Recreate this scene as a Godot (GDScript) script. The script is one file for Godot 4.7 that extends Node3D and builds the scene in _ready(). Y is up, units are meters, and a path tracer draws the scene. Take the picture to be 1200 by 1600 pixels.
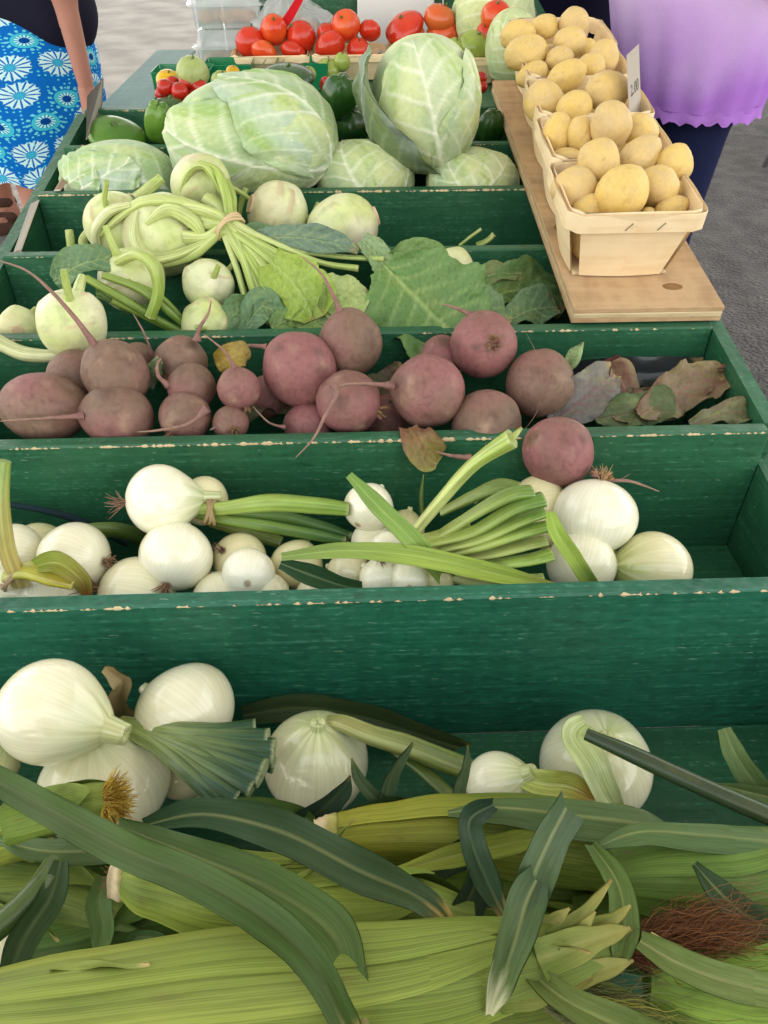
extends Node3D
# A farmers' market produce stand: stepped green troughs of corn, onions, beets, kohlrabi and cabbages, with potato baskets on a plank.

var rng := RandomNumberGenerator.new()
var nz := FastNoiseLite.new()
var M := {}
var used := {}

class MB:
	var v := PackedVector3Array()
	var n := PackedVector3Array()
	var c := PackedColorArray()
	var t := PackedVector2Array()
	var ix := PackedInt32Array()
	# a sheet of nv rows with nu points each; closed joins the normals of the first and last column
	func grid(p: PackedVector3Array, col: PackedColorArray, uv: PackedVector2Array, nu: int, nv: int, closed := false) -> void:
		var o := v.size()
		var nn := PackedVector3Array()
		nn.resize(p.size())
		for j in nv - 1:
			for i in nu - 1:
				var a := j * nu + i
				var b := a + 1
				var d := a + nu
				var e := d + 1
				var f1 := (p[d] - p[a]).cross(p[b] - p[a])
				var f2 := (p[d] - p[b]).cross(p[e] - p[b])
				nn[a] += f1
				nn[b] += f1 + f2
				nn[d] += f1 + f2
				nn[e] += f2
				ix.append(o + a); ix.append(o + b); ix.append(o + d)
				ix.append(o + b); ix.append(o + e); ix.append(o + d)
		if closed:
			for j in nv:
				var s := nn[j * nu] + nn[j * nu + nu - 1]
				nn[j * nu] = s
				nn[j * nu + nu - 1] = s
		for k in nn.size():
			nn[k] = nn[k].normalized() if nn[k].length_squared() > 1e-24 else Vector3.UP
		v.append_array(p); n.append_array(nn); c.append_array(col); t.append_array(uv)
	func fan_cap(centre: Vector3, ring: PackedVector3Array, col: Color, facing: Vector3) -> void:
		var o := v.size()
		v.append(centre); n.append(facing); c.append(col); t.append(Vector2.ZERO)
		for q in ring:
			v.append(q); n.append(facing); c.append(col); t.append(Vector2.ZERO)
		var right: bool = (ring[ring.size() / 3] - centre).cross(ring[0] - centre).dot(facing) > 0.0
		for k in ring.size() - 1:
			ix.append(o); ix.append(o + (1 if right else 2) + k); ix.append(o + (2 if right else 1) + k)
	func quad(a: Vector3, b: Vector3, d: Vector3, e: Vector3, col: Color) -> void:
		var o := v.size()
		var f := (b - a).cross(d - a).normalized()
		for q in [a, b, d, e]:
			v.append(q); n.append(f); c.append(col)
		t.append(Vector2(0, 0)); t.append(Vector2(1, 0)); t.append(Vector2(1, 1)); t.append(Vector2(0, 1))
		ix.append(o); ix.append(o + 2); ix.append(o + 1); ix.append(o); ix.append(o + 3); ix.append(o + 2)
	func mesh(m: Material) -> ArrayMesh:
		var a := []
		a.resize(Mesh.ARRAY_MAX)
		a[Mesh.ARRAY_VERTEX] = v; a[Mesh.ARRAY_NORMAL] = n; a[Mesh.ARRAY_COLOR] = c; a[Mesh.ARRAY_TEX_UV] = t; a[Mesh.ARRAY_INDEX] = ix
		var r := ArrayMesh.new()
		r.add_surface_from_arrays(Mesh.PRIMITIVE_TRIANGLES, a)
		r.surface_set_material(0, m)
		return r

func S(r: float, g: float, b: float) -> Color:
	return Color(r / 255.0, g / 255.0, b / 255.0).srgb_to_linear()

func numbered(called: String) -> String:
	used[called] = used.get(called, -1) + 1
	return called if used[called] == 0 else "%s_%03d" % [called, used[called]]

func tag(o: Node3D, label: String, category: String, group := "") -> void:
	o.set_meta("label", label)
	o.set_meta("category", category)
	if group: o.set_meta("group", group)

func thing(called: String, label: String, category: String, at: Vector3, group := "", basis := Basis.IDENTITY) -> Node3D:
	var o := Node3D.new()
	o.name = numbered(called)
	add_child(o, true)
	o.position = at
	o.basis = basis
	tag(o, label, category, group)
	return o

func part(called: String, mesh: Mesh, parent: Node3D) -> MeshInstance3D:
	var o := MeshInstance3D.new()
	o.name = called
	o.mesh = mesh
	o.cast_shadow = GeometryInstance3D.SHADOW_CASTING_SETTING_ON
	parent.add_child(o, true)
	return o

func structure(called: String, mesh: Mesh) -> MeshInstance3D:
	var o := part(called, mesh, self)
	o.set_meta("kind", "structure")
	return o

# basis whose +Y looks along a
func along(a: Vector3, spin := 0.0) -> Basis:
	var y := a.normalized()
	var h := Vector3.RIGHT if absf(y.x) < 0.85 else Vector3.FORWARD
	var x := (h - y * h.dot(y)).normalized()
	return Basis(x, y, x.cross(y)) * Basis(Vector3.UP, spin)

func bez(pts: Array, n: int) -> PackedVector3Array:
	var r := PackedVector3Array()
	var m := pts.size()
	for k in n + 1:
		var f := float(k) / n * (m - 1)
		var i := mini(int(f), m - 2)
		var u := f - i
		var a: Vector3 = pts[maxi(i - 1, 0)]
		var b: Vector3 = pts[i]
		var d: Vector3 = pts[i + 1]
		var e: Vector3 = pts[mini(i + 2, m - 1)]
		r.append(b.cubic_interpolate(d, a, e, u))
	return r

func lerpa(a: Array, u: float) -> float:
	var f := clampf(u, 0, 1) * (a.size() - 1)
	var i := mini(int(f), a.size() - 2)
	var w := f - i
	return lerpf(a[i], a[i + 1], w * w * (3 - 2 * w) if a.size() > 2 else w)

# a tube along pts; rad: list of radii along it; flat squeezes it; col(u, angle) gives its colour
func tube(mb: MB, pts: Array, rad: Array, steps: int, sides: int, col: Callable, flat := 1.0, ridge := 0.0, capped := true, wob := 0.0) -> void:
	var p := bez(pts, steps)
	var v := PackedVector3Array()
	var c := PackedColorArray()
	var t := PackedVector2Array()
	var up := Vector3.UP
	var seed_off := rng.randf() * 50.0
	for k in steps + 1:
		var tan := (p[mini(k + 1, steps)] - p[maxi(k - 1, 0)]).normalized()
		if k == 0 and absf(tan.y) > 0.9: up = Vector3.RIGHT
		up = (up - tan * up.dot(tan)).normalized()
		var side := tan.cross(up)
		var u := float(k) / steps
		var r := lerpa(rad, u)
		for s in sides + 1:
			var a := TAU * (s % sides) / sides
			var rr := r * (1.0 + ridge * cos(a * 5.0 + seed_off))
			if wob > 0.0: rr *= 1.0 + wob * nz.get_noise_3d(u * 160.0 + seed_off, cos(a) * 30.0, sin(a) * 30.0)
			v.append(p[k] + (side * cos(a) + up * sin(a) * flat) * rr)
			c.append(col.call(u, a))
			t.append(Vector2(float(s) / sides, u))
	mb.grid(v, c, t, sides + 1, steps + 1, true)
	if capped:
		for e in [0, steps]:
			var ring := PackedVector3Array()
			for s in sides + 1: ring.append(v[e * (sides + 1) + s])
			var tn := (p[1] - p[0]) * -1.0 if e == 0 else p[steps] - p[steps - 1]
			mb.fan_cap(p[e], ring, col.call(0.0 if e == 0 else 1.0, 0.0), tn.normalized())

# a body turned about +Y: prof holds (radius, height); disp(dir, t, angle) scales the radius; col(t, angle, dir) colours it
func lathe(mb: MB, prof: PackedVector2Array, seg: int, disp: Callable, col: Callable, squash := Vector3.ONE) -> void:
	var v := PackedVector3Array()
	var c := PackedColorArray()
	var t := PackedVector2Array()
	var m := prof.size()
	for k in m:
		var u := float(k) / (m - 1)
		for s in seg + 1:
			var a := TAU * (s % seg) / seg
			var d := Vector3(cos(a), 0, sin(a))
			var q := Vector3(d.x * prof[k].x, prof[k].y, d.z * prof[k].x)
			var f: float = disp.call(q, u, a)
			v.append(Vector3(q.x * f, q.y * (1.0 + (f - 1.0) * 0.5), q.z * f) * squash)
			c.append(col.call(u, a, q))
			t.append(Vector2(float(s) / seg, u))
	mb.grid(v, c, t, seg + 1, m, true)

func sphere_prof(n: int, r := 1.0, p := 1.0) -> PackedVector2Array:
	var o := PackedVector2Array()
	for k in n + 1:
		var th := PI * k / n
		o.append(Vector2(pow(maxf(sin(th), 0.0), p) * r if k > 0 and k < n else 0.0, -cos(th) * r))
	return o

# a leaf blade along a path: wid = half widths, fold = V depth, wave = ruffle of the edge, nrm = which way its face looks
func blade(mb: MB, pts: Array, wid: Array, steps: int, across: int, nrm: Vector3, fold: float, wave: float, freq: float, col: Callable, twist := 0.0, veins := 0.0, lobes := 0.0, thick := 0.0006) -> void:
	var p := bez(pts, steps)
	var top := PackedVector3Array()
	var cc := PackedColorArray()
	var tt := PackedVector2Array()
	var so := rng.randf() * 90.0
	var total := 0.0
	for k in steps: total += p[k].distance_to(p[k + 1])
	var s := 0.0
	for k in steps + 1:
		if k > 0: s += p[k].distance_to(p[k - 1])
		var u := float(k) / steps
		var tan := (p[mini(k + 1, steps)] - p[maxi(k - 1, 0)]).normalized()
		var nn := (nrm - tan * nrm.dot(tan)).normalized()
		nn = nn.rotated(tan, twist * u)
		var side := nn.cross(tan)
		var w0 := lerpa(wid, u)
		for i in across + 1:
			var x := 2.0 * i / across - 1.0
			var w := w0
			if lobes > 0.0: w *= 1.0 + lobes * (nz.get_noise_2d(s * 900.0 + so, signf(x) * 40.0) * 0.9 + 0.35 * nz.get_noise_2d(s * 2600.0 + so, signf(x) * 90.0)) * absf(x)
			var ed := absf(x)
			var h := fold * w0 * ed - 0.12 * w0 * (1.0 - ed) * (1.0 if fold > 0 else -1.0) * 0.3
			h += wave * ed * ed * (sin(s * freq + so + (1.7 if x > 0 else 0.0)) + 0.8 * nz.get_noise_2d(s * freq * 14.0 + so, x * 25.0 + so))
			h += w0 * 0.13 * nz.get_noise_2d(s * 1300.0 + so + 40.0, x * 35.0 + so) * (0.2 + ed)
			if veins > 0.0:
				var ph := fposmod((s / maxf(total, 0.001)) * 7.0 - ed * 1.6 + (0.5 if x > 0 else 0.0), 1.0)
				h += w0 * 0.3 * nz.get_noise_2d(s * 1500.0 + so, x * 55.0 + so) * (0.35 + ed)
				h += veins * (maxf(0.0, 1.0 - absf(ph - 0.5) * 9.0) * (1.0 - ed) + maxf(0.0, 1.0 - ed * 9.0) * 1.5)
			top.append(p[k] + side * x * w + nn * h)
			cc.append(col.call(u, x, s / maxf(total, 0.001)))
			tt.append(Vector2(x * 0.5 + 0.5, u))
	mb.grid(top, cc, tt, across + 1, steps + 1)
	# underside, a hair below, so that the leaf has thickness
	var o := mb.v.size() - top.size()
	var low := PackedVector3Array()
	for k in top.size(): low.append(top[k] - mb.n[o + k] * thick)
	var nu := across + 1
	var l2 := PackedVector3Array(); var c2 := PackedColorArray(); var t2 := PackedVector2Array()
	for j in steps + 1:
		for i in range(nu - 1, -1, -1):
			l2.append(low[j * nu + i]); c2.append(cc[j * nu + i]); t2.append(tt[j * nu + i])
	mb.grid(l2, c2, t2, nu, steps + 1)

func mat(rough := 0.6, spec := 0.5, vcol := true) -> StandardMaterial3D:
	var m := StandardMaterial3D.new()
	m.vertex_color_use_as_albedo = vcol
	m.roughness = rough
	m.metallic_specular = spec
	m.cull_mode = BaseMaterial3D.CULL_DISABLED
	return m

func noise_img(size: int, freq: float, oct: int, sd: int, type := FastNoiseLite.TYPE_SIMPLEX_SMOOTH) -> Image:
	var f := FastNoiseLite.new()
	f.seed = sd
	f.noise_type = type
	f.frequency = freq
	f.fractal_octaves = oct
	return f.get_seamless_image(size, size, false, false, 0.12, true)

func tex(im: Image) -> ImageTexture:
	im.generate_mipmaps()
	return ImageTexture.create_from_image(im)

func normal_tex(size: int, freq: float, oct: int, sd: int, depth: float) -> ImageTexture:
	var im := noise_img(size, freq, oct, sd)
	im.convert(Image.FORMAT_RGBA8)
	im.bump_map_to_normal_map(depth)
	return tex(im)

# a greyish mottle around 1 that multiplies the vertex colours
func mottle(size: int, freq: float, oct: int, sd: int, lo: float, hi: float) -> ImageTexture:
	var a := noise_img(size, freq, oct, sd)
	var im := Image.create(size, size, false, Image.FORMAT_RGB8)
	for y in size:
		for x in size:
			var k := lerpf(lo, hi, a.get_pixel(x, y).r)
			im.set_pixel(x, y, Color(k, k, k))
	return tex(im)

# a box with chamfered edges
func add_box(mb: MB, centre: Vector3, size: Vector3, bev := 0.002, b := Basis.IDENTITY, col := Color.WHITE) -> void:
	var h := size * 0.5
	var e := minf(bev, minf(h.x, minf(h.y, h.z)) * 0.9)
	for ax in 3:
		for sg in [-1.0, 1.0]:
			var u := (ax + 1) % 3
			var w := (ax + 2) % 3
			var q := []
			for k in [[-1, -1], [1, -1], [1, 1], [-1, 1]]:
				var p := Vector3.ZERO
				p[ax] = h[ax] * sg
				p[u] = (h[u] - e) * k[0]
				p[w] = (h[w] - e) * k[1]
				q.append(centre + b * p)
			if sg < 0: q.reverse()
			mb.quad(q[0], q[1], q[2], q[3], col)
			# chamfer along each edge shared with the next axis
			for s2 in [-1.0, 1.0]:
				var p1 := Vector3.ZERO; var p2 := Vector3.ZERO; var p3 := Vector3.ZERO; var p4 := Vector3.ZERO
				p1[ax] = h[ax] * sg; p1[u] = (h[u] - e) * s2; p1[w] = -(h[w] - e)
				p2 = p1; p2[w] = h[w] - e
				p3[ax] = (h[ax] - e) * sg; p3[u] = h[u] * s2; p3[w] = h[w] - e
				p4 = p3; p4[w] = -(h[w] - e)
				if sg * s2 > 0: mb.quad(centre + b * p4, centre + b * p3, centre + b * p2, centre + b * p1, col)
				else: mb.quad(centre + b * p1, centre + b * p2, centre + b * p3, centre + b * p4, col)
	for sx in [-1.0, 1.0]:
		for sy in [-1.0, 1.0]:
			for sz in [-1.0, 1.0]:
				var o := mb.v.size()
				for q in [Vector3(h.x, h.y - e, h.z - e), Vector3(h.x - e, h.y, h.z - e), Vector3(h.x - e, h.y - e, h.z)]:
					mb.v.append(centre + b * (q * Vector3(sx, sy, sz)))
					mb.n.append(b * Vector3(sx, sy, sz).normalized()); mb.c.append(col); mb.t.append(Vector2.ZERO)
				if sx * sy * sz > 0:
					mb.ix.append(o); mb.ix.append(o + 2); mb.ix.append(o + 1)
				else:
					mb.ix.append(o); mb.ix.append(o + 1); mb.ix.append(o + 2)

func box_mesh(centre: Vector3, size: Vector3, m: Material, bev := 0.002, b := Basis.IDENTITY) -> ArrayMesh:
	var mb := MB.new()
	add_box(mb, centre, size, bev, b)
	return mb.mesh(m)

func paint_tex(sd: int, base: Color, worn: float) -> ImageTexture:
	var w := 512
	var a := noise_img(w, 0.006, 4, sd)
	var b := noise_img(w, 0.03, 3, sd + 1)
	var im := Image.create(w, w, false, Image.FORMAT_RGB8)
	var f := FastNoiseLite.new()
	f.seed = sd + 5
	f.frequency = 0.05
	f.fractal_octaves = 2
	for y in w:
		for x in w:
			var k := a.get_pixel(x, y).r
			var g := b.get_pixel((x / 10) % w, (y * 4) % w).r       # brush strokes and grain along x
			var d := b.get_pixel((x * 2) % w, (y / 6 + 90) % w).r   # runs down the face
			var fine := b.get_pixel((x * 3 + 17) % w, (y * 3) % w).r
			var c := base * (0.93 + 0.14 * k + 0.1 * (g - 0.5) + 0.1 * (d - 0.5) * worn)
			var s := fine * 0.5 + g * 0.5
			if s > 0.7 - worn * 0.05: c = c.lerp(Color(0.36, 0.56, 0.47), clampf((s - 0.7 + worn * 0.05) * 10.0, 0, 0.45))
			if fine * 0.6 + g * 0.4 < 0.3: c = c * 0.86
			c.a = 1.0
			im.set_pixel(x, y, c)
	for q in int(70 * worn):                                                    # nicks down to the pale primer
		var r := RandomNumberGenerator.new()
		r.seed = sd * 100 + q
		var px := r.randi_range(2, w - 14)
		var py := r.randi_range(2, w - 6)
		for z in r.randi_range(1, 7):
			im.set_pixel(px + z, py + (z / 4), Color(0.62, 0.66, 0.56))
	return tex(im)

func wood_tex(sd: int, light: Color, dark: Color) -> ImageTexture:
	var w := 512
	var a := noise_img(w, 0.012, 4, sd)
	var b := noise_img(w, 0.03, 3, sd + 3)
	var im := Image.create(w, w, false, Image.FORMAT_RGB8)
	for y in w:
		for x in w:
			var g := b.get_pixel((x / 10) % w, (y * 2) % w).r
			var k := a.get_pixel(x, y).r
			var c := light.lerp(dark, clampf((g - 0.35) * 1.3 * 0.6 + (k - 0.45) * 0.8, 0, 1))
			im.set_pixel(x, y, c)
	return tex(im)

func streak_tex(sd: int, lo: float, hi: float) -> ImageTexture:
	var w := 256
	var b := noise_img(w, 0.05, 4, sd)
	var a := noise_img(w, 0.015, 3, sd + 8)
	var im := Image.create(w, w, false, Image.FORMAT_RGB8)
	for y in w:
		for x in w:
			var g := b.get_pixel(x, (y / 24 + 30) % w).r * 0.75 + a.get_pixel(x, y).r * 0.25
			var k := lerpf(lo, hi, clampf((g - 0.3) * 2.2, 0, 1))
			im.set_pixel(x, y, Color(k, k, k * 0.96))
	return tex(im)

func skirt_tex() -> ImageTexture:
	var w := 512
	var im := Image.create(w, w, false, Image.FORMAT_RGB8)
	im.fill(Color8(14, 108, 196))
	var fl := [[0.14, 0.14, 0], [0.48, 0.2, 1], [0.82, 0.12, 0], [0.3, 0.46, 0], [0.68, 0.48, 1], [0.02, 0.5, 1], [0.14, 0.8, 1], [0.5, 0.78, 0], [0.84, 0.8, 0]]
	for y in w:
		for x in w:
			var best := Color8(14, 108, 196)
			var p := Vector2(x, y) / w
			for f in fl:
				var d := Vector2(fposmod(p.x - f[0] + 0.5, 1.0) - 0.5, fposmod(p.y - f[1] + 0.5, 1.0) - 0.5)
				var r := d.length()
				if r > 0.16: continue
				var an := d.angle()
				var petal := cos(an * 14.0)
				if f[2] == 0:
					if r < 0.02: best = Color8(60, 180, 215)
					elif r < 0.045: best = Color8(20, 120, 190) if petal > 0 else Color8(90, 205, 225)
					elif r < 0.145 - 0.01 * petal and petal > -0.35 - (r - 0.08) * 6.0: best = Color8(205, 240, 240)
				else:
					if r < 0.04: best = Color8(8, 70, 150)
					elif r < 0.075: best = Color8(190, 240, 238) if petal > -0.2 else Color8(40, 150, 200)
					elif r < 0.105: best = Color8(70, 195, 215)
					elif r < 0.15 and petal > 0.3 and r > 0.118: best = Color8(110, 215, 225)
			if best == Color8(14, 108, 196):
				var gx := fposmod(p.x * 22.0, 1.0) - 0.5
				var gy := fposmod(p.y * 22.0, 1.0) - 0.5
				if gx * gx + gy * gy < 0.05 and nz.get_noise_2d(floorf(p.x * 22.0) * 37.0, floorf(p.y * 22.0) * 37.0) > 0.0: best = Color8(100, 210, 228)
			im.set_pixel(x, y, best)
	return tex(im)

func tri(m: StandardMaterial3D, sc: Vector3, world := true) -> StandardMaterial3D:
	m.uv1_triplanar = true
	m.uv1_world_triplanar = world
	m.uv1_scale = sc
	return m

func make_materials() -> void:
	var gp := paint_tex(3, Color8(40, 94, 64), 0.7)
	var m := mat(0.42, 0.5, false)
	m.albedo_texture = gp
	m.normal_enabled = true
	m.normal_texture = normal_tex(256, 0.05, 3, 9, 3.0)
	m.normal_scale = 0.25
	M.paint = tri(m, Vector3(1.9, 3.4, 3.4))
	m = m.duplicate()
	M.paint_side = tri(m, Vector3(3.4, 3.4, 1.9))
	m = mat(0.5, 0.5, false)
	m.albedo_texture = paint_tex(21, Color8(28, 96, 72), 1.3)
	m.normal_enabled = true
	m.normal_texture = normal_tex(256, 0.06, 3, 12, 4.0)
	m.normal_scale = 0.3
	M.paint_front = tri(m, Vector3(1.5, 3.0, 3.0))
	m = mat(0.55, 0.4, false)
	m.albedo_texture = paint_tex(33, Color8(92, 128, 128), 0.8)
	M.paint_faded = tri(m, Vector3(2.2, 2.2, 1.1))
	m = mat(0.8, 0.3, false)
	m.albedo_texture = wood_tex(4, Color8(206, 190, 150), Color8(168, 142, 104))
	M.bare = tri(m, Vector3(3, 12, 12))
	m = mat(0.7, 0.35, false)
	m.albedo_texture = wood_tex(14, Color8(190, 160, 122), Color8(152, 122, 88))
	m.normal_enabled = true
	m.normal_texture = normal_tex(256, 0.08, 3, 15, 2.0)
	m.normal_scale = 0.3
	M.plank = tri(m, Vector3(4, 4, 1.2))
	m = mat(0.65, 0.35, false)
	m.albedo_texture = wood_tex(24, Color8(238, 216, 176), Color8(222, 192, 146))
	M.splint = tri(m, Vector3(3, 3, 3), false)
	m = mat(0.92, 0.3, false)
	var im := Image.create(512, 512, false, Image.FORMAT_RGB8)
	var na := noise_img(512, 0.012, 4, 41)
	var nb := noise_img(512, 0.22, 2, 42)
	for y in 512:
		for x in 512:
			var k := 0.27 + 0.1 * na.get_pixel(x, y).r + 0.17 * (nb.get_pixel(x, y).r - 0.4)
			im.set_pixel(x, y, Color(k * 1.05, k * 1.02, k))
	m.albedo_texture = tex(im)
	m.normal_enabled = true
	m.normal_texture = normal_tex(256, 0.2, 2, 44, 4.0)
	M.asphalt = tri(m, Vector3(0.9, 0.9, 0.9))
	m = mat(0.9, 0.3, false)
	im = Image.create(256, 256, false, Image.FORMAT_RGB8)
	na = noise_img(256, 0.02, 4, 51)
	for y in 256:
		for x in 256:
			var k := 0.3 + 0.1 * na.get_pixel(x, y).r
			im.set_pixel(x, y, Color(k, k * 0.98, k * 0.94))
	m.albedo_texture = tex(im)
	M.concrete = tri(m, Vector3(0.4, 0.4, 0.4))
	# produce
	var mott := mottle(256, 0.03, 4, 61, 0.86, 1.12)
	var fine_n := normal_tex(256, 0.09, 3, 62, 2.5)
	M.onion = mat(0.1, 0.55)
	M.onion.albedo_texture = streak_tex(91, 0.962, 1.015)
	M.onion.uv1_scale = Vector3(5, 1, 1)
	M.onion.subsurf_scatter_enabled = true
	M.onion.subsurf_scatter_strength = 0.08
	M.skin_dry = mat(0.75, 0.3)
	M.root = mat(0.85, 0.2)
	M.beet = mat(0.58, 0.4)
	M.beet.albedo_texture = mottle(256, 0.045, 5, 63, 0.8, 1.16)
	M.beet.normal_enabled = true
	M.beet.normal_texture = fine_n
	M.beet.normal_scale = 0.55
	tri(M.beet, Vector3(9, 9, 9), false)
	M.potato = mat(0.55, 0.4)
	M.potato.albedo_texture = mottle(256, 0.05, 4, 64, 0.93, 1.05)
	M.potato.normal_enabled = true
	M.potato.normal_texture = fine_n
	M.potato.normal_scale = 0.15
	tri(M.potato, Vector3(10, 10, 10), false)
	M.kohl = mat(0.4, 0.5)
	M.kohl.albedo_texture = mott
	tri(M.kohl, Vector3(7, 7, 7), false)
	M.leaf = mat(0.5, 0.4)
	M.leaf.albedo_texture = mottle(256, 0.06, 4, 66, 0.8, 1.16)
	M.leaf.backlight_enabled = true
	M.leaf.backlight = Color(0.1, 0.13, 0.04)
	M.leaf.normal_enabled = true
	M.leaf.normal_texture = fine_n
	M.leaf.normal_scale = 0.5
	tri(M.leaf, Vector3(9, 9, 9), false)
	M.husk = mat(0.48, 0.3)
	M.husk.albedo_texture = streak_tex(71, 0.84, 1.08)
	M.husk.uv1_scale = Vector3(8, 1.4, 1)
	M.husk.backlight_enabled = true
	M.husk.backlight = Color(0.1, 0.12, 0.03)
	M.husk.normal_enabled = true
	var si := Image.create(256, 256, false, Image.FORMAT_RGBA8)
	for y in 256:
		for x in 256:
			var k := 0.5 + 0.35 * sin(x * TAU / 256.0 * 26.0) + 0.15 * nz.get_noise_2d(x * 5.0, y * 0.4)
			si.set_pixel(x, y, Color(k, k, k))
	si.bump_map_to_normal_map(2.2)
	M.husk.normal_texture = tex(si)
	M.husk.normal_scale = 0.22
	M.blade = mat(0.5, 0.28)
	M.blade.albedo_texture = streak_tex(75, 0.84, 1.1)
	M.blade.uv1_scale = Vector3(2.6, 1.3, 1)
	M.blade.normal_enabled = true
	M.blade.normal_texture = M.husk.normal_texture
	M.blade.normal_scale = 0.2
	M.blade.backlight_enabled = true
	M.blade.backlight = Color(0.08, 0.11, 0.03)
	M.stalk = mat(0.35, 0.5)
	M.stalk.albedo_texture = streak_tex(77, 0.84, 1.08)
	M.silk = mat(0.6, 0.4)
	M.cabbage = mat(0.5, 0.4)
	M.cabbage.albedo_texture = mottle(256, 0.04, 4, 67, 0.92, 1.06)
	tri(M.cabbage, Vector3(6, 6, 6), false)
	M.glossy = mat(0.22, 0.5)
	M.tomato = mat(0.2, 0.5)
	M.cloth = mat(0.9, 0.2)
	M.cloth.normal_enabled = true
	M.cloth.normal_texture = normal_tex(256, 0.12, 2, 81, 2.0)
	tri(M.cloth, Vector3(8, 8, 8), false)
	M.skirt = mat(0.9, 0.2, false)
	M.skirt.albedo_texture = skirt_tex()
	M.skirt.uv1_scale = Vector3(4.0, 2.2, 1)
	M.skin = mat(0.55, 0.4)
	M.band = mat(0.6, 0.3)
	M.card = mat(0.8, 0.2)
	M.dark_metal = mat(0.5, 0.5)
	M.clear = mat(0.08, 0.5, false)
	M.clear.albedo_color = Color(0.92, 0.94, 0.95, 0.32)
	M.clear.transparency = BaseMaterial3D.TRANSPARENCY_ALPHA
	M.cardboard = mat(0.85, 0.2, false)
	M.cardboard.albedo_color = Color8(176, 168, 158)
	M.ink = mat(0.7, 0.3, false)
	M.ink.albedo_color = Color8(70, 68, 70)
	M.white = mat(0.4, 0.4, false)
	M.white.albedo_color = Color8(226, 226, 224)
	M.metal_grey = mat(0.5, 0.5, false)
	M.metal_grey.albedo_color = Color8(120, 120, 118)
	M.roof = mat(0.8, 0.3, false)
	M.post = mat(0.5, 0.4, false)
	M.post.albedo_color = Color(0.7, 0.7, 0.68)
	M.roof.backlight_enabled = true
	M.roof.backlight = Color(0.5, 0.49, 0.46)
	M.roof.albedo_color = Color(0.82, 0.82, 0.8)

const TOPS := [0.506, 0.727, 0.933, 1.140, 1.335, 1.513, 1.685]   # distance of each trough board's front face
const XL := -0.516
const XR := 0.487

func top_at(d: float) -> float:
	return 0.816 + 0.141 * (d - 0.505)

func _ready() -> void:
	rng.seed = 7
	nz.seed = 5
	nz.frequency = 0.01
	var cam := Camera3D.new()
	cam.name = "camera"
	add_child(cam)
	cam.position = Vector3(0.01, 1.35, 0)
	cam.rotation_degrees = Vector3(-40, -2.16, 0)
	cam.fov = 67.2
	cam.near = 0.02
	cam.far = 400
	cam.current = true
	var env := Environment.new()
	env.background_mode = Environment.BG_SKY
	var sky := Sky.new()
	var sm := ProceduralSkyMaterial.new()
	sm.sky_top_color = Color(0.66, 0.68, 0.71)
	sm.sky_horizon_color = Color(0.95, 0.92, 0.86)
	sm.sky_curve = 0.25
	sm.ground_bottom_color = Color(0.35, 0.34, 0.32)
	sm.ground_horizon_color = Color(0.7, 0.7, 0.68)
	sm.sun_angle_max = 0.0
	sky.sky_material = sm
	env.sky = sky
	env.tonemap_mode = Environment.TONE_MAPPER_LINEAR
	env.tonemap_exposure = 3.1
	env.background_energy_multiplier = 1.5
	env.sdfgi_enabled = true
	env.ssao_enabled = true
	env.ssil_enabled = true
	var we := WorldEnvironment.new()
	we.name = "environment"
	we.environment = env
	add_child(we)
	var sun := DirectionalLight3D.new()
	sun.name = "sun"
	add_child(sun)
	sun.light_energy = 1.0
	sun.light_angular_distance = 0.5
	sun.light_color = Color(1.0, 0.96, 0.9)
	sun.shadow_enabled = true
	sun.look_at_from_position(Vector3(-2.2, 6.0, -2.2), Vector3.ZERO)
	make_materials()
	build_setting()
	build_stand()
	build_all()

func build_setting() -> void:
	structure("ground", box_mesh(Vector3(0, -0.1, -20), Vector3(160, 0.2, 160), M.concrete, 0.001))
	var mb := MB.new()
	mb.quad(Vector3(-3.3, 0.004, 6), Vector3(14, 0.004, 6), Vector3(14, 0.004, -5.6), Vector3(-3.3, 0.004, -5.6), Color.WHITE)
	mb.quad(Vector3(0.6, 0.004, -5.6), Vector3(14, 0.004, -5.6), Vector3(14, 0.004, -16), Vector3(0.6, 0.004, -16), Color.WHITE)
	structure("asphalt_pavement", mb.mesh(M.asphalt))
	# the open market roof whose shade the stand lies in
	var roof := thing("market_canopy", "white fabric canopy on thin posts above the stand", "canopy", Vector3(0.0, 3.4, -3.6))
	var sheet := MB.new()
	sheet.quad(Vector3(-2.5, 0, 4.4), Vector3(3.3, 0, 4.4), Vector3(3.3, 0, -4.4), Vector3(-2.5, 0, -4.4), Color.WHITE)
	part("canopy_sheet", sheet.mesh(M.roof), roof)
	for x in [-2.45, 3.25]:
		for z in [-0.2, 4.35]:
			part("roof_post", box_mesh(Vector3(x, -1.7, z), Vector3(0.06, 3.4, 0.06), M.post, 0.01), roof)

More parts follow.
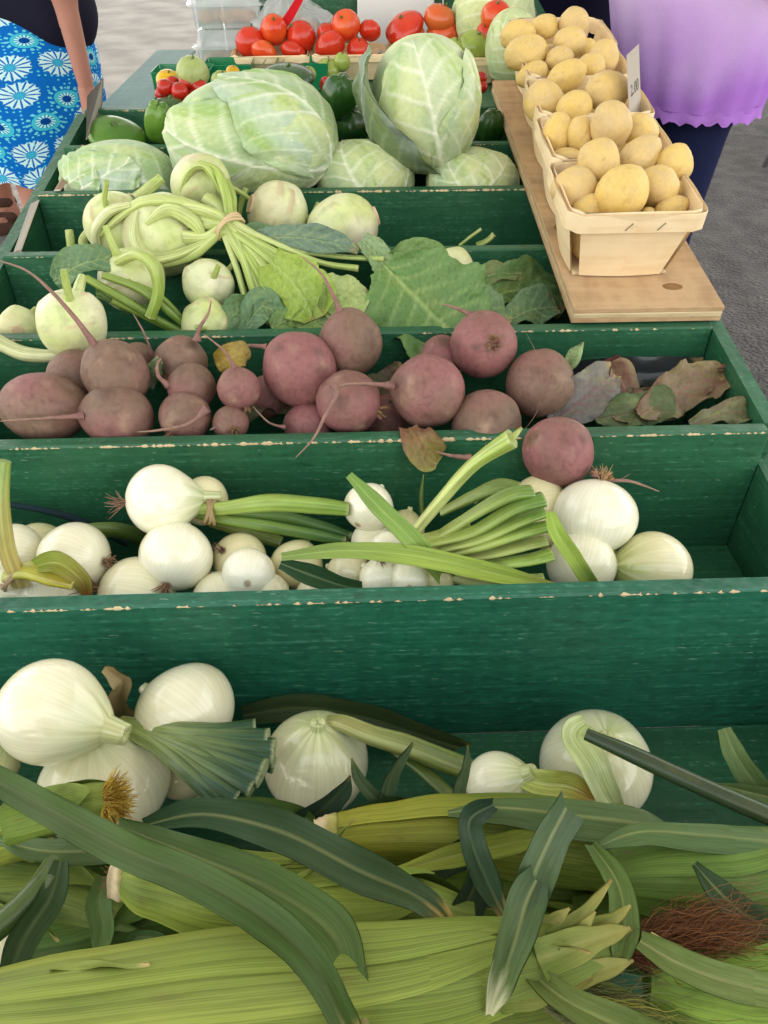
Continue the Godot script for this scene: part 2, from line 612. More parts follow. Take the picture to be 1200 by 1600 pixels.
# a board whose worn front edge shows bare wood in uneven slivers
func board(stand: Node3D, x0: float, x1: float, d: float, y0: float, y1: float, m: Material, sd: int, wear: float) -> void:
	var th := 0.019
	var mb := MB.new()
	add_box(mb, Vector3((x0 + x1) * 0.5, (y0 + y1) * 0.5, -d - th * 0.5), Vector3(x1 - x0, y1 - y0, th), 0.0022)
	var b := part("trough_board", mb.mesh(m), stand)
	var wb := MB.new()
	var n := int((x1 - x0) / 0.0022)
	for k in n:
		var x := x0 + 0.003 + (x1 - x0 - 0.006) * k / n
		var xn := x0 + 0.003 + (x1 - x0 - 0.006) * (k + 1) / n
		var a := nz.get_noise_2d(x * 2600.0, sd * 97.0) * 0.7 + nz.get_noise_2d(x * 14000.0, sd * 53.0) * 0.7
		var a2 := nz.get_noise_2d(xn * 2600.0, sd * 97.0) * 0.7 + nz.get_noise_2d(xn * 14000.0, sd * 53.0) * 0.7
		var h := clampf((a * 1.2 + wear + 0.06) * 0.0028, 0.0, 0.0019)
		var h2 := clampf((a2 * 1.2 + wear + 0.06) * 0.0028, 0.0, 0.0019)
		if h + h2 < 0.00012: continue
		var e := 0.0004
		var zf := -d + e
		wb.quad(Vector3(x, y1 - 0.0022 - h, zf), Vector3(xn, y1 - 0.0022 - h2, zf), Vector3(xn, y1 - 0.0022 + e, zf), Vector3(x, y1 - 0.0022 + e, zf), Color.WHITE)
		wb.quad(Vector3(x, y1 - 0.0022 + e, zf), Vector3(xn, y1 - 0.0022 + e, zf), Vector3(xn, y1 - 0.0022 + e + 0.0022 * h2 / 0.0019, -d + e - 0.0022 * h2 / 0.0019), Vector3(x, y1 - 0.0022 + e + 0.0022 * h / 0.0019, -d + e - 0.0022 * h / 0.0019), Color.WHITE)
	if wb.v.size() > 0: part("worn_edge", wb.mesh(M.bare), b).set_meta("kind", "stuff")

func sloped_panel(stand: Node3D, called: String, x: float, d0: float, d1: float, bottom: float, drop: float, m: Material) -> void:
	var mb := MB.new()
	var th := 0.018
	var a := [Vector2(d0, bottom), Vector2(d1, bottom), Vector2(d1, top_at(d1) - drop), Vector2(d0, top_at(d0) - drop)]
	var q := func(s: float, k: int) -> Vector3: return Vector3(x + s * th * 0.5, a[k].y, -a[k].x)
	mb.quad(q.call(-1.0, 1), q.call(-1.0, 0), q.call(-1.0, 3), q.call(-1.0, 2), Color.WHITE)
	mb.quad(q.call(1.0, 0), q.call(1.0, 1), q.call(1.0, 2), q.call(1.0, 3), Color.WHITE)
	for k in 4:
		var j := (k + 1) % 4
		mb.quad(q.call(1.0, k), q.call(-1.0, k), q.call(-1.0, j), q.call(1.0, j), Color.WHITE)
	part(called, mb.mesh(m), stand)

func build_stand() -> void:
	var st := thing("produce_stand", "green painted wooden stand with stepped troughs holding all the vegetables", "market stand", Vector3.ZERO)
	for k in TOPS.size():
		var d: float = TOPS[k]
		var y1 := top_at(d)
		var y0 := y1 - (0.225 if k == 0 else 0.185)
		board(st, XL, XR, d, y0, y1, M.paint_front if k == 0 else M.paint, k, [-0.12, 0.04, -0.14, -0.45, 0.08, -0.2, -0.1][k])
		if k > 0:
			var p: float = TOPS[k - 1]
			part("trough_floor", box_mesh(Vector3((XL + XR) * 0.5, top_at(p) - 0.152, -(p + 0.019 + d) * 0.5), Vector3(XR - XL - 0.002, 0.012, d - p - 0.02), M.paint, 0.001), st)
	part("bin_floor", box_mesh(Vector3(-0.015, 0.588, -0.253), Vector3(1.0, 0.014, 0.504), M.paint, 0.001), st)
	board(st, XL, XR, 0.0, 0.6, 0.77, M.paint_front, 9, 0.1)
	sloped_panel(st, "end_panel", XR + 0.0095, 0.746, 2.45, 0.56, 0.004, M.paint_side)
	sloped_panel(st, "end_panel", XR + 0.0095, 0.0, 0.745, 0.56, 0.048, M.paint_side)
	sloped_panel(st, "end_panel", XL - 0.0095, -0.0, 1.70, 0.56, 0.012, M.paint_side)
	# flat table behind the last trough, with a faded plank along its outer edge
	part("table_top", box_mesh(Vector3(0.03, 0.945, -2.10), Vector3(0.9, 0.02, 0.78), M.paint, 0.002), st)
	part("edge_plank", box_mesh(Vector3(-0.475, 0.9475, -2.10), Vector3(0.108, 0.02, 0.78), M.paint_faded, 0.003), st)
	for q in [[-0.36, 0.065, 0.004], [-0.238, 0.17, 0.0], [-0.05, 0.2, 0.003], [0.155, 0.2, 0.0], [0.35, 0.18, 0.002]]:
		part("back_board", box_mesh(Vector3(q[0], 1.09, -2.42 - q[2]), Vector3(q[1], 0.27, 0.02), M.paint, 0.003), st)
	for x in [-0.5, 0.48]:
		for z in [-0.06, -1.6, -2.4]:
			part("leg", box_mesh(Vector3(x, 0.28, z), Vector3(0.06, 0.56, 0.06), M.paint, 0.004), st)
		part("rail", box_mesh(Vector3(x, 0.51, -1.2), Vector3(0.05, 0.09, 2.3), M.paint_side, 0.004), st)

# ---------- builders of the produce: each returns the thing ----------
func n3(p: Vector3, f: float, o := 0.0) -> float:
	return nz.get_noise_3d(p.x * f + o, p.y * f + o * 0.7, p.z * f - o)

func root_tuft(parent: Node3D, at: Vector3, dir: Vector3, r: float, count: int, col: Color, spread := 0.8) -> void:
	var mb := MB.new()
	var b := along(dir)
	for k in count:
		var a := rng.randf() * TAU
		var s := rng.randf() * spread
		var d := b * Vector3(cos(a) * s, 1.0, sin(a) * s).normalized()
		var l := r * rng.randf_range(0.8, 1.7)
		var p0 := at + b * Vector3(cos(a), 0, sin(a)) * r * 0.22 * rng.randf()
		var p1 := p0 + d * l * 0.5
		var p2 := p1 + (d + Vector3(rng.randf_range(-0.8, 0.8), rng.randf_range(-0.9, 0.5), rng.randf_range(-0.8, 0.8))) * l * 0.5
		var cc := col.lerp(Color(0.5, 0.4, 0.28), rng.randf() * 0.5)
		tube(mb, [p0, p1, p2], [r * 0.07, r * 0.045, r * 0.02], 4, 4, func(_u, _a): return cc, 1.0, 0.0, false)
	var o := part("roots", mb.mesh(M.root), parent)
	o.set_meta("kind", "stuff")

# o: flat, green (tint toward the neck), neck (length in radii), neck_r, roots, rootcol, husk
func onion(label: String, at: Vector3, r: float, axis: Vector3, o := {}) -> Node3D:
	var t := thing("onion", label, "onion", at, o.get("group", "white onions on the stand"), along(axis, rng.randf() * 6.0))
	var flat: float = o.get("flat", 0.92)
	var green: float = o.get("green", 0.35)
	var nl: float = o.get("neck", 0.25)
	var nr: float = o.get("neck_r", 0.15)
	var warm: float = o.get("warm", 0.25)
	var prof := PackedVector2Array()
	var N := 34
	for k in N + 1:
		var th := PI * k / N
		var rr := sin(th)
		var y := -cos(th) * flat
		var s := smoothstep(0.55, 1.0, float(k) / N)
		rr = sqrt(rr * rr + nr * nr * s * s)
		if k < N: prof.append(Vector2(maxf(rr, 0.0), y + s * s * nl * 0.35))
	for k in 6:
		prof.append(Vector2(nr * (0.98 - 0.05 * k), flat + nl * 0.35 + nl * 0.65 * k / 5.0))
	prof.append(Vector2(nr * 0.4, flat + nl * 0.95))
	prof.append(Vector2(0, flat + nl * 0.9))
	for k in prof.size(): prof[k] *= r
	var so := rng.randf() * 300.0
	var mb := MB.new()
	var white := S(245, 243, 228).lerp(S(232, 222, 172), warm)
	var gr: Color = o.get("greencol", S(178, 192, 112))
	lathe(mb, prof, 44, func(q: Vector3, u: float, a: float) -> float:
		return 1.0 + 0.03 * n3(q, 900.0, so) * (1.0 - u * 0.5) + 0.012 * cos(a * 3.0 + so) + 0.012 * sin(a * 19.0 + so) * smoothstep(0.6, 0.95, u),
		func(u: float, a: float, q: Vector3) -> Color:
			var g := smoothstep(0.38, 0.95, u) * green
			var streak := nz.get_noise_2d(a * 260.0 + so, u * 9.0)
			var line := smoothstep(0.12, 0.3, absf(nz.get_noise_2d(a * 420.0 + so, u * 14.0)))
			var c := white.lerp(gr, clampf(g * (1.0 + 0.6 * streak), 0, 1))
			c = c.lerp(S(140, 158, 80), (1.0 - line) * smoothstep(0.5, 0.85, u) * clampf(green * 0.9, 0, 0.6))
			c = c.lerp(S(220, 204, 150), clampf(n3(q, 1400.0, so) * 1.4 - 0.2, 0, 0.2))
			if u < 0.035: c = c.lerp(S(150, 120, 85), 0.7)
			return c)
	part("bulb", mb.mesh(M.onion), t)
	if o.get("roots", true):
		root_tuft(t, Vector3(0, -flat * r * 0.97, 0), Vector3.DOWN, r * o.get("root_size", 0.34), 30, o.get("rootcol", S(120, 84, 62)))
	return t

# cut hollow leaves of an onion, a leek or a scallion: each a tube of its own under its thing
func stalk(parent: Node3D, called: String, pts: Array, rad: Array, c0: Color, c1: Color, flat := 0.6, blotch := 0.0) -> void:
	var q := []
	var inv := parent.global_transform.affine_inverse() if parent.is_inside_tree() else parent.transform.affine_inverse()
	for p in pts: q.append(inv * p)
	var so := rng.randf() * 200.0
	var mb := MB.new()
	tube(mb, q, rad, 22, 14, func(u: float, a: float) -> Color:
		var c := c0.lerp(c1, clampf(u * 1.15 + 0.12 * sin(a * 4.0 + so), 0, 1))
		c = c * (1.0 + 0.22 * nz.get_noise_2d(a * 160.0 + so, u * 40.0))
		if u > 0.96: c = c.lerp(S(206, 212, 158), 0.45)
		if blotch > 0.0: c = c.lerp(S(176, 150, 90), clampf(nz.get_noise_2d(a * 60.0 + so, u * 300.0) * 2.0 - 0.35, 0, 1) * blotch)
		return c, flat, 0.05, true, 0.12)
	part(called, mb.mesh(M.stalk), parent)

func leaf(parent: Node3D, called: String, pts: Array, wid: Array, nrm: Vector3, fold: float, wave: float, freq: float, c0: Color, c1: Color, rib: Color, o := {}) -> MeshInstance3D:
	var q := []
	var inv := parent.transform.affine_inverse()
	for p in pts: q.append(inv * p)
	var so := rng.randf() * 200.0
	var mb := MB.new()
	var ribw: float = o.get("ribw", 0.12)
	var tip: Color = o.get("tip", c1.lerp(S(170, 150, 96), 0.6))
	var tipa: float = o.get("tipa", 0.1)
	var vein: float = o.get("vein", 0.0)
	var hol: float = o.get("red", 0.0)
	blade(mb, q, wid, o.get("steps", 36), o.get("across", 12), inv.basis * nrm, fold, wave, freq, func(u: float, x: float, s: float) -> Color:
		var c := c0.lerp(c1, clampf(u + 0.25 * nz.get_noise_2d(u * 260.0 + so, x * 60.0), 0, 1))
		c *= 1.0 + 0.18 * nz.get_noise_2d(x * 130.0 + so, u * 25.0)
		if vein > 0.0:
			var ed := absf(x)
			var ph := fposmod(s * 7.0 - ed * 1.6 + (0.5 if x > 0 else 0.0), 1.0)
			c = c.lerp(rib, maxf(0.0, 1.0 - absf(ph - 0.5) * 7.0) * (1.0 - ed * 0.8) * vein)
			c = c.lerp(S(150, 160, 80), clampf(nz.get_noise_2d(u * 200.0 + so, x * 130.0 + so) * 1.6 - 0.25, 0, 1) * 0.35)
		if hol > 0.0: c = c.lerp(S(104, 48, 56), clampf(nz.get_noise_2d(u * 150.0 + so, x * 90.0) * 1.8 + 0.1, 0, 1) * hol)
		c = c.lerp(rib, clampf(1.0 - absf(x) / maxf(ribw, 0.01), 0, 1) * (1.0 - u * 0.5) * o.get("riba", 0.55))
		if tipa > 0.0: c = c.lerp(tip, smoothstep(1.0 - tipa, 1.0, u + 0.15 * nz.get_noise_2d(u * 300.0, x * 200.0)))
		return c, o.get("twist", 0.0), o.get("relief", 0.0), o.get("lobes", 0.13), o.get("thick", 0.0007))
	return part(called, mb.mesh(o.get("mat", M.blade)), parent)

# o: len (height over width), crown (stub), tone
func beet(label: String, at: Vector3, r: float, axis: Vector3, o := {}) -> Node3D:
	var t := thing("beet", label, "beet", at, "beets heaped in the third trough", along(axis, rng.randf() * 6.0))
	var ln: float = o.get("len", 1.0)
	var tone: float = o.get("tone", 0.5)
	var N := 32
	var prof := PackedVector2Array()
	for k in N + 1:
		var th := PI * k / N
		var y := -cos(th)
		var rr := pow(maxf(sin(th), 0.0), 0.92)
		if y < 0: rr *= 1.0 - 0.14 * smoothstep(-0.2, -1.0, y)
		prof.append(Vector2(rr * r if k > 0 and k < N else 0.0, y * r * ln))
	var so := rng.randf() * 400.0
	var mb := MB.new()
	var pink := S(146, 97, 96)
	var dusty := S(126, 102, 86)
	var dark := S(88, 66, 58)
	lathe(mb, prof, 44, func(q: Vector3, u: float, a: float) -> float:
		return 1.0 + 0.12 * n3(q, 520.0, so) + 0.03 * n3(q, 1900.0, so) - 0.018 * smoothstep(0.3, 0.5, n3(q, 1500.0, so + 9.0)),
		func(u: float, a: float, q: Vector3) -> Color:
			var k := clampf(0.5 + 1.4 * n3(q, 700.0, so + 40.0) + (tone - 0.5) * 1.5, 0, 1)
			var c := pink.lerp(dusty, k)
			c = c.lerp(dark, clampf(n3(q, 2400.0, so + 80.0) * 2.2 - 0.35, 0, 1) * 0.75)
			c = c.lerp(S(176, 146, 122), clampf(n3(q, 2600.0, so + 130.0) * 2.6 - 0.6, 0, 1) * 0.6)
			c = c.lerp(S(110, 86, 66), clampf(n3(q, 1000.0, so + 210.0) * 2.2 - 0.35, 0, 1) * (0.3 + 0.5 * tone))
			if u > 0.9: c = c.lerp(S(112, 84, 66), smoothstep(0.9, 0.98, u + 0.05 * n3(q, 3000.0, so)))
			return c)
	part("bulb", mb.mesh(M.beet), t)
	if o.get("crown", true):
		var cb := MB.new()
		for k in 7:
			var a := TAU * k / 7.0 + rng.randf()
			var p := Vector3(cos(a), 0, sin(a)) * r * rng.randf_range(0.03, 0.16) + Vector3(0, r * ln * 0.95, 0)
			var cc := S(126, 82, 80).lerp(S(128, 112, 70), rng.randf())
			tube(cb, [p, p + Vector3(cos(a) * 0.3, 1, sin(a) * 0.3) * r * 0.1, p + Vector3(cos(a) * 0.6, 1.6, sin(a) * 0.6) * r * rng.randf_range(0.1, 0.2)], [r * 0.07, r * 0.06, r * 0.04], 4, 6, func(_u, _a): return cc)
		part("crown", cb.mesh(M.root), t).set_meta("kind", "stuff")
	return t

# a taproot (or a stray rootlet) of a beet along world points
func taproot(parent: Node3D, pts: Array, r0: float) -> void:
	var q := []
	for p in pts: q.append(parent.transform.affine_inverse() * p)
	var mb := MB.new()
	tube(mb, q, [r0, r0 * 0.5, r0 * 0.36, r0 * 0.25, r0 * 0.1], 26, 8, func(u: float, a: float) -> Color:
		return S(136, 98, 92).lerp(S(150, 122, 104), u) * (1.0 + 0.3 * nz.get_noise_2d(u * 500.0, a * 40.0)), 1.0, 0.0, false, 0.35)
	part("taproot", mb.mesh(M.beet), parent)

func potato(label: String, at: Vector3, rx: float, ry: float, group: String, tilt := 0.0) -> void:
	var b := Basis(Vector3(0, 0, 1), tilt) * Basis(Vector3.UP, rng.randf_range(-0.5, 0.5))
	var t := thing("potato", label, "potato", at, group, b)
	var so := rng.randf() * 500.0
	var big := maxf(rx, ry)
	var mb := MB.new()
	var eyes := []
	var tan: float = rng.randf()
	for k in 9: eyes.append(Vector3(rng.randfn(), rng.randfn(), rng.randfn()).normalized())
	var f := 1000.0 * 0.036 / big
	lathe(mb, sphere_prof(26, 1.0, 0.94), 36, func(q: Vector3, u: float, a: float) -> float:
		var d := 1.0 + 0.16 * n3(q, 55.0, so) + 0.02 * n3(q, 150.0, so)
		for e in eyes:
			var k: float = q.distance_to(e)
			if k < 0.2: d -= 0.06 * (1.0 - k / 0.2)
		return d,
		func(u: float, a: float, q: Vector3) -> Color:
			var c := S(222, 192, 116).lerp(S(206, 180, 130), clampf(tan * 0.9 + 0.7 * n3(q, 130.0, so), 0, 1))
			c = c.lerp(S(226, 190, 92), clampf(n3(q, 90.0, so + 60.0) * 1.5 - 0.1, 0, 0.5) * (1.0 - tan * 0.7))
			c = c.lerp(S(196, 160, 104), clampf(n3(q, 170.0, so + 30.0) * 2.0 - 0.6, 0, 0.4))
			for e in eyes:
				var k: float = q.distance_to(e)
				if k < 0.09: c = c.lerp(S(168, 132, 86), (1.0 - k / 0.09) * 0.7)
			return c, Vector3(rx, ry, minf(rx, ry) * 1.02))
	part("skin", mb.mesh(M.potato), t)

func fruit(called: String, label: String, category: String, at: Vector3, rx: float, ry: float, c0: Color, c1: Color, group: String, o := {}) -> Node3D:
	var t := thing(called, label, category, at, group, along(o.get("axis", Vector3(0.2, 1, 0.4)), rng.randf() * 6.0))
	var so := rng.randf() * 500.0
	var lob: float = o.get("lobes", 0.0)
	var nl: float = o.get("lobe_n", 5.0)
	var mb := MB.new()
	lathe(mb, sphere_prof(o.get("n", 22), 1.0, o.get("pow", 0.9)), o.get("seg", 30), func(q: Vector3, u: float, a: float) -> float:
		return 1.0 + 0.05 * n3(q, 80.0, so) + lob * cos(a * nl + so) * (0.5 + 0.5 * u) - 0.25 * lob * 4.0 * smoothstep(0.88, 1.0, u),
		func(u: float, a: float, q: Vector3) -> Color:
			var c := c0.lerp(c1, clampf(0.5 + 1.3 * n3(q, 70.0, so) + (u - 0.5) * o.get("shoulder", 0.4), 0, 1))
			return c, Vector3(rx, ry, rx))
	part("flesh", mb.mesh(o.get("mat", M.tomato)), t)
	if o.get("stem", true):
		var sb := MB.new()
		var g := S(88, 112, 52)
		tube(sb, [Vector3(0, ry * 0.84, 0), Vector3(rx * 0.03, ry * 1.02, 0), Vector3(rx * 0.12, ry * (1.0 + o.get("stem_l", 0.14)), rx * 0.05)], [rx * 0.12, rx * 0.07, rx * 0.08], 5, 7, func(_u, _a): return g)
		part("stem", sb.mesh(M.stalk), t)
	return t

# kohlrabi bulb with leaf scars; stems are added with stalk()
func kohlrabi(label: String, at: Vector3, r: float, axis: Vector3, o := {}) -> Node3D:
	var t := thing("kohlrabi", label, "kohlrabi", at, "pale green kohlrabi in the fourth trough", along(axis, rng.randf() * 6.0))
	var ln: float = o.get("len", 0.95)
	var so := rng.randf() * 400.0
	var ridges := []
	for k in 7: ridges.append(Vector2(rng.randf_range(0.3, 0.95), TAU * k * 0.382 + rng.randf() * 0.4))
	var warm: float = o.get("warm", 0.2)
	var mb := MB.new()
	var prof := sphere_prof(30, r, 0.86)
	for k in prof.size(): prof[k].y *= ln
	lathe(mb, prof, 44, func(q: Vector3, u: float, a: float) -> float:
		var d := 1.0 + 0.05 * n3(q, 600.0, so)
		for g in ridges:
			var da := wrapf(a - g.y, -PI, PI)
			d += 0.1 * exp(-da * da * 9.0) * smoothstep(g.x - 0.25, g.x, u) * (1.0 - smoothstep(g.x, g.x + 0.05, u))
		return d,
		func(u: float, a: float, q: Vector3) -> Color:
			var c := S(216, 222, 172).lerp(S(198, 212, 134), clampf(0.5 + 1.2 * n3(q, 900.0, so), 0, 1))
			c = c.lerp(S(232, 228, 200), clampf(n3(q, 700.0, so + 50.0) * 1.6 + 0.15, 0, 0.8))
			c = c.lerp(S(206, 186, 156), clampf(warm * (1.0 - u * 1.4) + n3(q, 1500.0, so + 20.0) * 0.5, 0, 0.6))
			for g in ridges:
				var da := wrapf(a - g.y, -PI, PI)
				if absf(da) < 0.42 and absf(u - g.x) < 0.018: c = c.lerp(S(196, 176, 140), 0.75)
			return c)
	part("bulb", mb.mesh(M.kohl), t)
	if o.get("base", true):
		var sb := MB.new()
		tube(sb, [Vector3(0, -r * ln * 0.86, 0), Vector3(0, -r * ln * 1.04, 0)], [r * 0.34, r * 0.27], 3, 18, func(u: float, a: float): return S(216, 196, 164).lerp(S(190, 164, 128), clampf(0.5 + 2.0 * nz.get_noise_2d(a * 60.0, u * 50.0), 0, 1)), 1.0, 0.05)
		part("cut_base", sb.mesh(M.root), t)
	for k in o.get("stubs", 3):
		var a: float = TAU * k * 0.382 + so
		var d := Vector3(cos(a) * 0.75, 0.75, sin(a) * 0.75)
		var p := Vector3(cos(a) * r * 0.72, r * ln * 0.62, sin(a) * r * 0.72)
		var b := MB.new()
		tube(b, [p - d * r * 0.12, p + d * r * 0.25, p + (d + Vector3(0, 0.5, 0)) * r * rng.randf_range(0.35, 0.7)], [r * 0.2, r * 0.12, r * 0.1], 7, 10, func(u: float, _a): return S(198, 212, 138).lerp(S(172, 194, 104), u), 0.7)
		part("leaf_stem", b.mesh(M.stalk), t)
	return t

func bulge(q: Vector3) -> float:
	return 1.0 / pow(pow(absf(q.x), 2.25) + pow(absf(q.y), 2.25) + pow(absf(q.z), 2.25), 1.0 / 2.25)

func cabbage_colour(s: float, x: float, ribk: float, pale: float, so: float) -> Color:
	var c := S(158, 186, 134).lerp(S(202, 212, 152), clampf(pale + 1.1 * nz.get_noise_2d(s * 140.0 + so, x * 110.0), 0, 1))
	c = c.lerp(S(182, 202, 188), clampf(nz.get_noise_2d(s * 60.0 - so, x * 70.0) * 1.8 + 0.25, 0, 1) * (1.0 - pale) * 0.9)
	c = c.lerp(S(146, 178, 82), clampf(nz.get_noise_2d(s * 90.0 + so * 2.0, x * 260.0) * 2.4 - 0.4, 0, 1) * 0.75)
	if pale < -0.1: c = c * 0.5
	return c.lerp(S(234, 238, 214), ribk * (1.0 if pale > -0.1 else 0.4))

# one wrapper leaf on a ball: root at the pole dir0, spreading over it; lift raises it off the ball toward its rim
func wrap_leaf(mb: MB, r: Vector3, base: Vector3, mid: Vector3, span: float, half: float, lift: float, pale: float, ruffle: float) -> void:
	var so := rng.randf() * 300.0
	var y := base.normalized()
	var x := (mid - y * mid.dot(y)).normalized()
	var z := x.cross(y)
	var nu := 61
	var nv := 57
	var v := PackedVector3Array()
	var c := PackedColorArray()
	var t := PackedVector2Array()
	for j in nv:
		var s := float(j) / (nv - 1)
		var wid := half * pow(sin(clampf(0.1 + s * 0.94, 0, 1) * PI * 0.82 + 0.12), 0.7)
		for i in nu:
			var w := 2.0 * i / (nu - 1) - 1.0
			wid = wid
			var edge := pow(absf(w), 3.0)
			var a := w * wid * (1.0 + 0.05 * nz.get_noise_2d(s * 300.0 + so, signf(w) * 60.0))
			var th := (s - 0.06) * span * (1.0 - 0.16 * w * w)
			var q := Basis(y, 0.0) * (y * cos(th) + x * sin(th))
			q = q.rotated(x.cross(y).cross(q).normalized() if false else (y * cos(th + PI * 0.5) + x * sin(th + PI * 0.5)).normalized(), a)
			# branching veins
			var ph := fposmod(s * 6.0 - absf(w) * 2.1 + (0.5 if w > 0 else 0.0) + 0.3 * nz.get_noise_2d(w * 80.0 + so, s * 60.0), 1.0)
			var sv := maxf(0.0, 1.0 - absf(ph - 0.5) * 8.0) * (1.0 - absf(w) * 0.75)
			var ph2 := fposmod(s * 17.0 + absf(w) * 4.0 + 2.0 * nz.get_noise_2d(w * 140.0, s * 140.0 + so), 1.0)
			var fv := maxf(0.0, 1.0 - absf(ph2 - 0.5) * 6.0) * 0.35 * (1.0 - sv)
			var mr := maxf(0.0, 1.0 - absf(w) * (9.0 + 22.0 * s)) * (1.0 - s * 0.45)
			var hgt := 1.0 + 0.012 + 0.022 * mr + 0.014 * sv + 0.006 * fv
			hgt += lift * (s * s * 0.6 + edge * 0.5) + 0.02 * nz.get_noise_2d(s * 130.0 + so, w * 130.0)
			hgt += ruffle * maxf(edge, smoothstep(0.8, 1.0, s)) * (sin(s * 19.0 + w * 9.0 + so) + nz.get_noise_2d(s * 500.0 + so, w * 500.0))
			v.append(q * bulge(q) * r * hgt)
			c.append(cabbage_colour(s, w, clampf(mr * 1.0 + sv * 0.8 + fv * 0.5, 0, 0.95), pale, so))
			t.append(Vector2(w * 0.5 + 0.5, s))
	mb.grid(v, c, t, nu, nv)
	var o := mb.v.size() - v.size()
	var low := PackedVector3Array()
	for k in v.size(): low.append(v[k] - mb.n[o + k].normalized() * 0.0009 * (1.0 if mb.n[o + k].dot(v[k]) > 0 else -1.0))
	mb.grid(low, c, t, nu, nv)

func cabbage(label: String, at: Vector3, r: Vector3, leaves: Array, pale: float) -> Node3D:
	var t := thing("cabbage", label, "cabbage", at, "green cabbages at the back of the stand")
	var mb := MB.new()
	var so := rng.randf() * 300.0
	lathe(mb, sphere_prof(26), 34, func(q: Vector3, u: float, a: float) -> float: return 0.95 * bulge(q) + 0.03 * n3(q, 90.0, so),
		func(u: float, a: float, q: Vector3) -> Color: return cabbage_colour(u, a * 0.3, 0.1, pale, so), r)
	part("heart", mb.mesh(M.cabbage), t)
	for l in leaves:
		var lb := MB.new()
		wrap_leaf(lb, r, l[0], l[1], l[2], l[3], l[4], l[5] if l.size() > 5 else pale, l[6] if l.size() > 6 else 0.008)
		part("wrapper_leaf", lb.mesh(M.cabbage), t)
	return t

# ---------- corn ----------
# body along world points a -> b; rad: radii along it; c0, c1 the husk colours
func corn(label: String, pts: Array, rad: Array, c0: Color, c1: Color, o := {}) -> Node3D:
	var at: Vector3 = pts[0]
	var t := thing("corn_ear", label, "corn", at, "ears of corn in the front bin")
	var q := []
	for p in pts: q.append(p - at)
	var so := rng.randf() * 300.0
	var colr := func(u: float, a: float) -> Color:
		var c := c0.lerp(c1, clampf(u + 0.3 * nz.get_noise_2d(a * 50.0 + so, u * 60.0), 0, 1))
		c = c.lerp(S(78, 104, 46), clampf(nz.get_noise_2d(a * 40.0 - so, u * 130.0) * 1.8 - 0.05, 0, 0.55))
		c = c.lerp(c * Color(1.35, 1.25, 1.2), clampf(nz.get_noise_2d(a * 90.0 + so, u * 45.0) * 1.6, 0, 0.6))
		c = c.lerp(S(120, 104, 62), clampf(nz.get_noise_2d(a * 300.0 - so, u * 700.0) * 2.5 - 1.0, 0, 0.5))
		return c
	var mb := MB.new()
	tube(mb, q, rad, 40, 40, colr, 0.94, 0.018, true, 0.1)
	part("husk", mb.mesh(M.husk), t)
	# overlapping husk leaves: sectors just above the body with free edges
	var p := bez(q, 40)
	for h in o.get("layers", 4):
		var a0: float = TAU * h * o.get("turn", 0.31) + o.get("spin", 0.0)
		var half: float = rng.randf_range(0.75, 1.1) + o.get("wide", 0.0)
		var u0: float = 0.0
		var u1 := rng.randf_range(0.8, 1.02)
		var v := PackedVector3Array()
		var c := PackedColorArray()
		var tt := PackedVector2Array()
		var up := Vector3.UP
		for k in 33:
			var w := float(k) / 32.0
			var u := lerpf(u0, u1, w)
			var f := clampf(u, 0, 1) * 40.0
			var i := mini(int(f), 39)
			var pos := p[i].lerp(p[i + 1], f - i)
			var tan := (p[mini(i + 1, 40)] - p[maxi(i - 1, 0)]).normalized()
			pos += tan * maxf(0.0, u - 1.0) * 0.3
			up = (Vector3.UP - tan * tan.y).normalized()
			var side := tan.cross(up)
			var open := half * (1.0 - pow(maxf(0.0, (w - 0.45) / 0.55), 1.6) * 0.96)
			for s in 17:
				var x := s / 8.0 - 1.0
				var a := a0 + x * open
				var r: float = lerpa(rad, u) * (1.004 + (0.014 + 0.02 * h) * smoothstep(0.0, 0.3, w) + 0.028 * smoothstep(0.0, 0.3, w) * pow(absf(x), 4.0) + 0.03 * nz.get_noise_2d(w * 120.0 + so + h * 30.0, x * 60.0)) + 0.0012 + 0.004 * w * w * w
				v.append(pos + (side * cos(a) + up * sin(a) * 0.94) * r)
				var cc: Color = colr.call(u, a + h)
				c.append(cc * lerpf(1.0, 1.25, pow(absf(x), 9.0)))
				tt.append(Vector2(x * 0.33 + 0.5 + h * 0.2, w))
		var lb := MB.new()
		lb.grid(v, c, tt, 17, 33)
		part("husk_leaf", lb.mesh(M.husk), t)
	torn_strips(t, pts, rad, o.get("strips", 3), c0 * 1.05, c1.lerp(S(176, 180, 104), 0.3))
	return t

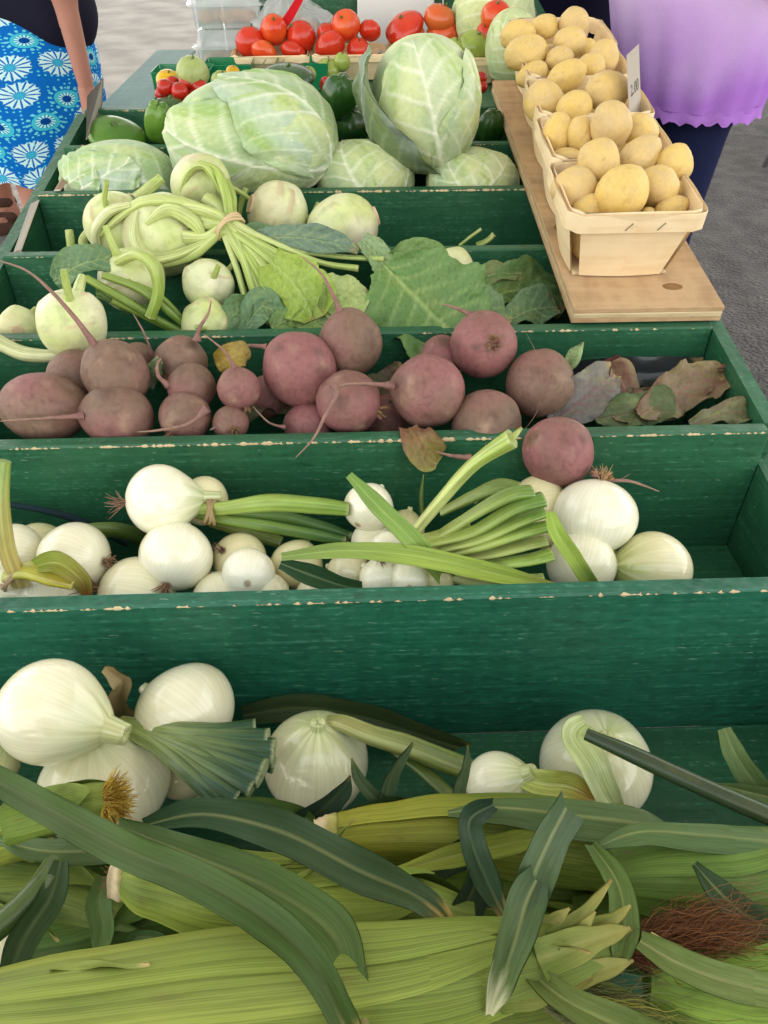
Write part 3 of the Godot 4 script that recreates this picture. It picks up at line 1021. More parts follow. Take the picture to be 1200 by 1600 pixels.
# ragged strips of husk that peel off an ear: part of the ear
func torn_strips(t: Node3D, pts: Array, rad: Array, n: int, c0: Color, c1: Color) -> void:
	var p := bez(pts, 40)
	for k in n:
		var i := rng.randi_range(6, 30)
		var tan := (p[i + 2] - p[i - 2]).normalized()
		var up := (Vector3.UP - tan * tan.y).normalized()
		var side := tan.cross(up)
		var a := rng.randf_range(0.5, 2.6)
		var out := side * cos(a) + up * sin(a)
		var r: float = lerpa(rad, i / 40.0) * 1.05
		var b := p[i] + out * r
		var l := rng.randf_range(0.03, 0.07)
		var dr := tan if rng.randf() < 0.75 else -tan
		var sw := side * rng.randf_range(-0.02, 0.02)
		var q := [b, b + dr * l * 0.4 + out * 0.002 + sw * 0.3, b + dr * l * 0.75 + out * 0.005 + sw, b + dr * l + out * rng.randf_range(0.002, 0.012) + sw * 1.6]
		var w := rng.randf_range(0.0012, 0.003)
		leaf(t, "torn_strip", q, [w * 0.6, w, w * 0.7, 0.0005], out, rng.randf_range(0.2, 0.7), 0.0015, 160.0, c0, c1, c1, {"mat": M.husk, "steps": 18, "across": 6, "lobes": 0.3, "twist": rng.randf_range(-0.8, 0.8), "tip": S(196, 178, 118), "tipa": 0.25})

func silk(parent: Node3D, at: Vector3, dir: Vector3, ln: float, spread: float, count: int, c0: Color, c1: Color, curl := 0.5, thin := 0.00055) -> void:
	var inv := parent.transform.affine_inverse()
	var b := along(dir)
	var mb := MB.new()
	for k in count:
		var a := rng.randf() * TAU
		var s := sqrt(rng.randf())
		var p0 := at + b * Vector3(cos(a) * spread * 0.3 * s, 0, sin(a) * spread * 0.3 * s)
		var d := b * Vector3(cos(a) * s * spread / ln, 1, sin(a) * s * spread / ln).normalized()
		var l := ln * rng.randf_range(0.55, 1.1)
		var cc := c0.lerp(c1, rng.randf())
		var q := [inv * p0]
		var at2 := p0
		for z in 6:
			at2 += d * l / 6.0 + Vector3(rng.randfn(), rng.randfn() * 0.8 - 0.25, rng.randfn()) * l * 0.055 * curl
			q.append(inv * at2)
		tube(mb, q, [thin, thin * 0.9, thin * 0.5], 12, 3, func(_u, _a): return cc, 1.0, 0.0, false)
	part("silk", mb.mesh(M.silk), parent).set_meta("kind", "stuff")

# the ragged, pale cut end of a shank
func shank(parent: Node3D, at: Vector3, dir: Vector3, r: float, ln: float) -> void:
	var inv := parent.transform.affine_inverse()
	var mb := MB.new()
	var p: Vector3 = inv * at
	var d := dir.normalized()
	tube(mb, [p - d * ln * 0.4, p + d * ln * 0.4, p + d * ln], [r * 0.98, r, r * 0.9], 12, 26, func(u: float, a: float): return S(170, 164, 96).lerp(S(206, 188, 152), smoothstep(0.35, 0.6, u + 0.2 * nz.get_noise_2d(a * 90.0, 5.0))) * (1.0 + 0.25 * nz.get_noise_2d(a * 300.0, u * 300.0)), 0.95, 0.03, true, 0.35)
	part("cut_shank", mb.mesh(M.root), parent)

func rubber_band(label: String, at: Vector3, axis: Vector3, r: float, n: int, col: Color) -> void:
	var t := thing("rubber_band", label, "rubber band", at, "", along(axis))
	for k in n:
		var pts := []
		var off := (k - (n - 1) * 0.5) * 0.0032
		for s in 13:
			var a := TAU * s / 12.0
			pts.append(Vector3(cos(a) * r, off + 0.0025 * sin(a * 2.0 + k), sin(a) * r * 0.85))
		var mb := MB.new()
		tube(mb, pts, [0.0016, 0.0016], 36, 8, func(_u, _a): return col, 1.3, 0.0, false)
		part("loop", mb.mesh(M.band), t)

# ---------- splint basket; the front faces +z; it stands on y = 0 ----------
func splint_basket(label: String, at: Vector3, w: float, d: float, h: float, tilt: float, group: String) -> Node3D:
	var t := thing("splint_basket", label, "basket", at, group, Basis(Vector3.RIGHT, tilt))
	var bw := w * 0.74
	var bd := d * 0.74
	var strip := func(called: String, q: Array, bow: Vector3) -> void:
		# a thin panel between four corners, a little bowed
		var mb := MB.new()
		var nrm: Vector3 = (q[1] - q[0]).cross(q[3] - q[0]).normalized()
		for side in [1.0, -1.0]:
			var v := PackedVector3Array()
			var c := PackedColorArray()
			var tt := PackedVector2Array()
			for j in 9:
				for i in 9:
					var u := i / 8.0 if side < 0 else 1.0 - i / 8.0
					var e := j / 8.0
					var p: Vector3 = q[0].lerp(q[1], u).lerp(q[3].lerp(q[2], u), e) + bow * sin(u * PI) * 0.004 + nrm * side * 0.0008
					v.append(p); c.append(Color.WHITE); tt.append(Vector2(u, e))
			mb.grid(v, c, tt, 9, 9)
		part(called, mb.mesh(M.splint), t)
	var f := 0.86
	strip.call("side_splint", [Vector3(-bw * f / 2, 0.002, bd / 2), Vector3(bw * f / 2, 0.002, bd / 2), Vector3(w * f / 2, h, d / 2), Vector3(-w * f / 2, h, d / 2)], Vector3(0, 0, 1))
	strip.call("side_splint", [Vector3(-bw * f / 2, 0.002, -bd / 2), Vector3(bw * f / 2, 0.002, -bd / 2), Vector3(w * f / 2, h, -d / 2), Vector3(-w * f / 2, h, -d / 2)], Vector3(0, 0, -1))
	strip.call("side_splint", [Vector3(-bw / 2, 0.002, -bd * f / 2), Vector3(-bw / 2, 0.002, bd * f / 2), Vector3(-w / 2, h, d * f / 2), Vector3(-w / 2, h, -d * f / 2)], Vector3(-1, 0, 0))
	strip.call("side_splint", [Vector3(bw / 2, 0.002, -bd * f / 2), Vector3(bw / 2, 0.002, bd * f / 2), Vector3(w / 2, h, d * f / 2), Vector3(w / 2, h, -d * f / 2)], Vector3(1, 0, 0))
	strip.call("base_splint", [Vector3(-bw / 2, 0.003, bd / 2), Vector3(bw / 2, 0.003, bd / 2), Vector3(bw / 2, 0.003, -bd / 2), Vector3(-bw / 2, 0.003, -bd / 2)], Vector3.ZERO)
	# rim band: a strip with rounded corners inside and outside the splints
	for s in [[0.0024, 0.0], [-0.0026, 0.002]]:
		var ring := PackedVector2Array()
		var cr := 0.018
		for k in 4:
			var cx: float = (w / 2 + s[0] - cr) * [1, -1, -1, 1][k]
			var cz: float = (d / 2 + s[0] - cr) * [1, 1, -1, -1][k]
			for a in 6:
				var an := PI * 0.5 * k + PI * 0.5 * a / 5.0
				ring.append(Vector2(cx + cos(an) * cr, cz + sin(an) * cr))
		ring.append(ring[0])
		var mb := MB.new()
		var nn := ring.size()
		var hb := h * 0.24
		var rows := [[0.0007, h - hb], [0.0009, h - 0.0012], [0.0, h + s[1]], [-0.0009, h - 0.0012], [-0.0007, h - hb]]
		var v := PackedVector3Array()
		var c := PackedColorArray()
		var tt := PackedVector2Array()
		for r in rows:
			for k in nn:
				var p := ring[k]
				var o := p.normalized()
				var wv := 0.0012 * sin(k * 1.3 + w * 900.0)
				v.append(Vector3(p.x + o.x * r[0], r[1] + wv, p.y + o.y * r[0])); c.append(Color.WHITE); tt.append(Vector2(k * 0.1, r[1]))
		mb.grid(v, c, tt, nn, rows.size(), true)
		part("rim_band", mb.mesh(M.splint), t)
	for x in [-0.012, 0.03]:
		var mb := MB.new()
		var y := h - h * 0.16
		tube(mb, [Vector3(x - 0.004, y - 0.005, d / 2 + 0.0042), Vector3(x + 0.0045, y + 0.005, d / 2 + 0.0042)], [0.0005, 0.0005], 2, 5, func(_u, _a): return S(70, 62, 56))
		part("staple", mb.mesh(M.dark_metal), t)
	return t

func build_all() -> void:
	build_plank()
	build_corn()
	build_front_onions()
	build_onions()
	build_beets()
	build_kohlrabi()
	build_cabbages()
	build_back()
	build_people()

func build_plank() -> void:
	var sl := atan(0.141)
	var t := thing("plywood_plank", "bare plywood plank sloping across the boards under the potato baskets", "plank", Vector3(0.398, top_at(0.945) + 0.001, -0.945), "", Basis(Vector3.RIGHT, sl))
	for k in 3:
		var mb := MB.new()
		add_box(mb, Vector3(0, 0.0037 + k * 0.0074, -0.41 + (0.0008 if k == 1 else 0.0)), Vector3(0.2025 - (0.002 if k == 1 else 0.0), 0.0074, 0.82), 0.0009)
		part("ply", mb.mesh([M.plank, M.bare, M.plank][k]), t)
	for q in [[0.045, -0.05, 0.0135, 0.0085], [-0.077, -0.215, 0.011, 0.014], [0.03, -0.5, 0.009, 0.009]]:
		var mb := MB.new()
		var so := rng.randf() * 90.0
		lathe(mb, PackedVector2Array([Vector2(1, -0.0012), Vector2(1, 0.0003), Vector2(0.8, 0.0006), Vector2(0.35, 0.0006), Vector2(0, 0.0005)]), 20, func(p, u, a): return 1.0 + 0.12 * nz.get_noise_2d(a * 90.0 + so, 0), func(u, a, p): return S(126, 92, 62).lerp(S(150, 114, 78), u + 0.5 * nz.get_noise_2d(a * 100.0, u * 90.0)), Vector3(q[2], 1, q[3]))
		part("knot", mb.mesh(M.root), t).position = Vector3(q[0], 0.0222, q[1])
	# baskets and their potatoes
	var gb := "potato baskets on the plank"
	var gp := "yellow potatoes heaped in the baskets"
	var y0 := 0.0235
	var names := ["front potato basket at the end of the plank", "second potato basket from the front of the plank", "middle potato basket on the plank", "fourth potato basket, beside the small price card", "rearmost potato basket at the back of the plank"]
	for k in 5:
		var d := 1.078 + 0.158 * k
		splint_basket("pale wood splint basket of potatoes, " + names[k].replace("potato basket ", ""), Vector3(0.376 + 0.009 * k, top_at(d) + y0, -d), 0.178, 0.154, 0.1, sl, gb)
	var ps := [
		["yellow potato at the left rim of the front basket", Vector3(0.3121, 1.0098, -1.0853), 0.0308, 0.0281, 0.5],
		["half sunk yellow potato in the front left corner of the front basket", Vector3(0.3269, 0.9951, -1.0515), 0.0251, 0.0173, 0.2],
		["largest round yellow potato front and centre in the front basket", Vector3(0.3667, 1.0170, -1.0441), 0.0349, 0.0332, 0.9],
		["dull tan potato right of the largest one in the front basket", Vector3(0.4233, 1.0143, -1.0747), 0.0270, 0.0288, 1.2],
		["small potato tucked at the right rear of the front basket", Vector3(0.4588, 1.0037, -1.0913), 0.0133, 0.0142, 0.3],
		["flat yellow potato in the front right corner of the front basket", Vector3(0.4403, 0.9949, -1.0503), 0.0252, 0.0148, 0.1],
		["tiny potato below the largest one at the front rim", Vector3(0.4061, 0.9899, -1.0435), 0.0095, 0.0078, 0.0],
		["knobbly tan potato on top between the first two baskets", Vector3(0.3479, 1.0367, -1.1127), 0.0283, 0.0300, 0.2],
		["oval yellow potato tilted on top of the front basket's rear", Vector3(0.4108, 1.0393, -1.1313), 0.0322, 0.0233, 0.6],
		["round yellow potato at the far right of the front basket", Vector3(0.4568, 1.0305, -1.1186), 0.0259, 0.0268, 0.4],
		["flat potato low behind the front basket's left rim", Vector3(0.3244, 1.0190, -1.1998), 0.0246, 0.0133, 0.1],
		["upright oval potato at the left rim of the second basket", Vector3(0.3170, 1.0378, -1.2408), 0.0241, 0.0327, 0.0],
		["narrow tan potato in the middle of the second basket", Vector3(0.3488, 1.0421, -1.2221), 0.0209, 0.0285, 0.3],
		["tall spotted potato topping the second basket", Vector3(0.3815, 1.0632, -1.1945), 0.0286, 0.0332, 0.2],
		["yellow potato at the right end of the second basket", Vector3(0.4410, 1.0437, -1.2336), 0.0316, 0.0240, -0.7],
		["smooth round potato at the front of the middle basket", Vector3(0.3567, 1.0603, -1.3159), 0.0290, 0.0240, 0.2],
		["big pale potato at the left of the middle basket", Vector3(0.3209, 1.0561, -1.3711), 0.0352, 0.0311, -0.4],
		["big smooth potato at the right of the middle basket", Vector3(0.4188, 1.0723, -1.3653), 0.0390, 0.0298, -0.2],
		["long potato lying across the rear of the middle basket", Vector3(0.3694, 1.0786, -1.4456), 0.0354, 0.0236, 0.4],
		["half hidden potato behind the long one", Vector3(0.4211, 1.0832, -1.4924), 0.0264, 0.0220, 0.2],
		["small oval potato at the left rim of the fourth basket", Vector3(0.3253, 1.0698, -1.5107), 0.0291, 0.0190, 0.4],
		["round potato in the middle of the fourth basket", Vector3(0.3776, 1.0895, -1.5369), 0.0248, 0.0203, 0.2],
		["round potato with dark eyes beside the price card", Vector3(0.4529, 1.0913, -1.5352), 0.0270, 0.0281, 0.3],
		["long pale potato at the left of the fourth basket", Vector3(0.3212, 1.0948, -1.5605), 0.0386, 0.0284, 0.2],
		["spotted potato high on the fourth basket", Vector3(0.4017, 1.1078, -1.5817), 0.0309, 0.0252, -0.1],
		["dull potato at the left of the rearmost basket", Vector3(0.3233, 1.1058, -1.6735), 0.0325, 0.0252, 0.2],
		["plain round potato in the middle of the rearmost basket", Vector3(0.3814, 1.1139, -1.7096), 0.0269, 0.0220, 0.1],
		["tall topmost potato of the rearmost basket", Vector3(0.4350, 1.1203, -1.7059), 0.0280, 0.0268, 0.9],
		["potato peeping out between the last two baskets", Vector3(0.4452, 1.0888, -1.6244), 0.0189, 0.0189, 0.1],
	]
	for p in ps: potato(p[0], p[1], p[2], p[3], gp, p[4])
	# hidden heap that carries the upper ones
	for k in 5:
		var d := 1.078 + 0.158 * k
		for q in [[-0.04, 0.03], [0.04, 0.03], [-0.035, -0.035], [0.042, -0.035]]:
			potato("potato buried in the lower layer of the %s basket, %s" % [["front", "second", "middle", "fourth", "rearmost"][k], ("left" if q[0] < 0 else "right") + (" front" if q[1] > 0 else " back")], Vector3(0.376 + 0.009 * k + q[0] * 0.9, top_at(d - q[1]) + 0.065, -d + q[1]), 0.036, 0.029, "potatoes buried under the heaped ones", rng.randf())
	# price card
	var c := thing("price_card", "leaning white price card behind the potatoes", "price card", Vector3(0.4649, 1.0330, -1.3347), "", Basis(Vector3.UP, 1.0) * Basis(Vector3.RIGHT, -0.22) * Basis(Vector3.FORWARD, -0.1))
	part("card", box_mesh(Vector3(0, 0.03, 0), Vector3(0.062, 0.15, 0.0012), M.cardboard, 0.0003), c)
	var tm := TextMesh.new()
	tm.text = "2.00"
	tm.font_size = 20
	tm.pixel_size = 0.0011
	tm.depth = 0.0003
	var sf := SystemFont.new()
	sf.font_names = PackedStringArray(["Droid Serif"])
	sf.font_italic = true
	tm.font = sf
	tm.material = M.ink
	part("writing", tm, c).position = Vector3(0, 0.052, 0.0009)

func build_corn() -> void:
	var pale := S(138, 150, 72)
	var mid := S(112, 132, 60)
	var deep := S(73, 99, 50)
	var blue := S(65, 86, 61)
	var rib := S(160, 166, 106)
	var up := Vector3(0, 1, 0.35)
	# the big ear along the front of the bin
	var e := corn("biggest ear of corn lying across the very front, brown silk at its right end", [Vector3(-0.2417, 0.8350, -0.1644), Vector3(-0.1649, 0.8350, -0.1674), Vector3(-0.0680, 0.8350, -0.1746), Vector3(0.0359, 0.8350, -0.1742), Vector3(0.1148, 0.8350, -0.1801), Vector3(0.1695, 0.8350, -0.1842)], [0.018, 0.027, 0.0295, 0.0285, 0.022, 0.006], pale, mid, {"layers": 3, "spin": 1.3, "wide": 0.55, "turn": 0.12, "strips": 2})
	silk(e, Vector3(0.1628, 0.8450, -0.1818), Vector3(1, 0.04, 0.0), 0.085, 0.009, 900, S(120, 74, 38), S(58, 36, 24), 1.0, 0.0002)
	silk(e, Vector3(0.1733, 0.8480, -0.1865), Vector3(1, 0.03, 0.03), 0.08, 0.009, 700, S(150, 98, 56), S(82, 52, 30), 1.3, 0.0002)
	for q in [[[Vector3(0.0928, 0.8550, -0.1790), Vector3(0.1146, 0.8550, -0.1925), Vector3(0.1290, 0.8700, -0.1970)], 0.008], [[Vector3(0.0998, 0.8550, -0.1752), Vector3(0.1286, 0.8550, -0.1847), Vector3(0.1425, 0.8750, -0.1925)], 0.007], [[Vector3(0.1064, 0.8600, -0.1732), Vector3(0.1388, 0.8600, -0.1824), Vector3(0.1655, 0.8600, -0.1886)], 0.011], [[Vector3(0.1032, 0.8500, -0.1699), Vector3(0.1334, 0.8500, -0.1688), Vector3(0.1655, 0.8500, -0.1745)], 0.011], [[Vector3(0.0831, 0.8500, -0.1623), Vector3(0.1091, 0.8500, -0.1613), Vector3(0.1385, 0.8500, -0.1662)], 0.012], [[Vector3(0.1160, 0.8600, -0.1833), Vector3(0.1384, 0.8600, -0.1971), Vector3(0.1554, 0.8800, -0.2086)], 0.006], [[Vector3(0.1236, 0.8600, -0.1830), Vector3(0.1530, 0.8600, -0.1928), Vector3(0.1644, 0.8750, -0.1954)], 0.006]]:
		leaf(e, "husk_tip", q[0], [q[1], q[1] * 0.9, q[1] * 0.5, 0.0008], up, 0.35, 0.0012, 90.0, mid, S(171, 166, 97), S(173, 169, 107), {"steps": 18, "across": 6, "mat": M.husk})
	# long leaf sweeping from the left edge to the bottom
	leaf(e, "long_leaf", [Vector3(-0.3152, 0.8000, -0.3569), Vector3(-0.2290, 0.8300, -0.3010), Vector3(-0.1515, 0.8600, -0.2499), Vector3(-0.0930, 0.8850, -0.2157), Vector3(-0.0478, 0.8950, -0.1862), Vector3(-0.0222, 0.8900, -0.1640), Vector3(-0.0089, 0.8700, -0.1481), Vector3(0.0010, 0.8500, -0.1353)], [0.009, 0.0105, 0.0105, 0.0102, 0.0098, 0.009, 0.008, 0.006], up, 0.5, 0.0018, 70.0, S(73, 96, 50), S(68, 91, 45), S(85, 91, 53), {"ribw": 0.2, "steps": 50})
	leaf(e, "hanging_leaf", [Vector3(0.1165, 0.8500, -0.2237), Vector3(0.1045, 0.8650, -0.2038), Vector3(0.0931, 0.8750, -0.1802), Vector3(0.0843, 0.8700, -0.1637), Vector3(0.0760, 0.8500, -0.1495)], [0.008, 0.0115, 0.0105, 0.008, 0.002], up, 0.5, 0.003, 60.0, blue, S(88, 108, 62), rib, {"tip": S(206, 206, 170), "tipa": 0.3, "twist": 0.3})
	# second ear, stub at left, behind the long leaf
	e = corn("light green ear with its pale stub left, half under the long leaf", [Vector3(-0.1642, 0.8000, -0.2584), Vector3(-0.1381, 0.8000, -0.2516), Vector3(-0.0877, 0.8000, -0.2410), Vector3(-0.0253, 0.8000, -0.2301), Vector3(0.0358, 0.8000, -0.2215), Vector3(0.0790, 0.8000, -0.2178)], [0.011, 0.021, 0.029, 0.031, 0.028, 0.016], S(153, 168, 74), mid, {"layers": 3, "spin": 1.6, "wide": 0.4, "turn": 0.14})
	shank(e, Vector3(-0.1595, 0.8000, -0.2578), Vector3(-1, 0.02, 0.05), 0.013, 0.014)
	silk(e, Vector3(-0.1666, 0.8000, -0.2594), Vector3(-1, -0.2, 0.2), 0.014, 0.012, 50, S(150, 110, 80), S(96, 62, 44), 0.8)
	leaf(e, "broad_leaf", [Vector3(-0.1673, 0.8300, -0.2817), Vector3(-0.1018, 0.8550, -0.2441), Vector3(-0.0505, 0.8700, -0.2151), Vector3(-0.0149, 0.8700, -0.1897), Vector3(-0.0039, 0.8600, -0.1672), Vector3(0.0011, 0.8500, -0.1445)], [0.005, 0.011, 0.014, 0.0145, 0.0105, 0.006], up, 0.45, 0.003, 70.0, S(78, 102, 58), S(84, 108, 54), S(137, 146, 90), {"ribw": 0.08})
	leaf(e, "dark_leaf", [Vector3(-0.1523, 0.8200, -0.2864), Vector3(-0.1086, 0.8250, -0.2908), Vector3(-0.0511, 0.8350, -0.2700), Vector3(0.0021, 0.8450, -0.2366), Vector3(0.0427, 0.8450, -0.2166), Vector3(0.0630, 0.8350, -0.2024)], [0.004, 0.011, 0.0135, 0.0125, 0.0085, 0.003], up, 0.45, 0.003, 75.0, S(55, 81, 56), S(68, 86, 53), S(153, 156, 100), {"tip": S(190, 160, 92), "tipa": 0.16, "ribw": 0.09})
	leaf(e, "under_leaf", [Vector3(-0.1195, 0.8000, -0.2762), Vector3(-0.0622, 0.8000, -0.2555), Vector3(-0.0077, 0.8000, -0.2315), Vector3(0.0610, 0.8000, -0.2123)], [0.008, 0.013, 0.014, 0.004], up, 0.3, 0.003, 50.0, S(62, 86, 53), S(55, 79, 45), rib, {})
	# third ear, with a ragged cut shank
	e = corn("ear with a ragged cut shank, yellow green sheath, in the middle of the bin", [Vector3(-0.0139, 0.7650, -0.3008), Vector3(0.0214, 0.7650, -0.3021), Vector3(0.0720, 0.7650, -0.3017), Vector3(0.1317, 0.7650, -0.2942), Vector3(0.1992, 0.7650, -0.2814), Vector3(0.2463, 0.7650, -0.2721)], [0.0175, 0.0215, 0.027, 0.031, 0.03, 0.02], S(152, 151, 56), S(81, 110, 50), {"layers": 2, "spin": 2.6, "strips": 0})
	shank(e, Vector3(-0.0169, 0.7650, -0.3014), Vector3(-1, 0.05, 0.1), 0.0172, 0.016)
	leaf(e, "folded_leaf", [Vector3(0.1563, 0.8150, -0.2913), Vector3(0.1336, 0.8400, -0.2559), Vector3(0.1160, 0.8500, -0.2278), Vector3(0.1076, 0.8450, -0.2122)], [0.013, 0.0125, 0.0125, 0.011], Vector3(0.1, 0.9, 0.6), 0.35, 0.002, 60.0, S(81, 103, 77), S(78, 100, 63), S(169, 174, 123), {"ribw": 0.16})
	leaf(e, "curled_leaf", [Vector3(0.1029, 0.8100, -0.2982), Vector3(0.0834, 0.8200, -0.2824), Vector3(0.0817, 0.8250, -0.2609), Vector3(0.0889, 0.8200, -0.2384), Vector3(0.0983, 0.8200, -0.2150)], [0.004, 0.009, 0.009, 0.009, 0.004], Vector3(0.3, 0.9, 0.3), 0.5, 0.002, 70.0, S(52, 74, 57), S(57, 81, 53), S(109, 125, 85), {"twist": 0.6})
	leaf(e, "sheath_leaf", [Vector3(0.0698, 0.8000, -0.2988), Vector3(0.1083, 0.8050, -0.2987), Vector3(0.1633, 0.8100, -0.2873), Vector3(0.2133, 0.8100, -0.2779), Vector3(0.2501, 0.8000, -0.2670)], [0.004, 0.012, 0.018, 0.017, 0.006], Vector3(0, 1, -0.2), -0.25, 0.002, 40.0, S(84, 105, 66), S(81, 103, 63), rib, {})
	leaf(e, "pale_leaf", [Vector3(0.0288, 0.8000, -0.2566), Vector3(0.0758, 0.8000, -0.2665), Vector3(0.1143, 0.8000, -0.2731), Vector3(0.1390, 0.8000, -0.2785)], [0.003, 0.008, 0.008, 0.003], up, 0.3, 0.002, 50.0, S(137, 146, 59), S(129, 144, 59), rib, {})
	# fourth ear, right
	e = corn("broad grey green ear at the right edge, above the brown silk", [Vector3(0.1805, 0.8000, -0.2454), Vector3(0.2193, 0.8000, -0.2449), Vector3(0.2643, 0.8000, -0.2423), Vector3(0.3134, 0.8000, -0.2386), Vector3(0.3622, 0.8000, -0.2350)], [0.019, 0.027, 0.031, 0.031, 0.026], S(98, 125, 57), S(90, 118, 62), {"layers": 3, "spin": 1.4, "wide": 0.5, "turn": 0.1, "strips": 1})
	leaf(e, "edge_leaf", [Vector3(0.1669, 0.8200, -0.2601), Vector3(0.1698, 0.8450, -0.2219), Vector3(0.1648, 0.8500, -0.1926), Vector3(0.1556, 0.8450, -0.1697)], [0.004, 0.008, 0.009, 0.003], Vector3(-0.3, 0.9, 0.4), 0.5, 0.002, 60.0, S(90, 115, 61), S(106, 126, 69), S(153, 160, 99), {})
	leaf(e, "dark_strip", [Vector3(0.2238, 0.8450, -0.2324), Vector3(0.2351, 0.8450, -0.2114), Vector3(0.2492, 0.8450, -0.1952), Vector3(0.2744, 0.8450, -0.1794)], [0.002, 0.009, 0.01, 0.006], Vector3(-0.2, 1, 0.3), 0.5, 0.002, 60.0, S(55, 77, 50), S(62, 82, 51), rib, {})
	leaf(e, "top_leaf", [Vector3(0.1685, 0.8200, -0.2578), Vector3(0.1980, 0.8350, -0.2606), Vector3(0.2403, 0.8380, -0.2551), Vector3(0.3084, 0.8300, -0.2507)], [0.003, 0.009, 0.011, 0.009], Vector3(0, 1, -0.1), -0.25, 0.002, 40.0, S(90, 113, 70), S(85, 109, 67), rib, {})
	# fifth ear, bottom right corner
	e = corn("smooth bright green ear in the front right corner of the bin", [Vector3(0.1765, 0.8300, -0.1706), Vector3(0.2020, 0.8300, -0.1644), Vector3(0.2385, 0.8300, -0.1578), Vector3(0.2820, 0.8300, -0.1511), Vector3(0.3249, 0.8300, -0.1445)], [0.014, 0.024, 0.029, 0.03, 0.026], S(119, 147, 63), S(116, 144, 60), {"layers": 3, "spin": 1.5, "wide": 0.5, "turn": 0.1})
	silk(e, Vector3(0.1292, 0.8400, -0.1522), Vector3(0.8, 0.1, 0.5), 0.06, 0.025, 160, S(173, 166, 74), S(127, 131, 63), 0.7, 0.0003)
	silk(e, Vector3(0.1121, 0.8300, -0.1626), Vector3(1, 0.1, 0.25), 0.08, 0.02, 160, S(127, 126, 80), S(84, 94, 56), 0.7, 0.0003)
	leaf(e, "strip_leaf", [Vector3(0.1692, 0.8600, -0.1813), Vector3(0.1844, 0.8700, -0.1649), Vector3(0.2098, 0.8700, -0.1541), Vector3(0.2492, 0.8700, -0.1446)], [0.005, 0.008, 0.009, 0.008], up, 0.35, 0.002, 60.0, S(98, 115, 62), S(114, 131, 75), S(167, 166, 116), {"ribw": 0.2})
	leaf(e, "corner_leaf", [Vector3(0.1001, 0.8500, -0.1735), Vector3(0.1166, 0.8620, -0.1522), Vector3(0.1398, 0.8700, -0.1365), Vector3(0.1705, 0.8700, -0.1235)], [0.004, 0.008, 0.01, 0.008], up, 0.35, 0.003, 60.0, S(107, 122, 63), S(90, 108, 56), rib, {})
	# small ear tip with yellow silk, left
	e = corn("small ear tip with a tuft of yellow silk below the onions at left", [Vector3(-0.2686, 0.7850, -0.3093), Vector3(-0.2419, 0.7850, -0.3177), Vector3(-0.2140, 0.7850, -0.3241), Vector3(-0.1940, 0.7850, -0.3277)], [0.016, 0.0175, 0.0165, 0.0135], S(113, 138, 59), S(133, 149, 70), {"layers": 2, "spin": 1.5, "strips": 0})
	silk(e, Vector3(-0.1959, 0.7900, -0.3260), Vector3(1, 0.3, -0.1), 0.02, 0.02, 420, S(206, 178, 70), S(150, 110, 44), 0.6, 0.00038)
	silk(e, Vector3(-0.1945, 0.7870, -0.3233), Vector3(0.7, 0.0, 0.8), 0.02, 0.014, 320, S(214, 190, 84), S(176, 138, 56), 0.6, 0.00038)
	leaf(e, "cross_leaf", [Vector3(-0.2799, 0.7750, -0.3047), Vector3(-0.2404, 0.7800, -0.2916), Vector3(-0.2063, 0.7800, -0.2893), Vector3(-0.1481, 0.7850, -0.2906)], [0.002, 0.008, 0.011, 0.009], up, 0.2, 0.002, 50.0, S(90, 111, 73), S(84, 103, 63), rib, {})
	e = corn("yellowish husked ear cut by the left edge under the onions", [Vector3(-0.3373, 0.7400, -0.3193), Vector3(-0.3028, 0.7400, -0.3234), Vector3(-0.2731, 0.7400, -0.3277), Vector3(-0.2563, 0.7400, -0.3326)], [0.022, 0.022, 0.018, 0.006], S(152, 166, 69), S(171, 175, 80), {"layers": 3})
	silk(e, Vector3(-0.2685, 0.7500, -0.3224), Vector3(1, 0.1, 0.3), 0.03, 0.012, 60, S(181, 166, 74), S(146, 131, 58), 0.6)
	# ears deep in the bin
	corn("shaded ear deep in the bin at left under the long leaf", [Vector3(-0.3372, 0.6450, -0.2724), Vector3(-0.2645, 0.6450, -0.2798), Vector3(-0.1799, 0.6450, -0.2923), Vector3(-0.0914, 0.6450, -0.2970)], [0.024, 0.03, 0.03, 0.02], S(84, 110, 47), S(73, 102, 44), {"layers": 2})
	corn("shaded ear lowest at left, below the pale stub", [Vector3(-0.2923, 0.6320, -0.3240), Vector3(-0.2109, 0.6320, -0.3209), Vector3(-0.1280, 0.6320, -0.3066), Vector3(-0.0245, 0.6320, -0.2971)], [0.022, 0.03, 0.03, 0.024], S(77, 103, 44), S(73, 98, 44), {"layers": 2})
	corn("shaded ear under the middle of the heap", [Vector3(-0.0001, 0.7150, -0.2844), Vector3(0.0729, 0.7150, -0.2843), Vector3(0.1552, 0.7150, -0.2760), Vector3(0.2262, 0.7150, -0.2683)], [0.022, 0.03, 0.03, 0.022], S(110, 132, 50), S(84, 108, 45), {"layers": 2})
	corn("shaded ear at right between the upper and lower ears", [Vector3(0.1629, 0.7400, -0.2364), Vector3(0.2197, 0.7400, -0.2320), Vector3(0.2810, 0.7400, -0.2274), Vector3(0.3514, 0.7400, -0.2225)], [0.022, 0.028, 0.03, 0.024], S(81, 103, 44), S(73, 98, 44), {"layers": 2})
	corn("shaded ear beneath the biggest front ear", [Vector3(-0.2408, 0.7000, -0.2175), Vector3(-0.1458, 0.7000, -0.2182), Vector3(-0.0396, 0.7000, -0.2099), Vector3(0.0645, 0.7000, -0.1935)], [0.02, 0.03, 0.03, 0.024], S(81, 107, 44), S(84, 110, 45), {"layers": 2})
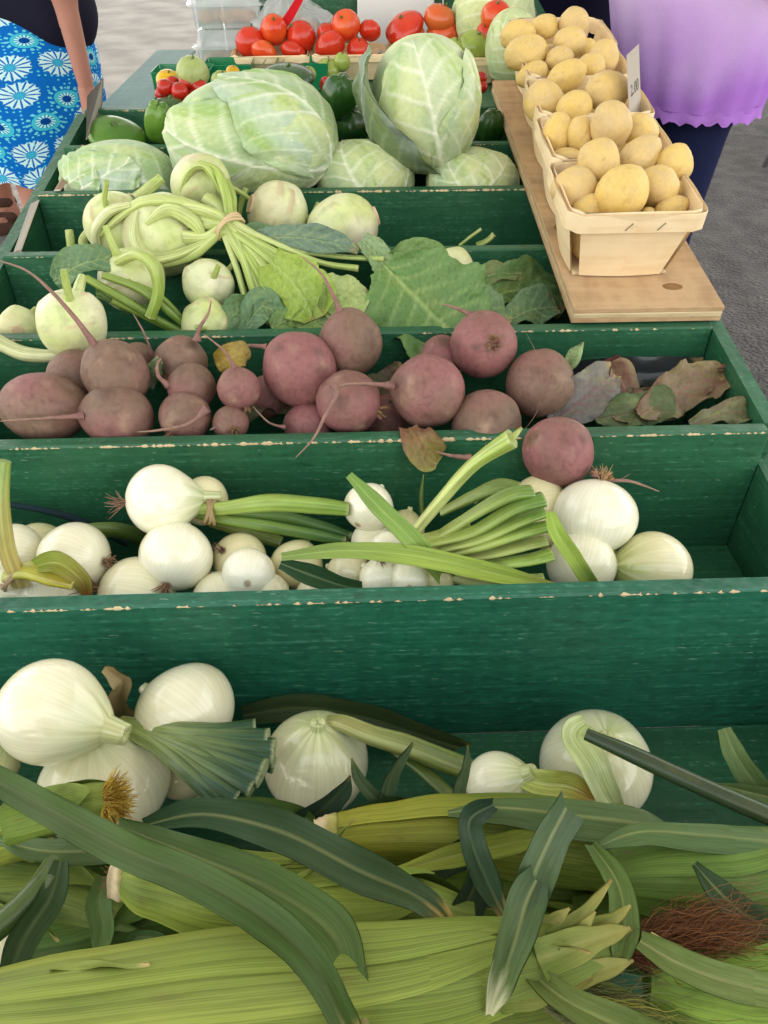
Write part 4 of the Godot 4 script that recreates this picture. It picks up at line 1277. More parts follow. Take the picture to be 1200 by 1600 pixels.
	corn("hidden ear at the rear of the bin floor", [Vector3(-0.0857, 0.6350, -0.3563), Vector3(-0.0009, 0.6350, -0.3531), Vector3(0.0959, 0.6350, -0.3495), Vector3(0.2049, 0.6350, -0.3454)], [0.022, 0.028, 0.03, 0.024], S(73, 95, 44), S(69, 93, 40), {"layers": 2})
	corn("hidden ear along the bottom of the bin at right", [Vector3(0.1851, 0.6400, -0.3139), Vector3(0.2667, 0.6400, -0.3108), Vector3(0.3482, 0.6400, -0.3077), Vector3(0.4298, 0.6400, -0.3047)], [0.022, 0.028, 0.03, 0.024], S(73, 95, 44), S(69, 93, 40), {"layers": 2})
	corn("low ear at the left edge under the small ear tip", [Vector3(-0.3918, 0.6650, -0.3188), Vector3(-0.3257, 0.6650, -0.3191), Vector3(-0.2618, 0.6650, -0.3085), Vector3(-0.2016, 0.6650, -0.2850)], [0.024, 0.03, 0.028, 0.018], S(128, 142, 68), S(112, 130, 62), {"layers": 2})
	corn("ear at the very front right, cut by the bottom of the picture", [Vector3(0.0324, 0.7650, -0.1571), Vector3(0.0915, 0.7650, -0.1637), Vector3(0.1547, 0.7650, -0.1632), Vector3(0.2180, 0.7650, -0.1501)], [0.02, 0.028, 0.028, 0.018], S(128, 142, 68), S(112, 130, 62), {"layers": 2})
	# loose leaves sticking up behind the ears
	var loose := [
		["dark pointed leaf tip against the second onion", [Vector3(-0.0624, 0.7400, -0.3198), Vector3(-0.0353, 0.7550, -0.3246), Vector3(-0.0137, 0.7750, -0.3321), Vector3(-0.0045, 0.7900, -0.3387)], [0.012, 0.013, 0.009, 0.0008], S(54, 75, 62)],
		["thin leaf tip bending left of the shank", [Vector3(0.0309, 0.7400, -0.3377), Vector3(0.0148, 0.7550, -0.3397), Vector3(0.0019, 0.7700, -0.3488), Vector3(-0.0030, 0.7850, -0.3575)], [0.007, 0.006, 0.0045, 0.0006], S(75, 94, 66)],
		["slender upright leaf tip behind the cut shank", [Vector3(0.0226, 0.7400, -0.3334), Vector3(0.0274, 0.7600, -0.3479), Vector3(0.0352, 0.7750, -0.3563), Vector3(0.0479, 0.7900, -0.3674)], [0.007, 0.007, 0.005, 0.0006], S(78, 99, 70)],
		["short grey leaf tip left of the sliced onion", [Vector3(0.0848, 0.7500, -0.3399), Vector3(0.0878, 0.7600, -0.3486), Vector3(0.0922, 0.7720, -0.3560), Vector3(0.0936, 0.7850, -0.3659)], [0.006, 0.006, 0.004, 0.0006], S(90, 109, 79)],
		["pale folded leaf hanging into the dark gap at left", [Vector3(-0.1814, 0.7900, -0.2646), Vector3(-0.1833, 0.7850, -0.2488), Vector3(-0.1818, 0.7700, -0.2375), Vector3(-0.1901, 0.7400, -0.2276)], [0.006, 0.0085, 0.008, 0.003], S(90, 115, 66)],
		["dark leaf crossing the lower left corner", [Vector3(-0.2130, 0.8000, -0.2727), Vector3(-0.2127, 0.8000, -0.2478), Vector3(-0.2233, 0.8000, -0.2190), Vector3(-0.2288, 0.7900, -0.1883)], [0.005, 0.009, 0.01, 0.004], S(54, 75, 44)],
		["dark leaf crossing behind the middle ear", [Vector3(0.0010, 0.7750, -0.2646), Vector3(0.0388, 0.7750, -0.2608), Vector3(0.0791, 0.7750, -0.2810), Vector3(0.1148, 0.7750, -0.2898)], [0.006, 0.011, 0.012, 0.004], S(50, 70, 45)],
		["narrow leaf scrap behind the third ear's shank", [Vector3(-0.0551, 0.7550, -0.3064), Vector3(-0.0195, 0.7550, -0.3158), Vector3(0.0224, 0.7550, -0.3297), Vector3(0.0440, 0.7550, -0.3357)], [0.006, 0.011, 0.009, 0.002], S(54, 77, 50)],
		["torn leaf scrap lying under the green onion tops", [Vector3(-0.0992, 0.7550, -0.3382), Vector3(-0.0725, 0.7550, -0.3333), Vector3(-0.0458, 0.7550, -0.3250), Vector3(-0.0298, 0.7550, -0.3135)], [0.006, 0.009, 0.009, 0.004], S(81, 105, 53)],
		["dark blade low between the middle ears", [Vector3(0.0563, 0.8000, -0.2085), Vector3(0.0725, 0.8100, -0.2243), Vector3(0.0830, 0.8150, -0.2409), Vector3(0.0879, 0.8150, -0.2610)], [0.008, 0.012, 0.01, 0.004], S(48, 67, 47)],
		["small curled leaf deep at lower left", [Vector3(-0.1711, 0.7400, -0.2312), Vector3(-0.1612, 0.7500, -0.2380), Vector3(-0.1454, 0.7550, -0.2333), Vector3(-0.1399, 0.7400, -0.2257)], [0.004, 0.008, 0.008, 0.003], S(65, 88, 50)],
	]
	for l in loose:
		var pp: Array = l[1]
		var t := thing("corn_leaf", l[0], "leaf", pp[0], "loose corn leaves")
		leaf(t, "blade", l[1], l[2], Vector3(0.25, 0.6, 0.8), 0.4, 0.0012, 60.0, l[3], l[3] * 1.1, l[3].lerp(rib, 0.35), {"steps": 26, "across": 8, "lobes": 0.12})
	var sp: Array = [Vector3(-0.2211, 0.7900, -0.2754), Vector3(-0.2227, 0.8000, -0.2548), Vector3(-0.2322, 0.8000, -0.2400), Vector3(-0.2511, 0.8000, -0.2201)]
	var st := thing("cornstalk", "thick bent green stem at the left edge of the bin", "stem", sp[0], "")
	stalk(st, "stem", sp, [0.008, 0.009, 0.009], S(84, 103, 53), S(73, 94, 45), 0.9)
	sp = [Vector3(0.1905, 0.8000, -0.3634), Vector3(0.2201, 0.8000, -0.3454), Vector3(0.2546, 0.8000, -0.3229), Vector3(0.2874, 0.8000, -0.3021), Vector3(0.3343, 0.8000, -0.2736)]
	st = thing("leek", "long dark green stem slanting over the right onion", "stem", sp[0], "")
	stalk(st, "stem", sp, [0.0055, 0.0072, 0.0078, 0.008], S(50, 69, 45), S(65, 82, 56), 0.85, 0.15)
	sp = [Vector3(0.3072, 0.8000, -0.3645), Vector3(0.3124, 0.7900, -0.3454), Vector3(0.3259, 0.7750, -0.3278), Vector3(0.3473, 0.7600, -0.3047)]
	st = thing("leek_leaf", "torn pale leek leaf standing at the right edge", "leaf", sp[0], "")
	leaf(st, "blade", sp, [0.005, 0.009, 0.011, 0.012], Vector3(-0.4, 0.5, 0.8), 0.4, 0.0015, 50.0, S(98, 119, 72), S(90, 114, 70), S(137, 150, 99), {})
	leaf(st, "side_blade", [Vector3(0.2956, 0.7750, -0.3289), Vector3(0.3177, 0.7750, -0.3207), Vector3(0.3356, 0.7750, -0.3134), Vector3(0.3500, 0.7750, -0.2992)], [0.001, 0.007, 0.009, 0.008], Vector3(0, 0.7, 0.8), 0.5, 0.001, 50.0, S(95, 115, 70), S(90, 111, 66), rib, {})

func build_front_onions() -> void:
	var g := "large onions at the back of the front bin"
	var on := onion("large white onion at far left with a banded bunch of green tops", Vector3(-0.2669, 0.7827, -0.4150), 0.0459, Vector3(1, -0.12, 0.3), {"flat": 0.98, "green": 0.55, "neck": 0.6, "neck_r": 0.27, "warm": 0.25, "roots": false, "group": g})
	# neck and the fan of cut green leaves
	var ends := [[400, 1138], [420, 1152], [430, 1165], [432, 1180], [425, 1195], [415, 1210], [405, 1225], [385, 1240], [350, 1250], [418, 1203], [395, 1232]]
	var heads := [Vector3(-0.0894, 0.7570, -0.4075), Vector3(-0.0768, 0.7600, -0.3964), Vector3(-0.0708, 0.7580, -0.3878), Vector3(-0.0716, 0.7550, -0.3796), Vector3(-0.0773, 0.7600, -0.3668), Vector3(-0.0809, 0.7560, -0.3597), Vector3(-0.0877, 0.7520, -0.3528), Vector3(-0.1000, 0.7480, -0.3474), Vector3(-0.1152, 0.7420, -0.3467), Vector3(-0.0728, 0.7420, -0.3803), Vector3(-0.0954, 0.7400, -0.3626)]
	var bases := [Vector3(-0.1771, 0.7520, -0.4156), Vector3(-0.1720, 0.7520, -0.4127), Vector3(-0.1692, 0.7520, -0.4099), Vector3(-0.1687, 0.7520, -0.4072), Vector3(-0.1683, 0.7520, -0.4046), Vector3(-0.1701, 0.7520, -0.4020), Vector3(-0.1708, 0.7520, -0.3994), Vector3(-0.1739, 0.7520, -0.3982), Vector3(-0.1796, 0.7520, -0.3984), Vector3(-0.1687, 0.7520, -0.4072), Vector3(-0.1701, 0.7520, -0.4020)]
	var mids := [Vector3(-0.1287, 0.7580, -0.4043), Vector3(-0.1225, 0.7580, -0.4001), Vector3(-0.1173, 0.7580, -0.3947), Vector3(-0.1153, 0.7580, -0.3870), Vector3(-0.1193, 0.7580, -0.3833), Vector3(-0.1225, 0.7580, -0.3784), Vector3(-0.1272, 0.7580, -0.3724), Vector3(-0.1345, 0.7580, -0.3666), Vector3(-0.1425, 0.7580, -0.3657), Vector3(-0.1150, 0.7580, -0.3844), Vector3(-0.1249, 0.7580, -0.3760)]
	for k in heads.size():
		var r := rng.randf_range(0.0072, 0.0098)
		stalk(on, "green_leaf", [Vector3(-0.2191, 0.7350, -0.4329) + Vector3(0, 0, 0.0004 * k), bases[k], mids[k], heads[k]], [0.008, r * 0.75, r, r * 1.05], S(168, 184, 112), S(40, 76, 50), 0.85)
	on = onion("white onion at the back left, half behind the green tops", Vector3(-0.1645, 0.7220, -0.4500), 0.0518, Vector3(-0.9, 0.1, -0.6), {"flat": 0.82, "green": 0.1, "warm": 0.3, "roots": false, "group": g})
	on = onion("white onion at front left, below the long onion neck", Vector3(-0.2329, 0.7002, -0.3950), 0.0598, Vector3(-0.12, 1, -0.35), {"flat": 0.8, "green": 0.3, "warm": 0.3, "roots": false, "neck": 0.1, "neck_r": 0.08, "group": g})
	on = onion("white onion in the middle with a long bent green stalk", Vector3(-0.0391, 0.6964, -0.4100), 0.0499, Vector3(0.08, 1, -0.1), {"flat": 0.95, "green": 0.55, "neck": 0.22, "neck_r": 0.17, "warm": 0.35, "roots": false, "group": g})
	var sp: Array = [Vector3(-0.0367, 0.7200, -0.4364), Vector3(-0.0155, 0.7450, -0.4211), Vector3(0.0137, 0.7450, -0.4064), Vector3(0.0484, 0.7350, -0.3996), Vector3(0.0836, 0.7200, -0.3920), Vector3(0.1250, 0.7050, -0.3832)]
	stalk(on, "green_leaf", sp, [0.0085, 0.0095, 0.0105, 0.0125, 0.013, 0.011], S(190, 192, 126), S(104, 124, 62), 0.7, 0.5)
	stalk(on, "green_leaf", [Vector3(0.0257, 0.7150, -0.4163), Vector3(0.0543, 0.7150, -0.3929), Vector3(0.0758, 0.7150, -0.3695), Vector3(0.0859, 0.7150, -0.3568)], [0.004, 0.0065, 0.007, 0.006], S(96, 118, 56), S(84, 104, 50), 0.6, 0.2)
	on = onion("white onion at right under the slanting dark stem", Vector3(0.2354, 0.6684, -0.4150), 0.0544, Vector3(-0.02, 1, 0.1), {"flat": 0.95, "green": 0.6, "neck": 0.12, "neck_r": 0.16, "warm": 0.15, "roots": false, "group": g})
	leaf(on, "neck_leaf", [Vector3(0.2089, 0.7520, -0.4064), Vector3(0.1937, 0.7630, -0.3862), Vector3(0.2009, 0.7650, -0.3593), Vector3(0.2093, 0.7520, -0.3399), Vector3(0.2205, 0.7350, -0.3287)], [0.008, 0.013, 0.013, 0.0115, 0.007], Vector3(-0.1, 0.9, 0.4), 0.3, 0.001, 40.0, S(184, 198, 134), S(192, 204, 146), S(150, 172, 96), {"mat": M.stalk})
	on = onion("small sliced looking onion left of the right onion", Vector3(0.1269, 0.7131, -0.3700), 0.0312, Vector3(0.75, 0.75, 0.1), {"flat": 0.9, "green": 0.6, "neck": 0.4, "neck_r": 0.3, "warm": 0.2, "roots": false, "group": g})
	leaf(on, "neck_leaf", [Vector3(0.1421, 0.7350, -0.3645), Vector3(0.1617, 0.7420, -0.3535), Vector3(0.1823, 0.7450, -0.3479), Vector3(0.2028, 0.7400, -0.3382)], [0.008, 0.011, 0.011, 0.005], Vector3(0, 1, 0.4), 0.4, 0.001, 40.0, S(172, 186, 96), S(160, 160, 72), S(190, 200, 130), {"mat": M.stalk, "tip": S(176, 140, 62), "tipa": 0.4})
	on = onion("small onion in the shade under the green tops", Vector3(-0.1751, 0.6577, -0.4300), 0.0281, Vector3(0.5, -0.7, 0.5), {"green": 0.3, "warm": 0.6, "group": g})
	on = onion("greenish onion cut by the left edge", Vector3(-0.3514, 0.6833, -0.4300), 0.0236, Vector3(0.4, 0.6, -0.4), {"green": 1.0, "warm": 0.8, "roots": false, "group": g})
	on = onion("cream onion at the lower left edge among the corn", Vector3(-0.2608, 0.7500, -0.2396), 0.0158, Vector3(-0.5, 0.8, 0.1), {"green": 0.2, "warm": 0.5, "roots": false, "group": g})
	var dp: Array = [Vector3(-0.2327, 0.6951, -0.4700), Vector3(-0.2278, 0.7332, -0.4650), Vector3(-0.2176, 0.7640, -0.4600), Vector3(-0.2259, 0.7923, -0.4550)]
	var t := thing("dry_onion_skin", "papery tan dry leaf between the two left onions", "dry leaf", dp[0], "")
	leaf(t, "blade", dp, [0.014, 0.011, 0.009, 0.006], Vector3(0.2, 0.5, 0.9), 0.7, 0.003, 120.0, S(150, 132, 92), S(176, 158, 122), S(130, 110, 76), {"mat": M.skin_dry, "lobes": 0.5})
	dp = [Vector3(-0.1194, 0.6672, -0.4870), Vector3(-0.0584, 0.6773, -0.4870), Vector3(0.0079, 0.6558, -0.4870), Vector3(0.0705, 0.6194, -0.4870), Vector3(0.1445, 0.5777, -0.4870)]
	t = thing("leek_leaf", "dark leaf lying along the foot of the front board", "leaf", dp[0], "")
	leaf(t, "blade", dp, [0.01, 0.015, 0.016, 0.013, 0.006], Vector3(0, 0.7, 0.7), 0.3, 0.001, 40.0, S(50, 66, 40), S(56, 72, 40), S(84, 96, 56), {})

func build_onions() -> void:
	var g := "white onions in the second trough"
	var rc := S(112, 74, 60)
	var data := [
		# label, at, r, axis (neck), options
		["white onion on top at left, brown roots on its left side", Vector3(-0.2077, 0.8239, -0.6550), 0.0388, Vector3(0.9616, -0.1549, -0.2265), {"green": 0.6, "neck": 0.75, "neck_r": 0.24, "warm": 0.05, "rootcol": rc, "root_size": 0.3}],
		["pale green onion behind the topmost left one", Vector3(-0.1690, 0.7983, -0.6850), 0.0290, Vector3(0.7, -0.5, 0.2), {"green": 0.35, "warm": 0.75, "roots": false}],
		["round white onion facing its dark roots to the viewer", Vector3(-0.1885, 0.7868, -0.6050), 0.0388, Vector3(0.1402, 0.1956, -0.9706), {"green": 0.2, "warm": 0.1, "rootcol": rc}],
		["white onion at left with roots on its right side", Vector3(-0.2969, 0.7841, -0.6100), 0.0389, Vector3(-0.9517, -0.0852, -0.2951), {"green": 0.2, "warm": 0.1, "rootcol": S(126, 88, 58), "root_size": 0.36}],
		["white onion lying behind the front board at left, roots up", Vector3(-0.2318, 0.7560, -0.5780), 0.0421, Vector3(0.9194, -0.3918, -0.0358), {"green": 0.2, "warm": 0.45, "rootcol": rc, "root_size": 0.34}],
		["white onion sunk behind the board under the yellowed leaf", Vector3(-0.3186, 0.7469, -0.5750), 0.0408, Vector3(-0.2, -0.4, -1), {"green": 0.1, "warm": 0.1, "roots": false}],
		["onion cut by the left edge of the trough", Vector3(-0.3652, 0.7808, -0.6200), 0.0345, Vector3(-1, 0.3, 0.2), {"green": 0.3, "warm": 0.2, "roots": false}],
		["greenish onion behind the leftmost ones", Vector3(-0.3579, 0.7530, -0.6600), 0.0306, Vector3(0.6, 0.3, -0.3), {"green": 0.5, "warm": 0.7}],
		["onion half hidden at the lower left corner", Vector3(-0.3648, 0.7611, -0.5800), 0.0310, Vector3(-1, 0.3, 0.2), {"green": 0.3, "warm": 0.3, "roots": false}],
		["cream onion with wiry roots behind a whiter one", Vector3(-0.1266, 0.7619, -0.6250), 0.0304, Vector3(0.4913, -0.7963, -0.3528), {"green": 0.2, "warm": 0.7, "rootcol": rc, "root_size": 0.3}],
		["glossy white onion in front of the cream one", Vector3(-0.1110, 0.7779, -0.5850), 0.0283, Vector3(-0.1, -0.4, -1), {"green": 0.05, "warm": 0.0, "roots": false}],
		["white onion low behind the board between two others", Vector3(-0.1420, 0.7527, -0.5750), 0.0300, Vector3(-0.4, 0.2, -1), {"green": 0.1, "warm": 0.35, "rootcol": rc}],
		["smooth white onion low behind the board, right of the glossy one", Vector3(-0.0922, 0.7556, -0.5750), 0.0245, Vector3(0.7, -0.2, -0.7), {"green": 0.1, "warm": 0.25, "roots": false}],
		["cream onion beneath the cut stalk tips", Vector3(-0.0633, 0.7546, -0.6200), 0.0298, Vector3(0.3, 0.4, -0.7), {"green": 0.35, "warm": 0.7, "roots": false}],
		["onion low under the dark green blade", Vector3(-0.0369, 0.7485, -0.5750), 0.0274, Vector3(0.3, -0.3, -0.8), {"green": 0.1, "warm": 0.4, "roots": false}],
		["heart shaped white onion crossed by a green blade", Vector3(0.0177, 0.8070, -0.6550), 0.0283, Vector3(0.4, 0.2, -0.7), {"green": 0.1, "warm": 0.1, "roots": false}],
		["white onion below the heart shaped one, roots left", Vector3(0.0198, 0.7681, -0.6400), 0.0244, Vector3(0.8604, -0.2580, -0.4394), {"green": 0.1, "warm": 0.2, "rootcol": S(150, 116, 80)}],
		["small white onion with a brown root disc in the middle of the trough", Vector3(0.0367, 0.7910, -0.6000), 0.0218, Vector3(0.2404, -0.3597, -0.9016), {"green": 0.1, "warm": 0.1, "rootcol": rc}],
		["small cream onion with frayed pale roots on its right", Vector3(-0.0056, 0.7631, -0.6000), 0.0236, Vector3(-0.8968, -0.0728, -0.4364), {"green": 0.1, "warm": 0.5, "rootcol": S(170, 134, 96), "root_size": 0.4}],
		["tiny white onion low in the middle", Vector3(0.0263, 0.7751, -0.5750), 0.0215, Vector3(-0.6, 0.2, -0.6), {"green": 0.1, "warm": 0.15, "roots": false}],
		["small white onion frontmost at the board, root disc facing out", Vector3(0.0571, 0.7769, -0.5720), 0.0215, Vector3(0.0348, -0.3823, -0.9234), {"green": 0.2, "warm": 0.2, "rootcol": S(150, 110, 84), "flat": 1.05}],
		["small yellowish onion right of the frontmost small one", Vector3(0.0878, 0.7678, -0.5800), 0.0204, Vector3(0.5, 0.4, -0.4), {"green": 0.6, "warm": 0.9, "roots": false}],
		["tan onion in shade behind the green blade", Vector3(0.0598, 0.7507, -0.6800), 0.0241, Vector3(0.2, 0.6, -0.4), {"green": 0.3, "warm": 0.9, "roots": false}],
		["pale green onion behind the cut stalks at right", Vector3(0.2142, 0.7878, -0.6800), 0.0324, Vector3(-0.6, 0.1, 0.2), {"green": 0.4, "warm": 0.8, "roots": false}],
		["pale onion in the gap beside the biggest white one", Vector3(0.2187, 0.7689, -0.6600), 0.0279, Vector3(-0.6, 0.1, 0.2), {"green": 0.5, "warm": 0.8, "roots": false}],
		["biggest white onion on top at right under the fallen beet", Vector3(0.2694, 0.7963, -0.6450), 0.0470, Vector3(-0.1703, -0.8455, 0.5062), {"green": 0.2, "warm": 0.02, "flat": 0.86, "rootcol": S(176, 142, 98), "root_size": 0.22}],
		["white onion at right behind the board with a dark root disc", Vector3(0.2483, 0.7645, -0.6000), 0.0378, Vector3(0.3339, -0.0223, -0.9423), {"green": 0.25, "warm": 0.15, "rootcol": S(96, 66, 48)}],
		["last onion at the right end, yellow green on its left", Vector3(0.3307, 0.7536, -0.6000), 0.0425, Vector3(-1, 0.25, 0.1), {"green": 0.95, "warm": 0.5, "neck": 0.5, "roots": false, "flat": 0.95}],
	]
	var made := {}
	for k in data.size():
		var q: Array = data[k]
		q[4]["group"] = g
		made[k] = onion(q[0], q[1], q[2], q[3], q[4])
	var grn := S(112, 146, 66)
	var dgr := S(66, 104, 58)
	var pal := S(196, 206, 132)
	# banded green tops of the topmost left onion
	stalk(made[0], "green_leaf", [Vector3(-0.1753, 0.8112, -0.6550), Vector3(-0.1430, 0.8144, -0.6500), Vector3(-0.0896, 0.8249, -0.6450), Vector3(-0.0416, 0.8223, -0.6420), Vector3(-0.0039, 0.8174, -0.6400)], [0.006, 0.0075, 0.0095, 0.0095, 0.0075], S(168, 188, 96), S(132, 164, 72), 0.8)
	stalk(made[0], "green_leaf", [Vector3(-0.1778, 0.8007, -0.6600), Vector3(-0.1428, 0.7945, -0.6550), Vector3(-0.0935, 0.7878, -0.6500), Vector3(-0.0443, 0.7783, -0.6450), Vector3(-0.0088, 0.7719, -0.6400)], [0.006, 0.0075, 0.0095, 0.0095, 0.006], S(150, 176, 82), S(76, 118, 58), 0.8)
	stalk(made[0], "green_leaf", [Vector3(-0.1751, 0.8001, -0.6650), Vector3(-0.1436, 0.7973, -0.6650), Vector3(-0.0865, 0.7950, -0.6600), Vector3(-0.0372, 0.7816, -0.6550), Vector3(-0.0031, 0.7695, -0.6500)], [0.006, 0.0075, 0.0095, 0.0085, 0.006], S(128, 158, 74), S(60, 100, 54), 0.8)
	stalk(made[1], "green_leaf", [Vector3(-0.1661, 0.7624, -0.6900), Vector3(-0.1216, 0.7527, -0.6800), Vector3(-0.0843, 0.7444, -0.6700)], [0.008, 0.011, 0.009], S(176, 184, 100), S(140, 160, 80), 0.8)
	rubber_band("tan rubber bands round the green tops at left", Vector3(-0.1538, 0.8085, -0.6520), Vector3(1, -0.1, 0.1), 0.0145, 3, S(158, 138, 100))
	# the bunch of cut stalks right of the middle
	var stalks := [
		[[Vector3(0.0701, 0.8173, -0.6100), Vector3(0.0907, 0.8612, -0.6000), Vector3(0.1198, 0.9043, -0.6000), Vector3(0.1542, 0.9335, -0.6000)], [0.011, 0.011, 0.0125, 0.017], S(216, 222, 156), S(168, 192, 92)],
		[[Vector3(0.0766, 0.8006, -0.6000), Vector3(0.1120, 0.8307, -0.6000), Vector3(0.1564, 0.8593, -0.6050), Vector3(0.1834, 0.8603, -0.6100)], [0.006, 0.008, 0.01, 0.011], S(190, 202, 120), grn],
		[[Vector3(0.0789, 0.8097, -0.5900), Vector3(0.1244, 0.8259, -0.5900), Vector3(0.1623, 0.8505, -0.5950), Vector3(0.1949, 0.8580, -0.6000)], [0.006, 0.008, 0.01, 0.011], S(176, 192, 104), S(104, 140, 62)],
		[[Vector3(0.0859, 0.8004, -0.5900), Vector3(0.1308, 0.8196, -0.5850), Vector3(0.1694, 0.8375, -0.5900), Vector3(0.1972, 0.8410, -0.6000)], [0.006, 0.008, 0.009, 0.009], S(190, 200, 116), S(120, 156, 70)],
		[[Vector3(0.0930, 0.7928, -0.5900), Vector3(0.1370, 0.8168, -0.5800), Vector3(0.1730, 0.8270, -0.5850), Vector3(0.1999, 0.8304, -0.5900)], [0.006, 0.008, 0.009, 0.009], S(186, 198, 112), S(126, 160, 72)],
		[[Vector3(0.0994, 0.7899, -0.5850), Vector3(0.1444, 0.8049, -0.5780), Vector3(0.1770, 0.8136, -0.5800), Vector3(0.1991, 0.8146, -0.5850)], [0.006, 0.007, 0.008, 0.008], S(180, 188, 110), S(150, 168, 92)],
		[[Vector3(0.1264, 0.7825, -0.5800), Vector3(0.1576, 0.7965, -0.5720), Vector3(0.1837, 0.8010, -0.5720), Vector3(0.2051, 0.8047, -0.5750)], [0.007, 0.008, 0.009, 0.01], S(170, 194, 100), S(150, 182, 86)],
		[[Vector3(0.0600, 0.8012, -0.6050), Vector3(0.0797, 0.8078, -0.6000), Vector3(0.0995, 0.8161, -0.6000), Vector3(0.1225, 0.8242, -0.6000)], [0.009, 0.009, 0.008, 0.006], S(200, 206, 136), S(160, 180, 92)],
		[[Vector3(0.0969, 0.8106, -0.6400), Vector3(0.1294, 0.8360, -0.6350), Vector3(0.1556, 0.8482, -0.6350), Vector3(0.1752, 0.8473, -0.6300)], [0.007, 0.009, 0.012, 0.011], S(150, 168, 90), S(108, 134, 66)],
		[[Vector3(0.0934, 0.7751, -0.5850), Vector3(0.1268, 0.7703, -0.5760), Vector3(0.1673, 0.7680, -0.5720), Vector3(0.2010, 0.7715, -0.5720)], [0.01, 0.012, 0.011, 0.008], S(206, 212, 156), S(172, 194, 104)],
		[[Vector3(0.0662, 0.7983, -0.5950), Vector3(0.0927, 0.7983, -0.5900), Vector3(0.1200, 0.7854, -0.5850)], [0.008, 0.01, 0.006], S(214, 206, 150), S(200, 204, 140)],
	]
	var bt := thing("green_onion_bunch", "bunch of cut pale green onion stalks fanning to the right", "onion stalks", Vector3(0.0929, 0.8046, -0.5950), "")
	for q in stalks: stalk(bt, "cut_stalk", q[0], q[1], q[2], q[3], 0.55)
	leaf(bt, "frayed_end", [Vector3(0.1365, 0.9212, -0.5970), Vector3(0.1506, 0.9335, -0.5970), Vector3(0.1612, 0.9477, -0.5970)], [0.003, 0.004, 0.0015], Vector3(0, 0.5, 0.8), 0.4, 0.001, 90.0, S(186, 200, 110), S(206, 212, 150), pal, {"steps": 14, "across": 6})
	leaf(bt, "flat_leaf", [Vector3(-0.0017, 0.8945, -0.6000), Vector3(0.0258, 0.8672, -0.5850), Vector3(0.0572, 0.8355, -0.5720), Vector3(0.0878, 0.7918, -0.5700), Vector3(0.1148, 0.7425, -0.5750)], [0.004, 0.009, 0.0105, 0.01, 0.007], Vector3(0.3, 0.6, 0.8), 0.3, 0.0008, 40.0, S(124, 158, 84), S(150, 180, 90), S(170, 192, 110), {"ribw": 0.1})
	leaf(bt, "flat_leaf", [Vector3(-0.0726, 0.8110, -0.5750), Vector3(-0.0070, 0.8259, -0.5660), Vector3(0.0567, 0.8222, -0.5600), Vector3(0.1220, 0.8040, -0.5580), Vector3(0.2107, 0.7750, -0.5560)], [0.004, 0.008, 0.0105, 0.01, 0.005], Vector3(0, 0.75, 0.7), 0.35, 0.0008, 40.0, S(128, 152, 86), S(168, 190, 84), S(176, 196, 110), {"ribw": 0.1})
	leaf(bt, "flat_leaf", [Vector3(-0.0747, 0.8020, -0.5750), Vector3(-0.0411, 0.7893, -0.5680), Vector3(-0.0053, 0.7772, -0.5620), Vector3(0.0378, 0.7709, -0.5600)], [0.006, 0.011, 0.009, 0.003], Vector3(0, 0.7, 0.7), 0.4, 0.001, 40.0, S(52, 82, 56), S(58, 92, 56), S(150, 166, 120), {"ribw": 0.08})
	leaf(bt, "flat_leaf", [Vector3(0.1958, 0.8620, -0.5750), Vector3(0.2000, 0.8516, -0.5580), Vector3(0.2195, 0.8213, -0.5530), Vector3(0.2470, 0.7774, -0.5550), Vector3(0.2717, 0.7422, -0.5600)], [0.004, 0.0075, 0.0085, 0.008, 0.005], Vector3(-0.3, 0.6, 0.8), 0.35, 0.0008, 40.0, S(150, 180, 80), S(170, 192, 96), S(186, 204, 120), {})
	leaf(bt, "thin_blade", [Vector3(0.0802, 0.7728, -0.6800), Vector3(0.0778, 0.8014, -0.6800), Vector3(0.0798, 0.8314, -0.6800)], [0.003, 0.0025, 0.0006], Vector3(0.2, 0.3, 1), 0.3, 0.0004, 60.0, S(88, 118, 62), S(104, 132, 76), pal, {"steps": 12, "across": 4})
	leaf(bt, "thin_blade", [Vector3(0.1385, 0.7901, -0.6800), Vector3(0.1519, 0.8057, -0.6800), Vector3(0.1614, 0.8219, -0.6800)], [0.0025, 0.002, 0.0005], Vector3(0.2, 0.3, 1), 0.3, 0.0004, 60.0, S(150, 160, 110), S(170, 178, 130), pal, {"steps": 12, "across": 4})
	stalk(made[27], "green_leaf", [Vector3(0.2980, 0.7598, -0.6050), Vector3(0.2772, 0.7581, -0.6200), Vector3(0.2532, 0.7561, -0.6400)], [0.012, 0.011, 0.009], S(176, 190, 96), S(110, 140, 70), 0.8)
	# leaves at the left end
	var lt := thing("green_onion_bunch", "yellowing onion leaves tied at the left end of the trough", "onion stalks", Vector3(-0.3606, 0.7790, -0.6000), "")
	stalk(lt, "cut_stalk", [Vector3(-0.3245, 0.9204, -0.6000), Vector3(-0.3337, 0.8863, -0.5850), Vector3(-0.3400, 0.8405, -0.5720), Vector3(-0.3411, 0.7893, -0.5700)], [0.007, 0.009, 0.011, 0.012], S(128, 158, 72), S(196, 176, 112), 0.7, 0.4)
	stalk(lt, "cut_stalk", [Vector3(-0.3511, 0.7989, -0.5700), Vector3(-0.3283, 0.8090, -0.5680), Vector3(-0.3011, 0.8069, -0.5600), Vector3(-0.2760, 0.8032, -0.5520)], [0.009, 0.011, 0.011, 0.008], S(176, 186, 92), S(190, 176, 60), 0.55, 0.3)
